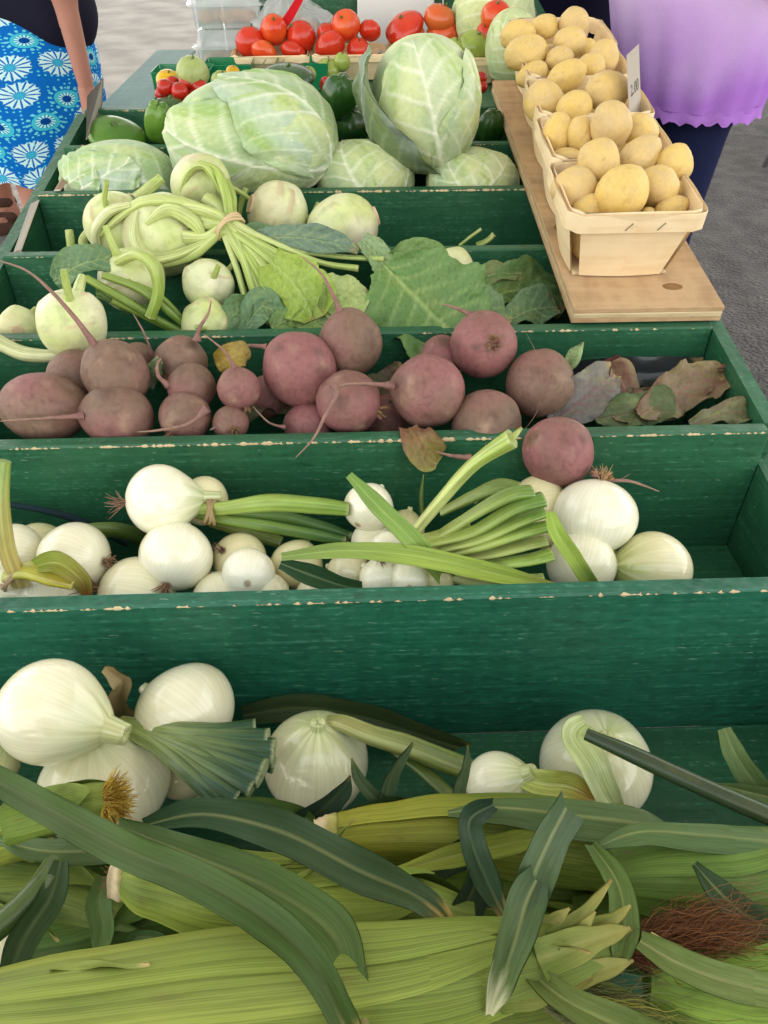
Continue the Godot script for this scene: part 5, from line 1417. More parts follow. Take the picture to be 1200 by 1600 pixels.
	leaf(lt, "yellowed_leaf", [Vector3(-0.3176, 0.8131, -0.5680), Vector3(-0.2913, 0.8223, -0.5620), Vector3(-0.2716, 0.8063, -0.5550), Vector3(-0.2673, 0.7818, -0.5520)], [0.006, 0.011, 0.01, 0.004], Vector3(0, 0.8, 0.6), 0.5, 0.002, 80.0, S(128, 150, 62), S(150, 128, 64), S(180, 190, 110), {"tip": S(168, 104, 56), "tipa": 0.3})
	rubber_band("tan rubber band at the left end of the onion trough", Vector3(-0.3447, 0.7967, -0.5720), Vector3(0.6, -0.7, 0.2), 0.017, 2, S(176, 150, 120))
	stalk(made[3], "green_leaf", [Vector3(-0.3345, 0.7650, -0.6600), Vector3(-0.2925, 0.7712, -0.6700), Vector3(-0.2614, 0.7574, -0.6800), Vector3(-0.2430, 0.7296, -0.6900)], [0.008, 0.01, 0.011, 0.008], S(120, 142, 66), S(72, 98, 48), 0.7)
	var dp: Array = [Vector3(-0.4185, 0.7910, -0.7000), Vector3(-0.3638, 0.7797, -0.7000), Vector3(-0.3177, 0.7587, -0.7000), Vector3(-0.2733, 0.7215, -0.7000)]
	var t := thing("dark_twine", "dark twine lying slack along the back of the onion trough", "twine", dp[0], "")
	var mb := MB.new()
	var q := []
	for p in dp: q.append(p - dp[0])
	tube(mb, q, [0.0035, 0.004, 0.0045], 30, 8, func(u, a): return S(34, 52, 56), 1.0, 0.1, true, 0.3)
	part("strand", mb.mesh(M.root), t)

func build_beets() -> void:
	var data := [
		# label, at, r, axis (crown), len, tone, root path
		["largest dusty beet lying at the far left end", Vector3(-0.3636, 0.8546, -0.8000), 0.0413, Vector3(-1, 0.12, 0.1), 1.28, 0.8, [], false],
		["dull beet mostly hidden behind the far left ones", Vector3(-0.3456, 0.8566, -0.8650), 0.0354, Vector3(-0.5, 0.4, -0.8), 1.0, 0.9, [], false],
		["big oval beet with a long root curving up left", Vector3(-0.2824, 0.8825, -0.8300), 0.0401, Vector3(0.55, -0.55, 0.6), 1.08, 0.85, [Vector3(-0.3001, 0.9160, -0.8350), Vector3(-0.3146, 0.9464, -0.8400), Vector3(-0.3424, 0.9731, -0.8600), Vector3(-0.3728, 0.9905, -0.8800), Vector3(-0.4145, 0.9960, -0.9000)], false],
		["dusty beet at front left with its root lying leftward", Vector3(-0.2784, 0.8478, -0.7850), 0.0380, Vector3(1, -0.1, 0.1), 1.15, 0.9, [Vector3(-0.3085, 0.8632, -0.7650), Vector3(-0.3299, 0.8685, -0.7550), Vector3(-0.3603, 0.8699, -0.7500), Vector3(-0.3966, 0.8682, -0.7500)], false],
		["small beet just behind the big oval one", Vector3(-0.2729, 0.8638, -0.8950), 0.0230, Vector3(0.2, 0.4, -0.6), 1.0, 0.8, [Vector3(-0.2500, 0.8752, -0.8850), Vector3(-0.2558, 0.9037, -0.8900), Vector3(-0.2670, 0.9248, -0.9000)], false],
		["dusty beet with a thin root rising beside the yellow leaf", Vector3(-0.2109, 0.8736, -0.8700), 0.0337, Vector3(-0.1, -0.6, 0.5), 1.0, 0.8, [Vector3(-0.1873, 0.9022, -0.8700), Vector3(-0.1827, 0.9168, -0.8750), Vector3(-0.1719, 0.9303, -0.8850), Vector3(-0.1667, 0.9445, -0.8900)], false],
		["reddish beet with a hooked root on its left", Vector3(-0.1938, 0.8622, -0.8250), 0.0304, Vector3(0.8, 0.1, 0.5), 1.0, 0.5, [Vector3(-0.2181, 0.8741, -0.8120), Vector3(-0.2258, 0.8876, -0.8100), Vector3(-0.2259, 0.9001, -0.8150), Vector3(-0.2213, 0.9057, -0.8200)], false],
		["round beet at the front board left of the smallest one", Vector3(-0.1969, 0.8476, -0.7850), 0.0305, Vector3(-0.4, -0.3, 0.8), 1.0, 0.75, [Vector3(-0.1614, 0.8784, -0.7520), Vector3(-0.1844, 0.8628, -0.7450), Vector3(-0.2175, 0.8569, -0.7420), Vector3(-0.2433, 0.8550, -0.7420)], false],
		["small round beet with its thin root pointing up left", Vector3(-0.1321, 0.8758, -0.8000), 0.0258, Vector3(0.3, -0.6, 0.6), 1.02, 0.45, [Vector3(-0.1340, 0.9032, -0.8000), Vector3(-0.1427, 0.9205, -0.8050), Vector3(-0.1554, 0.9277, -0.8150), Vector3(-0.1695, 0.9309, -0.8300)], false],
		["smallest beet at the front board", Vector3(-0.1433, 0.8429, -0.7750), 0.0213, Vector3(0.3, 0.1, 0.8), 0.9, 0.7, [Vector3(-0.1595, 0.8449, -0.7630), Vector3(-0.1646, 0.8455, -0.7570)], false],
		["big smooth beet with a pink blush left of centre", Vector3(-0.0637, 0.8756, -0.8400), 0.0448, Vector3(0.5, -0.7, 0.2), 1.06, 0.12, [Vector3(-0.1007, 0.8971, -0.8600), Vector3(-0.1231, 0.8966, -0.8650), Vector3(-0.1460, 0.8945, -0.8700)], false],
		["tan dusty beet standing upright with its root to the sky", Vector3(-0.0003, 0.8907, -0.8800), 0.0394, Vector3(0.05, -0.95, 0.25), 1.08, 1.0, [Vector3(-0.0103, 0.9257, -0.8850), Vector3(-0.0188, 0.9502, -0.8900), Vector3(-0.0338, 0.9703, -0.9100), Vector3(-0.0572, 0.9826, -0.9300)], true],
		["wrinkled beet at the front board, its root drooping over the edge", Vector3(-0.0030, 0.8586, -0.7900), 0.0382, Vector3(0.95, -0.15, 0.3), 1.0, 0.4, [Vector3(-0.0189, 0.9050, -0.7550), Vector3(-0.0156, 0.8961, -0.7450), Vector3(-0.0282, 0.8803, -0.7280), Vector3(-0.0414, 0.8629, -0.7100), Vector3(-0.0621, 0.8445, -0.7000)], true],
		["beet low in the shade left of the wrinkled one", Vector3(-0.0531, 0.8204, -0.8000), 0.0300, Vector3(0.8, 0.1, 0.3), 1.1, 0.3, [Vector3(-0.0795, 0.8349, -0.7750), Vector3(-0.0978, 0.8427, -0.7750), Vector3(-0.1159, 0.8591, -0.7850)], false],
		["round central beet with a stout root to its left", Vector3(0.0910, 0.8663, -0.8000), 0.0438, Vector3(0.95, 0.05, 0.3), 1.06, 0.4, [Vector3(0.0486, 0.8832, -0.7850), Vector3(0.0243, 0.8981, -0.7650), Vector3(-0.0010, 0.9046, -0.7550), Vector3(-0.0204, 0.9014, -0.7500)], false],
		["scarred pink beet highest on the right", Vector3(0.1683, 0.8865, -0.8750), 0.0420, Vector3(0.1, 0.5, 0.9), 1.06, 0.2, [Vector3(0.1515, 0.9204, -0.8900), Vector3(0.1356, 0.9268, -0.8950), Vector3(0.1159, 0.9308, -0.9000)], false],
		["dusty beet at right with a thin pale rootlet across it", Vector3(0.2368, 0.8551, -0.8300), 0.0439, Vector3(-0.4, -0.4, -0.6), 1.0, 0.65, [], false],
		["plain round beet at the front board right of centre", Vector3(0.1629, 0.8325, -0.7750), 0.0440, Vector3(0.1, -0.3, -0.9), 1.0, 0.75, [Vector3(0.1364, 0.8282, -0.7150), Vector3(0.1136, 0.8337, -0.7120), Vector3(0.0950, 0.8404, -0.7120)], false],
		["smooth dark red beet fallen over the board onto the onions", Vector3(0.2365, 0.8363, -0.7100), 0.0402, Vector3(-0.75, 0.5, 0.1), 1.08, 0.3, [Vector3(0.2656, 0.8357, -0.6720), Vector3(0.2839, 0.8276, -0.6680), Vector3(0.3078, 0.8282, -0.6640), Vector3(0.3416, 0.8159, -0.6600)], false],
		["dark beet in the gap below the fallen leaf", Vector3(0.0417, 0.8013, -0.8400), 0.0331, Vector3(0.5, 0.2, -0.3), 1.0, 0.4, [], false],
		["dark beet deep behind the central pair", Vector3(0.1195, 0.8548, -0.9000), 0.0302, Vector3(0.3, 0.6, -0.3), 1.0, 0.4, [], false],
		["dark beet low in the gap among the small ones", Vector3(-0.1073, 0.8200, -0.8700), 0.0283, Vector3(0.3, 0.6, -0.3), 1.0, 0.4, [], false],
	]
	var made := []
	for q in data:
		var b := beet(q[0], q[1], q[2], q[3], {"len": q[4], "tone": q[5], "crown": q[7] or q[3].z > 0.55})
		made.append(b)
		if q[6].size() > 0: taproot(b, q[6], 0.0055 if q[2] > 0.03 else 0.0035)
	taproot(made[16], [Vector3(0.2371, 0.8916, -0.7900), Vector3(0.2298, 0.8725, -0.7860), Vector3(0.2243, 0.8419, -0.7850), Vector3(0.2104, 0.8258, -0.7750), Vector3(0.1933, 0.8236, -0.7650)], 0.0013)
	taproot(made[16], [Vector3(0.2262, 0.8824, -0.7900), Vector3(0.2252, 0.8990, -0.8000), Vector3(0.2200, 0.9093, -0.8200), Vector3(0.2148, 0.9150, -0.8500)], 0.0009)
	taproot(made[18], [Vector3(0.2947, 0.8262, -0.6670), Vector3(0.3008, 0.8314, -0.6670), Vector3(0.3069, 0.8366, -0.6670)], 0.0012)
	taproot(made[17], [Vector3(0.1564, 0.8296, -0.7160), Vector3(0.1533, 0.8377, -0.7200), Vector3(0.1550, 0.8431, -0.7250)], 0.0012)
	var frill := MB.new()
	var inv: Transform3D = made[18].transform.affine_inverse()
	for k in 26:
		var p0: Vector3 = Vector3(0.2654, 0.8366, -0.6720).lerp(Vector3(0.2854, 0.8275, -0.6680), rng.randf())
		var d := Vector3(rng.randf_range(-0.2, 0.7), rng.randf_range(0.2, 1.0), rng.randf_range(-0.2, 0.8)) * 0.009
		tube(frill, [inv * p0, inv * (p0 + d * 0.5), inv * (p0 + d)], [0.001, 0.0008, 0.0005], 3, 4, func(_u, _a): return S(186, 152, 104), 1.0, 0.0, false)
	part("root_hairs", frill.mesh(M.root), made[18]).set_meta("kind", "stuff")
	# loose beet leaves
	var wine := S(92, 54, 58)
	var dgr := S(62, 76, 54)
	var gl := "limp beet leaves"
	var ls := [
		["purple veined beet leaf folded beside the dusty right beet", [Vector3(0.2450, 0.8243, -0.7900), Vector3(0.2797, 0.8448, -0.8000), Vector3(0.3099, 0.8593, -0.8200), Vector3(0.3309, 0.8609, -0.8400)], [0.008, 0.026, 0.03, 0.012], S(96, 96, 92), S(122, 120, 108), S(134, 70, 92), 0.2, Vector3(-0.1, 0.8, 0.6)],
		["pink and green beet leaf in the middle of the leaf heap", [Vector3(0.3454, 0.8340, -0.8000), Vector3(0.3438, 0.8434, -0.8300), Vector3(0.3427, 0.8491, -0.8600), Vector3(0.3298, 0.8502, -0.8750)], [0.01, 0.022, 0.022, 0.008], S(120, 92, 84), S(140, 124, 86), S(150, 84, 88), 0.7, Vector3(0.1, 0.5, 0.8)],
		["broad ruffled brownish beet leaf at the right end", [Vector3(0.3507, 0.8375, -0.7800), Vector3(0.3987, 0.8389, -0.8200), Vector3(0.4461, 0.8386, -0.8500), Vector3(0.4909, 0.8402, -0.8700)], [0.012, 0.03, 0.032, 0.014], S(120, 108, 80), S(132, 116, 84), S(146, 88, 86), 0.55, Vector3(0, 0.7, 0.7)],
		["dark green beet leaf under the ruffled one", [Vector3(0.2964, 0.8342, -0.7800), Vector3(0.3421, 0.8359, -0.7900), Vector3(0.3793, 0.8364, -0.7950), Vector3(0.4032, 0.8297, -0.7900)], [0.008, 0.022, 0.024, 0.01], S(78, 96, 58), S(86, 102, 62), S(104, 66, 62), 0.15, Vector3(0, 0.8, 0.5)],
		["olive beet leaf lying by the right end of the board", [Vector3(0.4073, 0.8354, -0.7600), Vector3(0.4432, 0.8385, -0.7750), Vector3(0.4715, 0.8359, -0.7850), Vector3(0.5025, 0.8259, -0.7850)], [0.008, 0.014, 0.015, 0.008], S(108, 112, 80), S(122, 122, 86), S(130, 90, 80), 0.3, Vector3(0, 0.9, 0.4)],
		["wine red leaf tip hanging under the plank's end", [Vector3(0.4418, 0.8257, -0.8400), Vector3(0.4597, 0.8324, -0.8600), Vector3(0.4907, 0.8325, -0.8750)], [0.006, 0.014, 0.006], S(120, 80, 78), S(140, 128, 90), S(150, 90, 90), 0.7, Vector3(0, 0.6, 0.8)],
		["green and red beet leaf hanging over the board edge", [Vector3(0.0678, 0.8512, -0.7450), Vector3(0.0774, 0.8472, -0.7220), Vector3(0.0900, 0.8307, -0.7170), Vector3(0.0999, 0.8221, -0.7160)], [0.012, 0.02, 0.02, 0.008], S(126, 92, 66), S(142, 142, 72), S(150, 100, 70), 0.5, Vector3(0.2, 0.3, 0.9)],
		["crumpled yellow leaf behind the small round beet", [Vector3(-0.1625, 0.8776, -0.8450), Vector3(-0.1458, 0.8932, -0.8400), Vector3(-0.1296, 0.8997, -0.8400), Vector3(-0.1200, 0.8942, -0.8450)], [0.008, 0.017, 0.016, 0.006], S(160, 138, 62), S(142, 122, 60), S(170, 150, 84), 0.1, Vector3(0.1, 0.6, 0.8)],
		["grey green leaf scrap between the left beets", [Vector3(-0.2499, 0.8555, -0.8400), Vector3(-0.2394, 0.8776, -0.8400), Vector3(-0.2285, 0.8949, -0.8400)], [0.006, 0.012, 0.005], S(104, 118, 92), S(90, 106, 76), S(140, 140, 110), 0.0, Vector3(0.3, 0.5, 0.8)],
		["limp leaf filling the gap left of the smallest beet", [Vector3(-0.1448, 0.8172, -0.8300), Vector3(-0.1064, 0.8213, -0.8600), Vector3(-0.0658, 0.8191, -0.8700)], [0.015, 0.03, 0.02], S(84, 92, 60), S(96, 84, 66), S(92, 52, 54), 0.4, Vector3(0, 0.8, 0.5)],
		["limp leaf in the gap between the middle beets", [Vector3(0.0089, 0.8294, -0.8200), Vector3(0.0507, 0.8320, -0.8600), Vector3(0.0766, 0.8387, -0.8800)], [0.015, 0.028, 0.02], S(84, 94, 60), S(94, 82, 64), S(92, 52, 54), 0.4, Vector3(0, 0.8, 0.5)],
		["crumpled wine red leaf against the black sheet", [Vector3(0.3038, 0.8160, -0.8300), Vector3(0.3221, 0.8259, -0.8600), Vector3(0.3472, 0.8328, -0.8800), Vector3(0.3716, 0.8313, -0.8900)], [0.01, 0.026, 0.026, 0.01], S(108, 80, 72), S(120, 96, 78), S(146, 84, 88), 0.8, Vector3(0.2, 0.6, 0.7)],
		["olive leaf crumpled in the middle of the right heap", [Vector3(0.3201, 0.8336, -0.7800), Vector3(0.3608, 0.8320, -0.8100), Vector3(0.4052, 0.8218, -0.8400)], [0.012, 0.026, 0.014], S(110, 108, 76), S(116, 112, 80), S(140, 92, 84), 0.4, Vector3(0, 0.8, 0.5)],
		["ragged red edged leaf at the rear right corner", [Vector3(0.4281, 0.8235, -0.8600), Vector3(0.4658, 0.8204, -0.8800), Vector3(0.4977, 0.8148, -0.8800)], [0.012, 0.024, 0.012], S(116, 96, 76), S(124, 112, 80), S(146, 88, 86), 0.6, Vector3(0, 0.6, 0.7)],
		["pale green leaf tip right of the dusty beet", [Vector3(0.2779, 0.8541, -0.8700), Vector3(0.2850, 0.8724, -0.8700), Vector3(0.2927, 0.8902, -0.8700)], [0.006, 0.009, 0.002], S(142, 168, 110), S(160, 184, 130), S(190, 200, 150), 0.0, Vector3(-0.2, 0.4, 0.9)],
	]
	for l in ls:
		var t := thing("beet_leaf", l[0], "leaf", l[1][0], gl)
		leaf(t, "blade", l[1], l[2], l[7], 0.3, 0.008, 110.0, l[3], l[4], l[5], {"mat": M.leaf, "vein": 0.6, "relief": 0.0012, "lobes": 0.45, "red": l[6], "ribw": 0.1, "steps": 44, "across": 22})
	var mb := MB.new()
	var wp: Array = [Vector3(0.4257, 0.8331, -0.8600), Vector3(0.4597, 0.8456, -0.8700), Vector3(0.4943, 0.8496, -0.8750), Vector3(0.5136, 0.8425, -0.8650), Vector3(0.5023, 0.8314, -0.8600)]
	var t2 := thing("beet_shoot", "thin curled red beet stem past the right end", "stem", wp[0], "")
	stalk(t2, "stem", wp, [0.004, 0.0035, 0.003, 0.0018], S(134, 84, 88), S(120, 84, 76), 0.9)
	# dark sheet that lines the right end of the trough
	var ls2 := thing("plastic_liner", "black plastic sheet folded along the back of the beet trough", "liner", Vector3(0.3962, 0.8114, -0.9150), "")
	leaf(ls2, "sheet", [Vector3(0.2873, 0.8216, -0.9100), Vector3(0.3571, 0.8231, -0.9100), Vector3(0.4184, 0.8237, -0.9100), Vector3(0.4765, 0.8303, -0.9100)], [0.016, 0.02, 0.02, 0.012], Vector3(0, 0.5, 0.9), 0.2, 0.002, 50.0, S(46, 52, 52), S(58, 62, 62), S(44, 50, 50), {"ribw": 0.02, "mat": M.glossy})

func build_kohlrabi() -> void:
	var stem := S(204, 214, 146)
	var stem2 := S(170, 194, 104)
	var data := [
		["white kohlrabi at front left, long beet root across it", Vector3(-0.3553, 0.9004, -0.9250), 0.0426, Vector3(-0.15, 0.9, -0.4), {"len": 1.02, "stubs": 1, "warm": 0.1}],
		["small cut kohlrabi at the far left edge", Vector3(-0.4492, 0.8669, -0.9850), 0.0279, Vector3(-0.2, -0.2, -1), {"len": 0.8, "stubs": 2, "warm": 0.5}],
		["greenish kohlrabi behind the front left one", Vector3(-0.3054, 0.9040, -1.0500), 0.0449, Vector3(-0.2, 0.7, -0.5), {"stubs": 1}],
		["banded kohlrabi at the left of the bunch", Vector3(-0.3474, 0.9351, -1.1800), 0.0482, Vector3(0.6, 0.5, 0.2), {"stubs": 1, "warm": 0.15}],
		["biggest banded kohlrabi in the middle of the bunch", Vector3(-0.2742, 0.9297, -1.1500), 0.0588, Vector3(0.9, 0.35, 0.1), {"stubs": 1, "len": 0.98}],
		["topmost banded kohlrabi in front of the big cabbage", Vector3(-0.2265, 0.9717, -1.2500), 0.0466, Vector3(0.5, -0.7, 0.5), {"stubs": 1, "len": 0.9}],
		["kohlrabi hanging below the band of the bunch", Vector3(-0.1986, 0.8956, -1.0500), 0.0362, Vector3(0.4, 0.8, -0.1), {"stubs": 2, "warm": 0.1}],
		["cut half of a kohlrabi low at the third board", Vector3(-0.1989, 0.8688, -0.9850), 0.0334, Vector3(-0.3, 0.5, 0.3), {"stubs": 1, "len": 0.8, "warm": 0.3}],
		["brownish kohlrabi at the board behind the band", Vector3(-0.1092, 0.9345, -1.2200), 0.0497, Vector3(0.8, -0.4, -0.2), {"stubs": 1, "len": 0.9, "warm": 0.8}],
		["pale kohlrabi lying right of the brownish one", Vector3(-0.0092, 0.9222, -1.1900), 0.0492, Vector3(-0.9, -0.25, 0.2), {"stubs": 2, "len": 1.12, "warm": 0.3}],
		["kohlrabi under the big leaf showing its cut base", Vector3(0.1500, 0.9034, -1.0700), 0.0314, Vector3(-0.8, -0.1, -0.6), {"stubs": 0, "len": 0.9, "warm": 0.5}],
	]
	var k := []
	for q in data: k.append(kohlrabi(q[0], q[1], q[2], q[3], q[4]))
	# curved stems that run to the band, then fan to lower right
	var bx := Vector3(-0.1713, 0.9541, -1.1200)
	stalk(k[3], "leaf_stem", [Vector3(-0.3667, 0.9347, -1.1300), Vector3(-0.2968, 0.9829, -1.1300), Vector3(-0.2402, 0.9881, -1.1200), Vector3(-0.1937, 0.9698, -1.1200), Vector3(-0.1575, 0.9456, -1.1100), Vector3(-0.1228, 0.9043, -1.0600), Vector3(-0.0965, 0.8644, -1.0200)], [0.004, 0.008, 0.0085, 0.008, 0.0075, 0.0075, 0.008], stem, stem2, 0.85)
	stalk(k[4], "leaf_stem", [Vector3(-0.3099, 0.9331, -1.1000), Vector3(-0.2797, 0.9151, -1.0900), Vector3(-0.2236, 0.9236, -1.0900), Vector3(-0.1755, 0.9523, -1.1000), Vector3(-0.1385, 0.9428, -1.0800), Vector3(-0.0939, 0.9174, -1.0500), Vector3(-0.0586, 0.8974, -1.0300)], [0.006, 0.012, 0.01, 0.008, 0.0075, 0.0075, 0.006], stem, stem2, 0.8)
	stalk(k[4], "leaf_stem", [Vector3(-0.2328, 0.9792, -1.1200), Vector3(-0.2002, 0.9777, -1.1100), Vector3(-0.1704, 0.9612, -1.1050), Vector3(-0.1481, 0.9285, -1.0700), Vector3(-0.1308, 0.8892, -1.0300), Vector3(-0.1090, 0.8598, -1.0000)], [0.011, 0.009, 0.008, 0.008, 0.008, 0.009], stem, stem2, 0.8)
	stalk(k[4], "leaf_stem", [Vector3(-0.2331, 0.9402, -1.1100), Vector3(-0.1993, 0.9435, -1.1000), Vector3(-0.1705, 0.9558, -1.1000), Vector3(-0.1302, 0.9283, -1.0700), Vector3(-0.0946, 0.8933, -1.0300), Vector3(-0.0685, 0.8639, -1.0000)], [0.012, 0.009, 0.008, 0.0075, 0.0075, 0.008], stem, S(166, 192, 100), 0.8)
	stalk(k[5], "leaf_stem", [Vector3(-0.2172, 1.0124, -1.2150), Vector3(-0.1902, 1.0029, -1.2000), Vector3(-0.1746, 0.9788, -1.1600), Vector3(-0.1665, 0.9559, -1.1200), Vector3(-0.1343, 0.9231, -1.0600), Vector3(-0.1037, 0.8837, -1.0200)], [0.006, 0.0085, 0.0085, 0.008, 0.008, 0.008], S(176, 198, 104), stem2, 0.8)
	stalk(k[5], "leaf_stem", [Vector3(-0.2060, 0.9728, -1.1800), Vector3(-0.1857, 0.9653, -1.1600), Vector3(-0.1696, 0.9542, -1.1300), Vector3(-0.1313, 0.9343, -1.0900), Vector3(-0.0677, 0.9076, -1.0500), Vector3(-0.0227, 0.9015, -1.0300)], [0.013, 0.01, 0.008, 0.007, 0.007, 0.005], stem, stem2, 0.7)
	stalk(k[5], "leaf_stem", [Vector3(-0.1839, 0.9832, -1.2200), Vector3(-0.1727, 0.9692, -1.1900), Vector3(-0.1669, 0.9499, -1.1500), Vector3(-0.1237, 0.9203, -1.0900), Vector3(-0.0870, 0.8839, -1.0400)], [0.008, 0.0085, 0.008, 0.0075, 0.007], S(170, 192, 96), stem2, 0.8)
	stalk(k[3], "leaf_stem", [Vector3(-0.3145, 0.9709, -1.1900), Vector3(-0.2921, 0.9841, -1.2000), Vector3(-0.2761, 0.9937, -1.2100)], [0.008, 0.008, 0.0075], S(196, 206, 140), S(168, 188, 104), 0.8)
	stalk(k[3], "leaf_stem", [Vector3(-0.3838, 0.9353, -1.2000), Vector3(-0.3773, 0.9543, -1.2000), Vector3(-0.3688, 0.9665, -1.2000)], [0.007, 0.007, 0.0075], S(206, 208, 160), S(186, 192, 130), 0.8)
	for q in [[[Vector3(-0.1737, 0.9522, -1.1000), Vector3(-0.1443, 0.9140, -1.0600), Vector3(-0.1225, 0.8745, -1.0200), Vector3(-0.1022, 0.8578, -0.9900)], 0.0062], [[Vector3(-0.1680, 0.9540, -1.1000), Vector3(-0.1254, 0.9230, -1.0600), Vector3(-0.0948, 0.8836, -1.0200), Vector3(-0.0751, 0.8641, -0.9900)], 0.006], [[Vector3(-0.1639, 0.9584, -1.1000), Vector3(-0.1118, 0.9326, -1.0700), Vector3(-0.0676, 0.9025, -1.0400), Vector3(-0.0408, 0.8825, -1.0000)], 0.0055], [[Vector3(-0.1614, 0.9611, -1.1050), Vector3(-0.1026, 0.9423, -1.0800), Vector3(-0.0402, 0.9217, -1.0600), Vector3(0.0136, 0.9157, -1.0500)], 0.006], [[Vector3(-0.1601, 0.9647, -1.1050), Vector3(-0.0945, 0.9357, -1.0850), Vector3(-0.0223, 0.9247, -1.0750), Vector3(0.0500, 0.9249, -1.0600)], 0.005], [[Vector3(-0.1759, 0.9495, -1.1000), Vector3(-0.1578, 0.9142, -1.0600), Vector3(-0.1452, 0.8799, -1.0300), Vector3(-0.1307, 0.8650, -1.0000)], 0.0065], [[Vector3(-0.2493, 0.9716, -1.1300), Vector3(-0.2114, 0.9673, -1.1150), Vector3(-0.1796, 0.9596, -1.1050), Vector3(-0.1391, 0.9464, -1.0900), Vector3(-0.0847, 0.9270, -1.0600)], 0.0075], [[Vector3(-0.2376, 0.9551, -1.1250), Vector3(-0.2031, 0.9581, -1.1100), Vector3(-0.1730, 0.9577, -1.1000), Vector3(-0.1350, 0.9087, -1.0500), Vector3(-0.1133, 0.8695, -1.0100)], 0.0085]]:
		stalk(k[4], "leaf_stem", q[0], [q[1] * 0.9, q[1] * 0.8, q[1] * 0.85, q[1]], S(206, 216, 152), S(176, 198, 112), 0.8)
	stalk(k[4], "petiole_base", [Vector3(-0.2963, 0.9756, -1.1200), Vector3(-0.2997, 0.9467, -1.0950), Vector3(-0.2845, 0.9228, -1.0850), Vector3(-0.2451, 0.9259, -1.0850), Vector3(-0.2037, 0.9399, -1.0950)], [0.004, 0.012, 0.016, 0.012, 0.007], S(214, 222, 170), S(198, 210, 140), 0.55)
	stalk(k[4], "petiole_base", [Vector3(-0.2829, 0.9645, -1.1000), Vector3(-0.2503, 0.9818, -1.1050), Vector3(-0.2191, 0.9664, -1.1050), Vector3(-0.2057, 0.9436, -1.1000)], [0.003, 0.009, 0.011, 0.006], S(208, 220, 154), S(194, 208, 132), 0.5)
	stalk(k[3], "petiole_base", [Vector3(-0.3671, 0.9118, -1.1400), Vector3(-0.3641, 0.9458, -1.1300), Vector3(-0.3378, 0.9727, -1.1300), Vector3(-0.3062, 0.9813, -1.1300)], [0.006, 0.013, 0.012, 0.007], S(222, 226, 186), S(206, 214, 156), 0.55)
	stalk(k[5], "petiole_base", [Vector3(-0.2512, 0.9731, -1.2100), Vector3(-0.2302, 1.0037, -1.2050), Vector3(-0.2060, 1.0102, -1.2000), Vector3(-0.1876, 0.9786, -1.1900)], [0.004, 0.009, 0.01, 0.007], S(204, 216, 146), S(186, 204, 116), 0.5)
	rubber_band("tan rubber bands gathering the kohlrabi stems", Vector3(-0.1682, 0.9576, -1.1050), Vector3(0.55, -0.6, 0.6), 0.022, 3, S(204, 180, 140))
	stalk(k[0], "leaf_stem", [Vector3(-0.3684, 0.8613, -0.9150), Vector3(-0.3951, 0.8637, -0.9100), Vector3(-0.4284, 0.8672, -0.9150), Vector3(-0.4693, 0.8830, -0.9300)], [0.009, 0.011, 0.012, 0.013], S(216, 218, 176), S(206, 212, 160), 0.8)
	stalk(k[0], "leaf_stem", [Vector3(-0.3444, 0.9292, -0.9300), Vector3(-0.3405, 0.9412, -0.9450), Vector3(-0.3394, 0.9483, -0.9600)], [0.013, 0.008, 0.006], S(206, 214, 162), S(190, 204, 130), 0.8)
	stalk(k[2], "leaf_stem", [Vector3(-0.3082, 0.9420, -1.0200), Vector3(-0.2749, 0.9599, -1.0000), Vector3(-0.2529, 0.9510, -0.9850), Vector3(-0.2515, 0.9182, -0.9800), Vector3(-0.2680, 0.8844, -0.9750)], [0.007, 0.009, 0.0095, 0.0095, 0.009], S(196, 208, 130), S(156, 184, 84), 0.8)
	for q in [[[Vector3(-0.3488, 0.9288, -1.0000), Vector3(-0.3126, 0.9102, -0.9900), Vector3(-0.2743, 0.8843, -0.9850), Vector3(-0.2317, 0.8551, -0.9850)], 0.0065], [[Vector3(-0.3267, 0.9329, -1.0000), Vector3(-0.2841, 0.9143, -1.0000), Vector3(-0.2524, 0.8909, -0.9900), Vector3(-0.2270, 0.8621, -0.9900)], 0.006], [[Vector3(-0.3189, 0.9012, -0.9900), Vector3(-0.2843, 0.8821, -0.9900), Vector3(-0.2440, 0.8601, -0.9850)], 0.006], [[Vector3(-0.2980, 0.9192, -1.0100), Vector3(-0.2595, 0.8957, -1.0100), Vector3(-0.2286, 0.8620, -1.0000)], 0.0055]]:
		stalk(k[2], "leaf_stem", q[0], [q[1], q[1] * 1.1, q[1]], S(150, 174, 84), S(112, 142, 60), 0.85)
	stalk(k[8], "leaf_stem", [Vector3(-0.1761, 0.9151, -1.2500), Vector3(-0.1679, 0.9416, -1.2600), Vector3(-0.1600, 0.9580, -1.2700)], [0.006, 0.006, 0.0065], S(160, 184, 96), S(172, 192, 112), 0.8)
	stalk(k[8], "leaf_stem", [Vector3(-0.1531, 0.9282, -1.2700), Vector3(-0.1439, 0.9480, -1.2700), Vector3(-0.1368, 0.9578, -1.2700)], [0.006, 0.006, 0.006], S(160, 184, 96), S(172, 192, 112), 0.8)
	stalk(k[9], "leaf_stem", [Vector3(-0.0661, 0.9070, -1.2400), Vector3(-0.0552, 0.9236, -1.2500), Vector3(-0.0466, 0.9372, -1.2600)], [0.006, 0.006, 0.006], S(160, 184, 96), S(172, 192, 112), 0.8)
	# leaves
	var lf := S(104, 138, 74)
	var rib := S(178, 196, 124)
	var gl := "kohlrabi leaves lying over the stems"
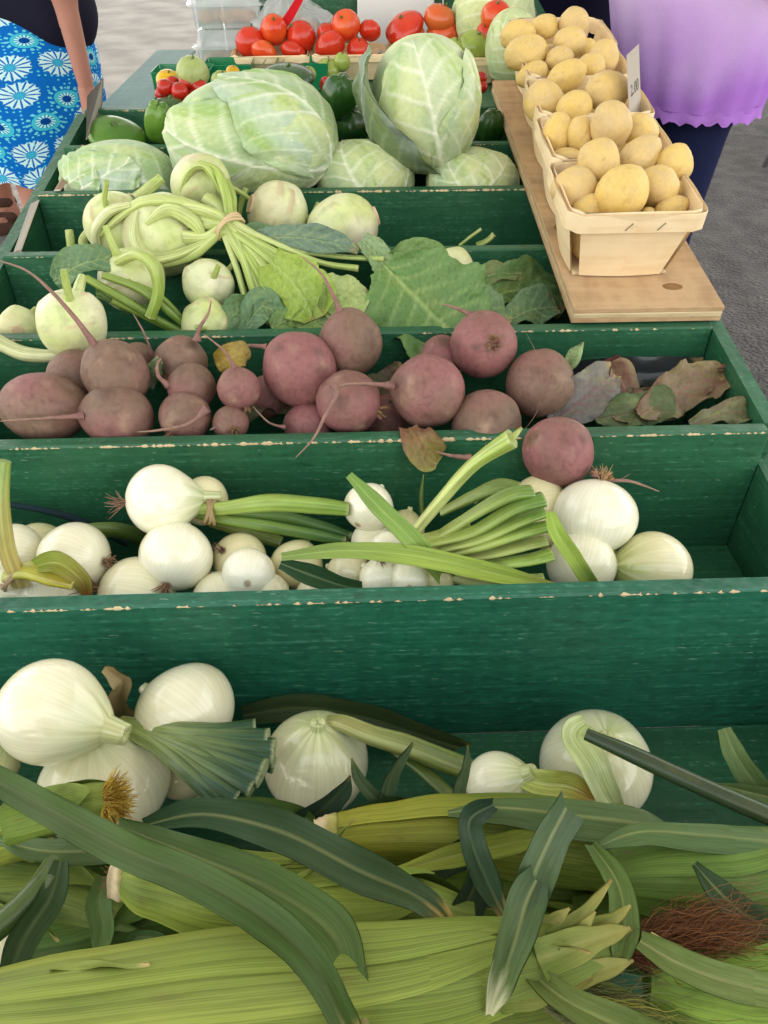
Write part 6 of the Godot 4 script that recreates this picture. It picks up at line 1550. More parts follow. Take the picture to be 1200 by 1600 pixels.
	var ls := [
		["biggest kohlrabi leaf, holed and draped over the board above the beets", [Vector3(0.0488, 0.9280, -1.0300), Vector3(0.0824, 0.9059, -0.9950), Vector3(0.1231, 0.8801, -0.9500), Vector3(0.1597, 0.8610, -0.9220), Vector3(0.1747, 0.8435, -0.9150)], [0.024, 0.07, 0.084, 0.062, 0.016], S(102, 138, 76), S(92, 126, 72), Vector3(0.05, 0.65, 0.75), 0.004],
		["grey green leaf right of the biggest one, curling to the right", [Vector3(0.0932, 0.8946, -1.0200), Vector3(0.1465, 0.8840, -1.0100), Vector3(0.1891, 0.8784, -0.9900), Vector3(0.2231, 0.8707, -0.9750)], [0.015, 0.035, 0.035, 0.012], S(112, 140, 96), S(104, 134, 92), Vector3(0.1, 0.9, 0.3), 0.006],
		["yellow green crumpled leaf left of the upright beet", [Vector3(-0.1053, 0.9308, -1.0400), Vector3(-0.0784, 0.9157, -1.0100), Vector3(-0.0571, 0.8944, -0.9850), Vector3(-0.0492, 0.8757, -0.9750)], [0.02, 0.04, 0.042, 0.014], S(154, 178, 78), S(146, 174, 76), Vector3(0, 0.6, 0.8), 0.009],
		["pale crumpled leaf behind the upright beet's root", [Vector3(0.0131, 0.9142, -1.0100), Vector3(-0.0134, 0.9028, -0.9850), Vector3(-0.0354, 0.8872, -0.9700)], [0.02, 0.036, 0.016], S(172, 188, 122), S(150, 176, 100), Vector3(0.1, 0.6, 0.8), 0.008],
		["blue grey curled leaf lying over the stems", [Vector3(-0.1362, 0.9398, -1.1000), Vector3(-0.0850, 0.9456, -1.0900), Vector3(-0.0306, 0.9431, -1.0800), Vector3(0.0142, 0.9335, -1.0700)], [0.008, 0.02, 0.02, 0.008], S(112, 136, 116), S(104, 130, 108), Vector3(0, 0.8, 0.6), 0.004],
		["cupped grey green leaf in the middle of the trough", [Vector3(0.0192, 0.9414, -1.0900), Vector3(0.0369, 0.9284, -1.0750), Vector3(0.0496, 0.9198, -1.0500), Vector3(0.0533, 0.9095, -1.0300)], [0.012, 0.022, 0.018, 0.006], S(140, 164, 122), S(126, 156, 100), Vector3(0.3, 0.6, 0.7), 0.004],
		["broad leaf standing behind the biggest one", [Vector3(0.0595, 0.9161, -1.0700), Vector3(0.0879, 0.9172, -1.0850), Vector3(0.1162, 0.9119, -1.0900), Vector3(0.1393, 0.8965, -1.0800)], [0.014, 0.026, 0.028, 0.012], S(112, 146, 82), S(120, 150, 86), Vector3(0, 0.5, 0.8), 0.004],
		["blue green leaf low at the board under the stems", [Vector3(-0.1450, 0.8636, -0.9650), Vector3(-0.1186, 0.8885, -0.9900), Vector3(-0.0936, 0.8716, -0.9850)], [0.008, 0.024, 0.012], S(102, 136, 100), S(104, 138, 96), Vector3(0, 0.6, 0.8), 0.004],
		["frilled leaf at the far left above the white kohlrabi", [Vector3(-0.3999, 0.9166, -1.0200), Vector3(-0.3600, 0.9384, -1.0200), Vector3(-0.3316, 0.9427, -1.0300), Vector3(-0.3158, 0.9474, -1.0400)], [0.01, 0.024, 0.024, 0.006], S(98, 130, 92), S(104, 136, 98), Vector3(0, 0.7, 0.7), 0.005],
		["green leaf left of the band, under the bent stem", [Vector3(-0.3450, 0.9018, -1.0100), Vector3(-0.3050, 0.8966, -1.0200), Vector3(-0.2727, 0.8819, -1.0200)], [0.014, 0.028, 0.012], S(98, 132, 76), S(104, 136, 78), Vector3(0, 0.8, 0.5), 0.004],
		["broad green leaf at the foot of the plank", [Vector3(0.1987, 0.8647, -1.0500), Vector3(0.2432, 0.8609, -1.0900), Vector3(0.2968, 0.8511, -1.1100), Vector3(0.3325, 0.8290, -1.1000)], [0.02, 0.04, 0.042, 0.02], S(100, 134, 76), S(96, 130, 80), Vector3(0, 0.7, 0.6), 0.006],
		["bluish leaf nearest the third board by the plank", [Vector3(0.2168, 0.8611, -0.9850), Vector3(0.2614, 0.8581, -1.0300), Vector3(0.3036, 0.8529, -1.0500)], [0.014, 0.03, 0.022], S(104, 134, 98), S(100, 132, 94), Vector3(0, 0.8, 0.5), 0.005],
		["small leaf behind the rubber band", [Vector3(-0.1585, 0.9232, -1.1200), Vector3(-0.1348, 0.9352, -1.1300), Vector3(-0.1123, 0.9340, -1.1400), Vector3(-0.0943, 0.9242, -1.1400)], [0.008, 0.016, 0.014, 0.005], S(100, 134, 88), S(104, 138, 92), Vector3(0, 0.6, 0.7), 0.005],
		["dull green leaf between the fanned stems and the third board", [Vector3(-0.1057, 0.8676, -0.9650), Vector3(-0.0800, 0.8738, -0.9800), Vector3(-0.0495, 0.8710, -0.9750), Vector3(-0.0234, 0.8638, -0.9600)], [0.01, 0.022, 0.022, 0.01], S(112, 142, 84), S(104, 136, 82), Vector3(0, 0.7, 0.6), 0.006],
		["frilly leaf low under the hanging kohlrabi", [Vector3(-0.1746, 0.8689, -0.9650), Vector3(-0.1536, 0.8822, -0.9850), Vector3(-0.1320, 0.8934, -1.0000)], [0.008, 0.02, 0.008], S(104, 138, 96), S(112, 146, 96), Vector3(-0.2, 0.6, 0.7), 0.006],
		["leaf under the yellow green one, edge toward the beets", [Vector3(-0.0796, 0.8649, -0.9600), Vector3(-0.0407, 0.8731, -0.9800), Vector3(-0.0012, 0.8770, -0.9900)], [0.012, 0.024, 0.012], S(132, 160, 90), S(122, 152, 84), Vector3(0, 0.6, 0.8), 0.006],
		["olive leaf with a pale edge by the plank", [Vector3(0.1890, 0.8768, -1.0900), Vector3(0.2184, 0.8839, -1.1000), Vector3(0.2593, 0.8771, -1.1100)], [0.01, 0.018, 0.008], S(112, 130, 84), S(128, 146, 96), Vector3(0, 0.6, 0.7), 0.004],
	]
	for l in ls:
		var t := thing("kohlrabi_leaf", l[0], "leaf", l[1][0], gl)
		leaf(t, "blade", l[1], l[2], l[5], 0.2, l[6] * 1.8, 60.0, l[3], l[4], rib, {"mat": M.leaf, "vein": 0.5, "relief": 0.002, "lobes": 0.42, "ribw": 0.05, "steps": 54, "across": 30})
	# trimmed scraps in the fifth trough
	var sc := [["cut kohlrabi stem lying alone at right in the trough", [Vector3(0.1776, 0.8811, -1.2200), Vector3(0.1942, 0.8953, -1.2200), Vector3(0.2107, 0.9074, -1.2200)], 0.0035], ["pale stem scrap beside the lone cut stem", [Vector3(0.2056, 0.8807, -1.2200), Vector3(0.2225, 0.8888, -1.2200), Vector3(0.2319, 0.8989, -1.2200)], 0.0065], ["cut stem standing at the left end of the trough", [Vector3(-0.4338, 0.8834, -1.2000), Vector3(-0.4371, 0.8991, -1.2200), Vector3(-0.4388, 0.9106, -1.2300)], 0.0065], ["second cut stem at the left end, bent", [Vector3(-0.4081, 0.8830, -1.2000), Vector3(-0.4145, 0.8995, -1.2100), Vector3(-0.4042, 0.9117, -1.2200)], 0.007]]
	for s in sc:
		var t := thing("cut_stem", s[0], "stem", s[1][0], "trimmed stems in the fifth trough")
		stalk(t, "stem", s[1], [s[2] * 1.1, s[2], s[2]], S(150, 176, 84), S(190, 202, 130), 0.7)

func build_cabbages() -> void:
	# base, middle direction, span, half width, lift, pale, ruffle
	cabbage("biggest cabbage lying on its side, pale veined leaf toward the viewer", Vector3(-0.1620, 0.9921, -1.4300), Vector3(0.142, 0.095, 0.11), [
		[Vector3(1, -0.42, 0.5), Vector3(-1, 0.28, 0.75), 2.7, 1.15, 0.02, 0.42, 0.012],
		[Vector3(1, -0.3, 0.4), Vector3(-0.3, 1, 0.1), 2.2, 1.0, 0.06, 0.25, 0.02],
		[Vector3(0.9, -0.3, 0.3), Vector3(-0.6, -0.9, 0.5), 2.0, 0.9, 0.02, 0.5, 0.01]], 0.5)
	cabbage("tall upright cabbage with a dark outer leaf on its left", Vector3(0.1324, 1.0389, -1.4500), Vector3(0.094, 0.106, 0.092), [
		[Vector3(0.35, -1, 0.45), Vector3(-0.25, 1, 0.85), 2.5, 1.2, 0.015, 0.55, 0.012],
		[Vector3(0.1, -1, 0.2), Vector3(-1, 0.35, 0.1), 2.5, 0.95, 0.34, -0.2, 0.03],
		[Vector3(0.2, -1, 0.2), Vector3(1, 0.5, 0.4), 2.3, 0.9, 0.015, 0.5, 0.01]], 0.55)
	cabbage("pale cabbage half sunk between the two big ones", Vector3(0.0297, 0.9242, -1.4250), Vector3(0.086, 0.065, 0.07), [
		[Vector3(0.2, -0.6, 1), Vector3(-0.5, 1, 0.2), 2.4, 1.1, 0.015, 0.8, 0.01],
		[Vector3(0.4, -0.6, 0.8), Vector3(0.8, 0.8, 0.1), 2.2, 0.9, 0.02, 0.7, 0.01]], 0.8)
	cabbage("pale cabbage half sunk by the plank", Vector3(0.2183, 0.9133, -1.4250), Vector3(0.084, 0.062, 0.07), [
		[Vector3(-0.5, -0.6, 0.8), Vector3(0.8, 0.9, 0.4), 2.4, 1.1, 0.015, 0.72, 0.01],
		[Vector3(0.3, -0.7, 0.9), Vector3(-0.6, 0.9, 0.2), 2.2, 0.9, 0.02, 0.6, 0.01]], 0.7)
	cabbage("grey green cabbage at the left end with curled leaves", Vector3(-0.3972, 0.9296, -1.4300), Vector3(0.098, 0.062, 0.07), [
		[Vector3(1, -0.3, 0.4), Vector3(-0.7, 0.6, 0.5), 2.5, 1.1, 0.02, 0.05, 0.016],
		[Vector3(-1, -0.5, 0.6), Vector3(0.8, 0.9, 0.6), 1.9, 0.9, 0.1, 0.0, 0.03],
		[Vector3(-1, -0.4, 0.2), Vector3(0.3, 0.8, 0.9), 1.5, 0.8, 0.06, 0.0, 0.02]], 0.15)
	cabbage("far pale cabbage behind the tomatoes", Vector3(0.3553, 1.0628, -2.2000), Vector3(0.105, 0.085, 0.09), [
		[Vector3(0.5, -0.6, 0.9), Vector3(-0.5, 1, 0.5), 2.4, 1.1, 0.02, 0.85, 0.01]], 0.85)
	cabbage("pale cabbage behind the rearmost potato basket", Vector3(0.3715, 1.0401, -1.9800), Vector3(0.062, 0.075, 0.06), [
		[Vector3(0.5, -0.9, 0.5), Vector3(-0.7, 0.9, 0.5), 2.4, 1.1, 0.02, 0.85, 0.01]], 0.85)

func build_back() -> void:
	var gd := S(38, 78, 30)
	var gl := S(92, 134, 44)
	var gg := "green peppers in the seventh trough"
	fruit("bell_pepper", "green pepper lying low at the left end of its trough", "pepper", Vector3(-0.4386, 0.9564, -1.6000), 0.0535, 0.0219, gl, S(70, 116, 36), gg, {"axis": Vector3(0.2, 1, 0.3), "lobes": 0.06, "lobe_n": 3.0, "mat": M.glossy})
	fruit("bell_pepper", "upright light green pepper left of the biggest cabbage", "pepper", Vector3(-0.3549, 0.9780, -1.6000), 0.0266, 0.0386, S(112, 148, 62), S(76, 124, 36), gg, {"lobes": 0.1, "lobe_n": 4.0, "mat": M.glossy, "pow": 0.6})
	fruit("bell_pepper", "dark pepper lying under the cherry tomatoes", "pepper", Vector3(-0.3368, 0.9976, -1.6400), 0.0318, 0.0147, S(64, 96, 50), gd, gg, {"axis": Vector3(0.1, 1, 0), "lobes": 0.05, "mat": M.glossy})
	fruit("bell_pepper", "glossy dark green pepper between the two big cabbages", "pepper", Vector3(-0.0130, 1.0229, -1.5800), 0.0318, 0.0389, gd, S(48, 92, 36), gg, {"lobes": 0.09, "lobe_n": 4.0, "mat": M.glossy, "pow": 0.7})
	fruit("bell_pepper", "dark pepper in the shade below the glossy one", "pepper", Vector3(0.0032, 0.9715, -1.6000), 0.0390, 0.0305, S(30, 60, 28), gd, gg, {"lobes": 0.08, "mat": M.glossy})
	fruit("bell_pepper", "dark pepper in the shade right of the tall cabbage", "pepper", Vector3(0.2734, 0.9634, -1.6000), 0.0271, 0.0344, gd, S(40, 80, 32), gg, {"lobes": 0.08, "mat": M.glossy})
	fruit("zucchini", "dark zucchini lying behind the biggest cabbage", "zucchini", Vector3(-0.1138, 1.0277, -1.7500), 0.0513, 0.0192, S(36, 70, 38), S(60, 92, 52), "", {"axis": Vector3(0.1, 1, 0.1), "mat": M.glossy})
	# cherry tomatoes in a green pint tray
	var tr := thing("pint_tray", "small green tray of cherry tomatoes at the left", "tray", Vector3(-0.3563, 0.9570, -1.9235), "green pint trays on the table")
	tray(tr, 0.115, 0.09, 0.055)
	var gc := "cherry tomatoes in the green tray"
	var red := S(196, 44, 24)
	var red2 := S(170, 34, 22)
	var ct := [["cherry tomato at the tray's left corner", Vector3(-0.3646, 1.0050, -1.7071), 0.0126, 0.0113], ["cherry tomato second along the tray's front", Vector3(-0.3219, 1.0150, -1.6782), 0.0173, 0.0149], ["cherry tomato above the left corner one", Vector3(-0.3509, 1.0200, -1.6876), 0.0161, 0.0149], ["cherry tomato nearest the pale squash", Vector3(-0.3111, 1.0250, -1.7060), 0.0163, 0.0138], ["cherry tomato at the tray's right end", Vector3(-0.2866, 1.0180, -1.7009), 0.0163, 0.0138], ["cherry tomato behind the front pair", Vector3(-0.3419, 1.0200, -1.7215), 0.0139, 0.0139], ["cherry tomato low at the right front", Vector3(-0.3004, 1.0050, -1.7046), 0.0139, 0.0126], ["last cherry tomato at the tray's far right", Vector3(-0.2778, 1.0080, -1.7170), 0.0114, 0.0114]]
	for c in ct: fruit("cherry_tomato", c[0], "tomato", c[1], c[2], c[3], red, red2, gc, {"n": 14, "seg": 18})
	fruit("yellow_tomato", "yellow tomato behind the cherry tomatoes", "tomato", Vector3(-0.3525, 1.0220, -1.7409), 0.0255, 0.0166, S(224, 178, 26), S(206, 160, 30), "yellow tomatoes", {"n": 14, "seg": 18})
	fruit("yellow_tomato", "small yellow tomato at the tip of the biggest cabbage", "tomato", Vector3(-0.2395, 1.0150, -1.8558), 0.0149, 0.0122, S(222, 180, 40), S(206, 160, 30), "yellow tomatoes", {"n": 14, "seg": 18})
	fruit("pattypan_squash", "pale green ribbed squash above the cherry tomatoes", "squash", Vector3(-0.2997, 1.0400, -1.7202), 0.0313, 0.0275, S(186, 194, 130), S(160, 176, 106), "", {"lobes": 0.03, "lobe_n": 9.0, "mat": M.kohl})
	fruit("pattypan_squash", "smaller yellow green squash right of the tray", "squash", Vector3(-0.2633, 1.0000, -1.8471), 0.0230, 0.0190, S(168, 180, 84), S(146, 166, 76), "", {"lobes": 0.03, "lobe_n": 7.0, "mat": M.kohl})
	tr = thing("pint_tray", "green tray half hidden behind the biggest cabbage", "tray", Vector3(-0.2655, 0.9570, -1.9972), "green pint trays on the table")
	tray(tr, 0.10, 0.09, 0.055)
	tr = thing("pint_tray", "green tray right of the biggest cabbage's tip", "tray", Vector3(-0.1000, 0.9570, -2.0111), "green pint trays on the table")
	tray(tr, 0.11, 0.09, 0.055)
	fruit("tomatillo", "pale green tomatillo in the right green tray", "tomatillo", Vector3(-0.0779, 1.0200, -1.8028), 0.0158, 0.0145, S(150, 168, 96), S(128, 150, 70), "tomatillos", {})
	fruit("cherry_tomato", "cherry tomato left of the glossy dark pepper", "tomato", Vector3(-0.0432, 1.0100, -1.7560), 0.0117, 0.0156, S(206, 72, 50), red2, "stray cherry tomatoes", {"n": 14, "seg": 18})
	fruit("cherry_tomato", "cherry tomato right of the tall cabbage", "tomato", Vector3(0.2799, 1.0100, -1.8052), 0.0134, 0.0120, red, red2, "stray cherry tomatoes", {"n": 14, "seg": 18})
	fruit("cherry_tomato", "cherry tomato under another beside the plank", "tomato", Vector3(0.2827, 0.9950, -1.7965), 0.0120, 0.0120, red, red2, "stray cherry tomatoes", {"n": 14, "seg": 18})
	# tomato baskets
	var gb := "tomato baskets on the rear table"
	splint_basket("shallow splint basket of tomatoes left of the white panel", Vector3(-0.1774, 0.9570, -2.1202), 0.178, 0.15, 0.055, 0.0, gb)
	splint_basket("splint basket of tomatoes behind the tall cabbage's left", Vector3(0.0089, 0.9570, -2.1280), 0.178, 0.15, 0.055, 0.0, gb)
	splint_basket("splint basket of large tomatoes behind the tall cabbage", Vector3(0.1965, 0.9570, -2.1824), 0.178, 0.15, 0.055, 0.0, gb)
	splint_basket("splint basket of green tomatoes beside the potatoes", Vector3(0.2992, 0.9570, -2.0658), 0.11, 0.12, 0.055, 0.0, gb)
	var tr1 := S(206, 56, 30)
	var tr2 := S(188, 44, 26)
	var org := S(216, 92, 40)
	var gt := "tomatoes in the splint baskets"
	var tm := [
		["red tomato at the left of the first tomato basket", Vector3(-0.2268, 1.0262, -2.1350), 0.0366, 0.0335, tr1, tr2],
		["orange red tomato topping the first tomato basket", Vector3(-0.1698, 1.0520, -2.1350), 0.0318, 0.0348, org, tr1],
		["red tomato with its stem end out, right of the first basket", Vector3(-0.1059, 1.0373, -2.1350), 0.0350, 0.0335, tr2, tr1],
		["red tomato low at the first basket's front rim", Vector3(-0.1935, 1.0117, -2.1000), 0.0317, 0.0227, tr1, org],
		["red tomato at the first basket's front right", Vector3(-0.1257, 1.0126, -2.1000), 0.0302, 0.0212, tr2, tr1],
		["red tomato at the front of the second tomato basket", Vector3(-0.0376, 1.0226, -2.1000), 0.0377, 0.0287, tr1, tr2],
		["bright red tomato topping the second tomato basket", Vector3(-0.0003, 1.0601, -2.1350), 0.0348, 0.0318, tr1, org],
		["dull red tomato behind the second basket's front one", Vector3(-0.0434, 1.0422, -2.1350), 0.0258, 0.0228, tr2, tr1],
		["tomato peeping out left of the white panel's foot", Vector3(0.0571, 1.0495, -2.1350), 0.0258, 0.0213, tr2, tr1],
		["tomato half hidden by the tall cabbage's left leaf", Vector3(0.0286, 1.0156, -2.1000), 0.0273, 0.0242, tr1, tr2],
		["dark red tomato just above the tall cabbage's tip", Vector3(0.1413, 1.0494, -2.1700), 0.0494, 0.0262, tr2, tr1],
		["orange blush tomato in front of the dark red one", Vector3(0.1539, 1.0387, -2.1700), 0.0356, 0.0248, org, S(204, 128, 76)],
		["large orange tomato right of the white panel", Vector3(0.2256, 1.0673, -2.1700), 0.0399, 0.0307, org, S(196, 100, 48)],
		["large tomato under the orange one", Vector3(0.2347, 1.0383, -2.1700), 0.0403, 0.0310, S(204, 84, 46), org],
		["shiny orange red tomato in front of the far cabbage", Vector3(0.3495, 1.0821, -2.1000), 0.0357, 0.0297, org, tr1],
		["red tomato under the shiny one by the potatoes", Vector3(0.3348, 1.0452, -2.1000), 0.0301, 0.0271, tr1, tr2],
	]
	for q in tm: fruit("tomato", q[0], "tomato", q[1], q[2], q[3], q[4], q[5], gt, {"lobes": 0.012, "axis": Vector3(rng.randf_range(-0.6, 0.6), 0.8, rng.randf_range(-0.7, 0.9))})
	var g1 := S(150, 168, 78)
	var g2 := S(112, 140, 48)
	var gn := [
		["small green tomato under the large orange pair", Vector3(0.2165, 1.0277, -2.1700), 0.0249, 0.0202, g1],
		["pale green tomato right of the tall cabbage's tip", Vector3(0.2529, 1.0149, -2.0800), 0.0271, 0.0271, g1],
		["largest shiny green tomato by the potatoes", Vector3(0.3005, 1.0250, -2.0800), 0.0391, 0.0286, g2],
		["small round green tomato at the basket's front rim", Vector3(0.3098, 0.9888, -2.0600), 0.0211, 0.0196, g2],
		["pale green tomato in front of the second tomato basket", Vector3(-0.0417, 0.9952, -2.0000), 0.0263, 0.0175, g1],
		["smaller green tomato at the tall cabbage's left edge", Vector3(-0.0106, 1.0078, -2.0000), 0.0189, 0.0189, g1],
	]
	for q in gn: fruit("green_tomato", q[0], "tomato", q[1], q[2], q[3], q[4], g1, "green tomatoes", {"lobes": 0.02})
	# clear clamshell boxes with pale mushrooms
	for q in [["lower clear plastic clamshell box of mushrooms", Vector3(-0.2893, 0.9570, -2.2652), 0.0], ["upper clear plastic clamshell box, ribbed lid, stacked on another", Vector3(-0.2893, 0.9570, -2.2652) + Vector3(-0.005, 0.088, -0.01), 0.12]]:
		var c := thing("clamshell_box", q[0], "plastic box", q[1], "clear clamshell boxes at the back left", Basis(Vector3.UP, q[2]))
		clamshell(c, 0.18, 0.13, 0.085)
		for k in 5:
			var x := -0.052 + 0.026 * k
			fruit("mushroom", "pale brown mushroom inside the %s clear box, %s from its left end" % ["lower" if q[2] == 0.0 else "upper", ["first", "second", "third", "fourth", "fifth"][k]], "mushroom", c.transform * Vector3(x, 0.02, 0.03 - 0.02 * (k % 2)), 0.02, 0.012, S(140, 112, 80), S(166, 140, 104), "mushrooms inside the clear boxes", {"stem": false, "n": 12, "seg": 14, "mat": M.potato})
	var bag := thing("plastic_bag", "crumpled clear bag with a red tie behind the first tomatoes", "plastic bag", Vector3(-0.1293, 1.0193, -2.2400), "")
	var mb := MB.new()
	lathe(mb, sphere_prof(22), 26, func(p, u, a): return 1.0 + 0.3 * n3(p, 160.0, 3.0) + 0.12 * sin(a * 7.0) * u, func(u, a, p): return Color.WHITE, Vector3(0.1, 0.085, 0.07))
	part("film", mb.mesh(M.clear), bag)
	mb = MB.new()
	lathe(mb, sphere_prof(14), 18, func(p, u, a): return 1.0 + 0.2 * n3(p, 130.0, 8.0), func(u, a, p): return S(120, 84, 60).lerp(S(180, 150, 110), clampf(0.5 + n3(p, 300.0, 3.0) * 2.0, 0, 1)), Vector3(0.07, 0.05, 0.045))
	part("contents", mb.mesh(M.potato), bag)
	mb = MB.new()
	blade(mb, [Vector3(-0.05, 0.02, 0.085), Vector3(-0.01, 0.05, 0.095), Vector3(0.03, 0.1, 0.08)], [0.008, 0.01, 0.008], 12, 4, Vector3(0, 0.4, 1), 0.1, 0.001, 60.0, func(u, x, s): return S(190, 30, 40))
	part("red_tie", mb.mesh(M.card), bag)
	var wp := thing("white_panel", "white plastic panel standing behind the tomatoes", "panel", Vector3(0.1303, 1.0117, -2.3800), "")
	part("sheet", box_mesh(Vector3(0, 0.07, 0), Vector3(0.20, 0.24, 0.012), M.white, 0.003), wp)
	# cardboard cards at the left ends of the troughs
	for q in [["brown cardboard card with pen strokes standing at the left end", [Vector3(-0.5083, 1.0021, -1.7100), Vector3(-0.4768, 1.0294, -1.7300), Vector3(-0.4906, 0.9805, -1.7300), Vector3(-0.4765, 0.9652, -1.5400)]], ["grey cardboard strip along the left end of the cabbage trough", [Vector3(-0.4824, 0.9591, -1.5300), Vector3(-0.4672, 0.9533, -1.5100), Vector3(-0.4774, 0.9354, -1.3450), Vector3(-0.4868, 0.9355, -1.3450)]], ["grey cardboard strip at the left end of the fifth trough", [Vector3(-0.5245, 0.9201, -1.3300), Vector3(-0.5102, 0.9261, -1.3300), Vector3(-0.4945, 0.9020, -1.1600), Vector3(-0.5002, 0.9041, -1.1500)]]]:
		var p: Array = q[1]
		var c := thing("cardboard_card", q[0], "card", p[2], "cardboard pieces at the left ends")
		var m2 := MB.new()
		var loc := []
		for s in p: loc.append(s - p[2])
		var off := Vector3(-0.002, 0, 0.001)
		m2.quad(loc[0], loc[1], loc[2], loc[3], S(150, 128, 108))
		m2.quad(loc[3] + off, loc[2] + off, loc[1] + off, loc[0] + off, S(196, 190, 180))
		for k in 4:
			var j := (k + 1) % 4
			m2.quad(loc[k], loc[k] + off, loc[j] + off, loc[j], S(176, 160, 140))
		part("sheet", m2.mesh(M.card), c)

func tray(t: Node3D, w: float, d: float, h: float) -> void:
	var g := S(28, 120, 76)
	for k in 4:
		var mb := MB.new()
		var sx: bool = k % 2 == 0
		var s := -1.0 if k < 2 else 1.0
		if sx: add_box(mb, Vector3(0, h * 0.5, s * d * 0.5), Vector3(w + 0.003, h, 0.002), 0.0006, Basis(Vector3.RIGHT, s * 0.12), g)
		else: add_box(mb, Vector3(s * w * 0.5, h * 0.5, 0), Vector3(0.002, h, d - 0.004), 0.0006, Basis(Vector3.FORWARD, s * 0.12), g)
		part("side", mb.mesh(M.glossy), t)
	var mb := MB.new()
	add_box(mb, Vector3(0, 0.002, 0), Vector3(w - 0.006, 0.002, d - 0.006), 0.0005, Basis.IDENTITY, g)
	part("base", mb.mesh(M.glossy), t)

func clamshell(t: Node3D, w: float, d: float, h: float) -> void:
	var mb := MB.new()
	var prof := []
	# ribbed tub and lid: a rounded rectangle swept up with flutes in its wall
	var ring := 49
	for body in 2:
		var rows := [[0.86, 0.0], [0.92, 0.5], [0.95, 0.52]] if body == 0 else [[1.04, 0.52], [1.04, 0.56], [0.9, 0.6], [0.84, 0.97], [0.7, 1.0], [0.0, 1.0]]
		var v := PackedVector3Array()
		var c := PackedColorArray()
		var u := PackedVector2Array()
		for r in rows:
			for k in ring:
				var a := TAU * (k % (ring - 1)) / (ring - 1)
				var sx := signf(cos(a)) * pow(absf(cos(a)), 0.35)
				var sz := signf(sin(a)) * pow(absf(sin(a)), 0.35)
				var fl := 1.0 + (0.03 if k % 2 == 0 else 0.0) * (1.0 if r[1] > 0.55 or r[1] < 0.5 else 0.0)
				v.append(Vector3(sx * w * 0.5 * r[0] * fl, r[1] * h, sz * d * 0.5 * r[0] * fl)); c.append(Color.WHITE); u.append(Vector2(k, r[1]))
		var b := MB.new()
		b.grid(v, c, u, ring, rows.size(), true)
		part("tub" if body == 0 else "lid", b.mesh(M.clear), t)

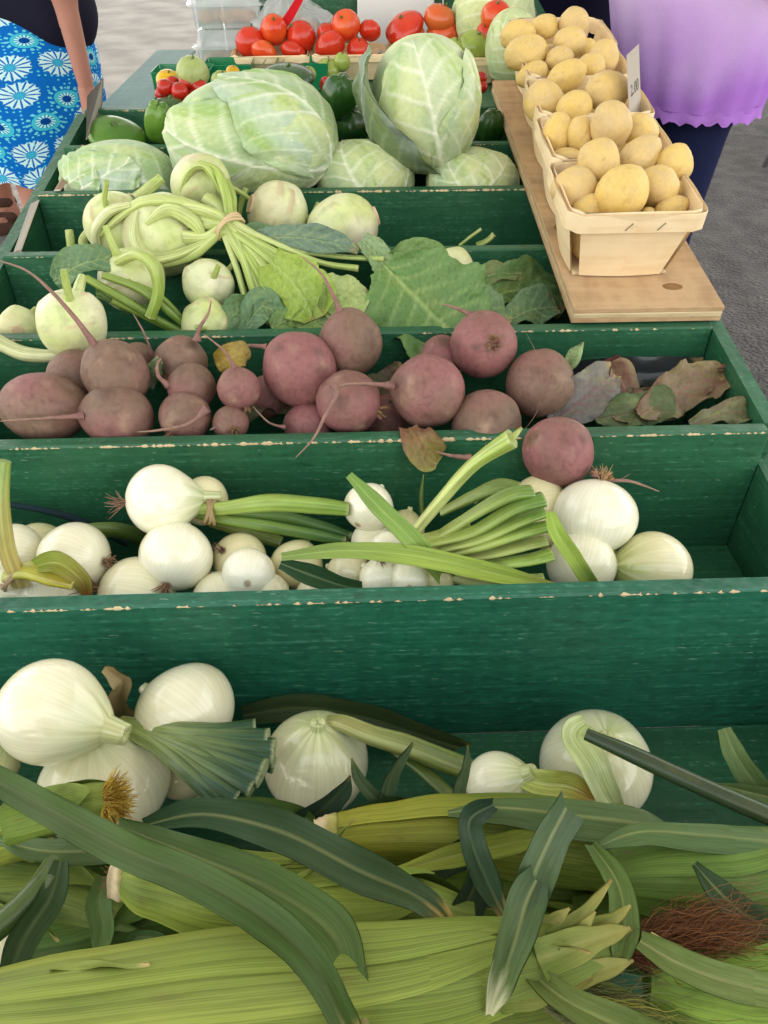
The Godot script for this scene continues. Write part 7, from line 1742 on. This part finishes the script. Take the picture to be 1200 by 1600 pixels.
# ---------- people: a smooth field round bones, meshed as surface nets ----------
func nets(bones: Array, cell: float, k: float, grow: float, col: Color, m: Material) -> ArrayMesh:
	var lo := Vector3.ONE * 1e9
	var hi := Vector3.ONE * -1e9
	for b in bones:
		var r: float = maxf(b[2], b[3]) + grow + cell * 2.5
		lo = lo.min(b[0] - Vector3.ONE * r).min(b[1] - Vector3.ONE * r)
		hi = hi.max(b[0] + Vector3.ONE * r).max(b[1] + Vector3.ONE * r)
	var nx := int((hi.x - lo.x) / cell) + 2
	var ny := int((hi.y - lo.y) / cell) + 2
	var nzz := int((hi.z - lo.z) / cell) + 2
	var f := PackedFloat32Array()
	f.resize(nx * ny * nzz)
	f.fill(1.0)
	for b in bones:
		var a: Vector3 = b[0]
		var d: Vector3 = b[1] - a
		var l2 := maxf(d.length_squared(), 1e-9)
		var ra: float = b[2] + grow
		var rb: float = b[3] + grow
		var pad := maxf(ra, rb) + k + cell * 2.0
		var q0 := ((a.min(b[1]) - Vector3.ONE * pad - lo) / cell).floor().max(Vector3.ZERO)
		var q1 := ((a.max(b[1]) + Vector3.ONE * pad - lo) / cell).ceil().min(Vector3(nx - 1, ny - 1, nzz - 1))
		for z in range(int(q0.z), int(q1.z) + 1):
			for y in range(int(q0.y), int(q1.y) + 1):
				for x in range(int(q0.x), int(q1.x) + 1):
					var p := lo + Vector3(x, y, z) * cell - a
					var t := clampf(p.dot(d) / l2, 0, 1)
					var ds := (p - d * t).length() - lerpf(ra, rb, t)
					var i := (z * ny + y) * nx + x
					var o := f[i]
					var h := maxf(k - absf(o - ds), 0.0) / k
					f[i] = minf(o, ds) - h * h * k * 0.25
	var mb := MB.new()
	var at := {}
	for z in nzz - 1:
		for y in ny - 1:
			for x in nx - 1:
				var i := (z * ny + y) * nx + x
				var s0 := f[i] < 0.0
				var mixed := false
				var g := [f[i], f[i + 1], f[i + nx], f[i + nx + 1], f[i + nx * ny], f[i + nx * ny + 1], f[i + nx * ny + nx], f[i + nx * ny + nx + 1]]
				for e in g:
					if (e < 0.0) != s0:
						mixed = true
						break
				if not mixed: continue
				var sum := Vector3.ZERO
				var cnt := 0
				for e in [[0, 1], [2, 3], [4, 5], [6, 7], [0, 2], [1, 3], [4, 6], [5, 7], [0, 4], [1, 5], [2, 6], [3, 7]]:
					var u: float = g[e[0]]
					var w: float = g[e[1]]
					if (u < 0.0) == (w < 0.0): continue
					var tt := u / (u - w)
					var pa := Vector3(e[0] & 1, (e[0] >> 1) & 1, e[0] >> 2)
					var pb := Vector3(e[1] & 1, (e[1] >> 1) & 1, e[1] >> 2)
					sum += pa.lerp(pb, tt)
					cnt += 1
				at[i] = mb.v.size()
				mb.v.append(lo + (Vector3(x, y, z) + sum / cnt) * cell)
				var n := Vector3(g[1] + g[3] + g[5] + g[7] - g[0] - g[2] - g[4] - g[6], g[2] + g[3] + g[6] + g[7] - g[0] - g[1] - g[4] - g[5], g[4] + g[5] + g[6] + g[7] - g[0] - g[1] - g[2] - g[3])
				mb.n.append(n.normalized()); mb.c.append(col); mb.t.append(Vector2.ZERO)
	var st := [1, nx, nx * ny]
	for z in range(1, nzz - 1):
		for y in range(1, ny - 1):
			for x in range(1, nx - 1):
				var i := (z * ny + y) * nx + x
				for ax in 3:
					var j: int = i + st[ax]
					if (f[i] < 0.0) == (f[j] < 0.0): continue
					var u: int = st[(ax + 1) % 3]
					var w: int = st[(ax + 2) % 3]
					if not (at.has(i) and at.has(i - u) and at.has(i - w) and at.has(i - u - w)): continue
					var q := [at[i - u - w], at[i - w], at[i], at[i - u]]
					if f[i] >= 0.0: q.reverse()
					mb.ix.append_array(PackedInt32Array([q[0], q[2], q[1], q[0], q[3], q[2]]))
	return mb.mesh(m)

# joints of a standing body in metres, feet at y = 0, facing -z unless turned
func skeleton(arms: Array, lean := 0.0) -> Dictionary:
	var d := {}
	var hip := Vector3(0, 0.95, 0)
	var bend := func(l: Array) -> Array:
		var o := []
		for b in l: o.append([hip + (b[0] - hip).rotated(Vector3.RIGHT, -lean) if b[0].y > 1.0 else b[0], hip + (b[1] - hip).rotated(Vector3.RIGHT, -lean) if b[1].y > 1.0 else b[1], b[2], b[3]])
		return o
	d.legs = []
	for s in [-1.0, 1.0]:
		d.legs.append([Vector3(s * 0.09, 0.88, 0), Vector3(s * 0.1, 0.48, -0.015), 0.085, 0.056])
		d.legs.append([Vector3(s * 0.1, 0.48, -0.015), Vector3(s * 0.1, 0.3, 0.015), 0.054, 0.053])
		d.legs.append([Vector3(s * 0.1, 0.3, 0.015), Vector3(s * 0.1, 0.09, 0.01), 0.053, 0.036])
	d.feet = []
	for s in [-1.0, 1.0]:
		d.feet.append([Vector3(s * 0.1, 0.075, 0.015), Vector3(s * 0.1, 0.04, 0.03), 0.036, 0.036])
		d.feet.append([Vector3(s * 0.1, 0.04, 0.03), Vector3(s * 0.112, 0.03, -0.15), 0.036, 0.028])
	d.torso = [[Vector3(0, 0.9, 0), Vector3(0, 1.05, 0), 0.14, 0.12], [Vector3(-0.06, 0.92, 0), Vector3(0.06, 0.92, 0), 0.125, 0.125], [Vector3(0, 1.05, 0), Vector3(0, 1.3, 0), 0.12, 0.125], [Vector3(-0.12, 1.38, 0), Vector3(0.12, 1.38, 0), 0.07, 0.07]]
	d.head = [[Vector3(0, 1.4, 0), Vector3(0, 1.5, -0.01), 0.052, 0.05], [Vector3(0, 1.54, -0.02), Vector3(0, 1.6, 0.0), 0.07, 0.088], [Vector3(0, 1.56, -0.09), Vector3(0, 1.54, -0.105), 0.012, 0.014], [Vector3(-0.085, 1.57, 0.0), Vector3(-0.09, 1.55, 0.005), 0.014, 0.012], [Vector3(0.085, 1.57, 0.0), Vector3(0.09, 1.55, 0.005), 0.014, 0.012], [Vector3(-0.02, 1.5, -0.08), Vector3(0.02, 1.5, -0.08), 0.011, 0.011]]
	d.torso = bend.call(d.torso)
	d.head = bend.call(d.head)
	d.arms = []
	d.sleeves = []
	d.hands = []
	for k in 2:
		var s := -1.0 if k == 0 else 1.0
		var el: Vector3 = arms[k][0]
		var wr: Vector3 = arms[k][1]
		var sh := hip + (Vector3(s * 0.17, 1.37, 0) - hip).rotated(Vector3.RIGHT, -lean)
		d.sleeves.append([sh, sh.lerp(el, 0.75), 0.056, 0.045])
		d.arms.append([sh, el, 0.05, 0.038])
		d.arms.append([el, wr, 0.038, 0.026])
		var dir := (wr - el).normalized()
		var lat := dir.cross(Vector3.RIGHT).normalized()
		var palm := wr + dir * 0.08
		d.hands.append([wr, palm, 0.026, 0.03])
		for g in 4:
			var o := lat * (g - 1.5) * 0.019
			var ln: float = [0.07, 0.082, 0.077, 0.06][g]
			d.hands.append([palm + o, palm + o * 1.1 + dir * ln * 0.55, 0.0095, 0.009])
			d.hands.append([palm + o * 1.1 + dir * ln * 0.55, palm + o * 1.1 + dir * ln + Vector3(-s * 0.015, 0, 0), 0.009, 0.008])
		d.hands.append([wr + dir * 0.03 + lat * -0.024, wr + dir * 0.07 + lat * -0.05, 0.012, 0.01])
		d.hands.append([wr + dir * 0.07 + lat * -0.05, wr + dir * 0.1 + lat * -0.052, 0.01, 0.008])
	return d

func person(label: String, at: Vector3, turn: float, sc: float, skin: Color, arms: Array, hair: Color, lean := 0.0) -> Array:
	var t := thing("person", label, "person", at, "", Basis(Vector3.UP, turn) * Basis.from_scale(Vector3.ONE * sc))
	var k := skeleton(arms, lean)
	var hip := Vector3(0, 0.95, 0)
	var hb := []
	for b in [[Vector3(0, 1.58, 0.02), Vector3(0, 1.62, 0.01), 0.09, 0.085], [Vector3(0, 1.56, 0.05), Vector3(0, 1.45, 0.06), 0.07, 0.05]]: hb.append([hip + (b[0] - hip).rotated(Vector3.RIGHT, -lean), hip + (b[1] - hip).rotated(Vector3.RIGHT, -lean), b[2], b[3]])
	part("body", nets(k.legs + k.feet + k.torso + k.head + k.arms, 0.018, 0.035, 0.0, skin, M.skin), t)
	for h in 2: part("hand", nets(k.hands.slice(h * 11, h * 11 + 11), 0.0055, 0.008, 0.0, skin, M.skin), t)
	part("hair", nets(hb, 0.015, 0.03, 0.004, hair, M.cloth), t)
	return [t, k]

# a hanging garment: rings of half widths (x, z) at heights, with folds
func drape(t: Node3D, called: String, rings: Array, folds: int, depth: float, col: Callable, m: Material, hem: Callable) -> void:
	var v := PackedVector3Array()
	var c := PackedColorArray()
	var uv := PackedVector2Array()
	var n := 96
	var rows := 40
	for j in rows + 1:
		var u := float(j) / rows
		var f := u * (rings.size() - 1)
		var i := mini(int(f), rings.size() - 2)
		var w := f - i
		for s in n + 1:
			var a := TAU * (s % n) / n
			var rx := lerpf(rings[i][0], rings[i + 1][0], w)
			var rz := lerpf(rings[i][1], rings[i + 1][1], w)
			var y: float = lerpf(rings[i][2], rings[i + 1][2], w) + hem.call(u, a)
			var k := 1.0 + depth * u * (sin(a * folds) * 0.6 + 0.8 * nz.get_noise_2d(a * 130.0, u * 40.0))
			v.append(Vector3(cos(a) * rx * k, y, sin(a) * rz * k))
			c.append(col.call(u, a))
			uv.append(Vector2(float(s) / n, u))
	var mb := MB.new()
	# rows run downward, so walk them from the hem up
	var v2 := PackedVector3Array(); var c2 := PackedColorArray(); var t2 := PackedVector2Array()
	for j in range(rows, -1, -1):
		for s in n + 1:
			var q := j * (n + 1) + s
			v2.append(v[q]); c2.append(c[q]); t2.append(uv[q])
	mb.grid(v2, c2, t2, n + 1, rows + 1, true)
	part(called, mb.mesh(m), t)

func build_people() -> void:
	var none := func(u, a): return 0.0
	# left: blue patterned skirt, dark top, leaning toward the stand
	var p := person("person in a dark top and blue flower patterned skirt, left of the stand", Vector3(-1.14, 0, -3.0), -PI / 2, 1.0, S(182, 130, 112), [[Vector3(-0.22, 1.08, -0.2), Vector3(-0.22, 0.82, -0.16)], [Vector3(0.22, 1.08, -0.3), Vector3(0.2, 0.8, -0.3)]], S(40, 30, 26), 0.3)
	var k: Dictionary = p[1]
	part("top", nets(k.torso.slice(2) + k.sleeves + [[Vector3(0, 1.02, -0.02), Vector3(0, 0.99, -0.17), 0.15, 0.13]], 0.018, 0.04, 0.026, S(38, 38, 52), M.cloth), p[0])
	drape(p[0], "skirt", [[0.17, 0.22, 1.02], [0.2, 0.3, 0.88], [0.21, 0.29, 0.7], [0.19, 0.24, 0.5]], 9, 0.05, func(u, a): return Color.WHITE, M.skirt, func(u, a): return 0.012 * sin(a * 9.0) * u)
	for s in [-1.0, 1.0]:
		part("sandal", nets([[Vector3(s * 0.1, 0.012, 0.05), Vector3(s * 0.115, 0.012, -0.16), 0.036, 0.038], [Vector3(s * 0.07, 0.05, -0.08), Vector3(s * 0.15, 0.05, -0.08), 0.014, 0.014]], 0.012, 0.02, 0.002, S(74, 54, 44), M.cloth), p[0])
	# farther left: only a leg and a sandalled foot show
	p = person("person whose sandalled foot shows at the left edge behind the blue skirt", Vector3(-1.78, 0, -3.9), PI, 0.98, S(134, 88, 70), [[Vector3(-0.24, 1.1, 0.03), Vector3(-0.22, 0.84, -0.05)], [Vector3(0.24, 1.1, 0.03), Vector3(0.22, 0.84, -0.05)]], S(40, 32, 28))
	k = p[1]
	part("top", nets(k.torso + k.sleeves, 0.018, 0.04, 0.02, S(44, 46, 60), M.cloth), p[0])
	drape(p[0], "shorts", [[0.19, 0.15, 0.98], [0.21, 0.17, 0.8], [0.22, 0.17, 0.56]], 4, 0.03, func(u, a): return S(60, 64, 80), M.cloth, none)
	for s in [-1.0, 1.0]:
		part("sandal", nets([[Vector3(s * 0.1, 0.012, 0.05), Vector3(s * 0.115, 0.012, -0.16), 0.036, 0.038], [Vector3(s * 0.07, 0.055, -0.08), Vector3(s * 0.15, 0.055, -0.08), 0.02, 0.02], [Vector3(s * 0.1, 0.09, 0.03), Vector3(s * 0.1, 0.1, 0.0), 0.04, 0.038]], 0.012, 0.02, 0.002, S(66, 48, 40), M.cloth), p[0])
	# right: purple tunic over dark jeans, turned toward the stand
	p = person("person in a purple dip dyed tunic and dark jeans, right of the stand", Vector3(0.9, 0, -2.26), PI / 2, 1.03, S(196, 150, 128), [[Vector3(-0.3, 1.14, 0.1), Vector3(-0.24, 1.2, -0.2)], [Vector3(0.3, 1.14, 0.1), Vector3(0.24, 1.2, -0.2)]], S(70, 50, 36))
	k = p[1]
	part("jeans", nets(k.legs + [k.torso[1]], 0.016, 0.03, 0.014, S(30, 38, 66), M.cloth), p[0])
	part("tunic_body", nets(k.torso.slice(2) + k.sleeves, 0.018, 0.04, 0.03, S(190, 150, 216), M.cloth), p[0])
	drape(p[0], "tunic_skirt", [[0.22, 0.2, 1.3], [0.24, 0.24, 1.1], [0.24, 0.2, 0.96], [0.235, 0.18, 0.86]], 17, 0.04, func(u, a): return S(210, 180, 228).lerp(S(166, 114, 202), clampf(u * 1.9 - 0.6 + 0.5 * nz.get_noise_2d(a * 60.0, u * 90.0), 0, 1)), M.cloth, none)
	drape(p[0], "lace_hem", [[0.2355, 0.1805, 0.866], [0.237, 0.182, 0.845]], 17, 0.042, func(u, a): return S(168, 116, 202), M.cloth, func(u, a): return -0.012 * u * absf(sin(a * 31.0) + 0.5 * nz.get_noise_2d(a * 900.0, 3.0)))
	for s in [-1.0, 1.0]:
		part("shoe", nets([[Vector3(s * 0.1, 0.04, 0.04), Vector3(s * 0.115, 0.035, -0.16), 0.04, 0.036]], 0.014, 0.02, 0.006, S(60, 60, 64), M.cloth), p[0])
	# behind the potatoes: dark navy clothes
	p = person("person in plain navy clothes standing behind the potato baskets", Vector3(0.66, 0, -2.85), PI, 1.02, S(190, 148, 126), [[Vector3(-0.25, 1.1, 0.03), Vector3(-0.2, 1.1, -0.2)], [Vector3(0.25, 1.1, 0.03), Vector3(0.2, 1.1, -0.2)]], S(50, 40, 34))
	k = p[1]
	part("trousers", nets(k.legs + [k.torso[1]], 0.016, 0.03, 0.018, S(24, 28, 46), M.cloth), p[0])
	part("shirt", nets(k.torso + k.sleeves, 0.018, 0.04, 0.03, S(24, 28, 46), M.cloth), p[0])
	for s in [-1.0, 1.0]:
		part("shoe", nets([[Vector3(s * 0.1, 0.04, 0.04), Vector3(s * 0.115, 0.035, -0.16), 0.04, 0.036]], 0.014, 0.02, 0.006, S(50, 50, 54), M.cloth), p[0])
	# the shopper who takes the picture: stands at the front of the stand, out of frame, and shades the front bin
	p = person("shopper in dark clothes standing at the front of the stand", Vector3(0.02, 0, 0.46), 0.0, 1.06, S(190, 148, 126), [[Vector3(-0.27, 1.12, 0.04), Vector3(-0.3, 0.85, -0.02)], [Vector3(0.27, 1.12, 0.04), Vector3(0.3, 0.85, -0.02)]], S(60, 46, 38))
	k = p[1]
	part("trousers", nets(k.legs + [k.torso[1]], 0.018, 0.03, 0.018, S(40, 44, 58), M.cloth), p[0])
	part("shirt", nets(k.torso + k.sleeves, 0.018, 0.04, 0.035, S(66, 70, 84), M.cloth), p[0])
	for s in [-1.0, 1.0]:
		part("shoe", nets([[Vector3(s * 0.1, 0.04, 0.04), Vector3(s * 0.115, 0.035, -0.16), 0.04, 0.036]], 0.014, 0.02, 0.006, S(60, 60, 64), M.cloth), p[0])
	# a folding table beyond, of which one leg shows at the right edge
	var tb := thing("folding_table", "dark metal table whose slanting leg stands at the right edge", "table", Vector3(2.62, 0, -4.7), "")
	part("table_top", box_mesh(Vector3(0.45, 0.74, -0.3), Vector3(1.1, 0.03, 0.7), M.metal_grey, 0.005), tb)
	for q in [[Vector3(-0.22, 0.0, 0.05), Vector3(0.0, 0.725, 0.0)], [Vector3(-0.22, 0.0, -0.6), Vector3(0.0, 0.725, -0.55)], [Vector3(1.1, 0.0, 0.05), Vector3(0.9, 0.725, 0.0)], [Vector3(1.1, 0.0, -0.6), Vector3(0.9, 0.725, -0.55)]]:
		var mb := MB.new()
		tube(mb, q, [0.016, 0.016], 4, 10, func(_u, _a): return S(52, 46, 44))
		part("leg", mb.mesh(M.dark_metal), tb)
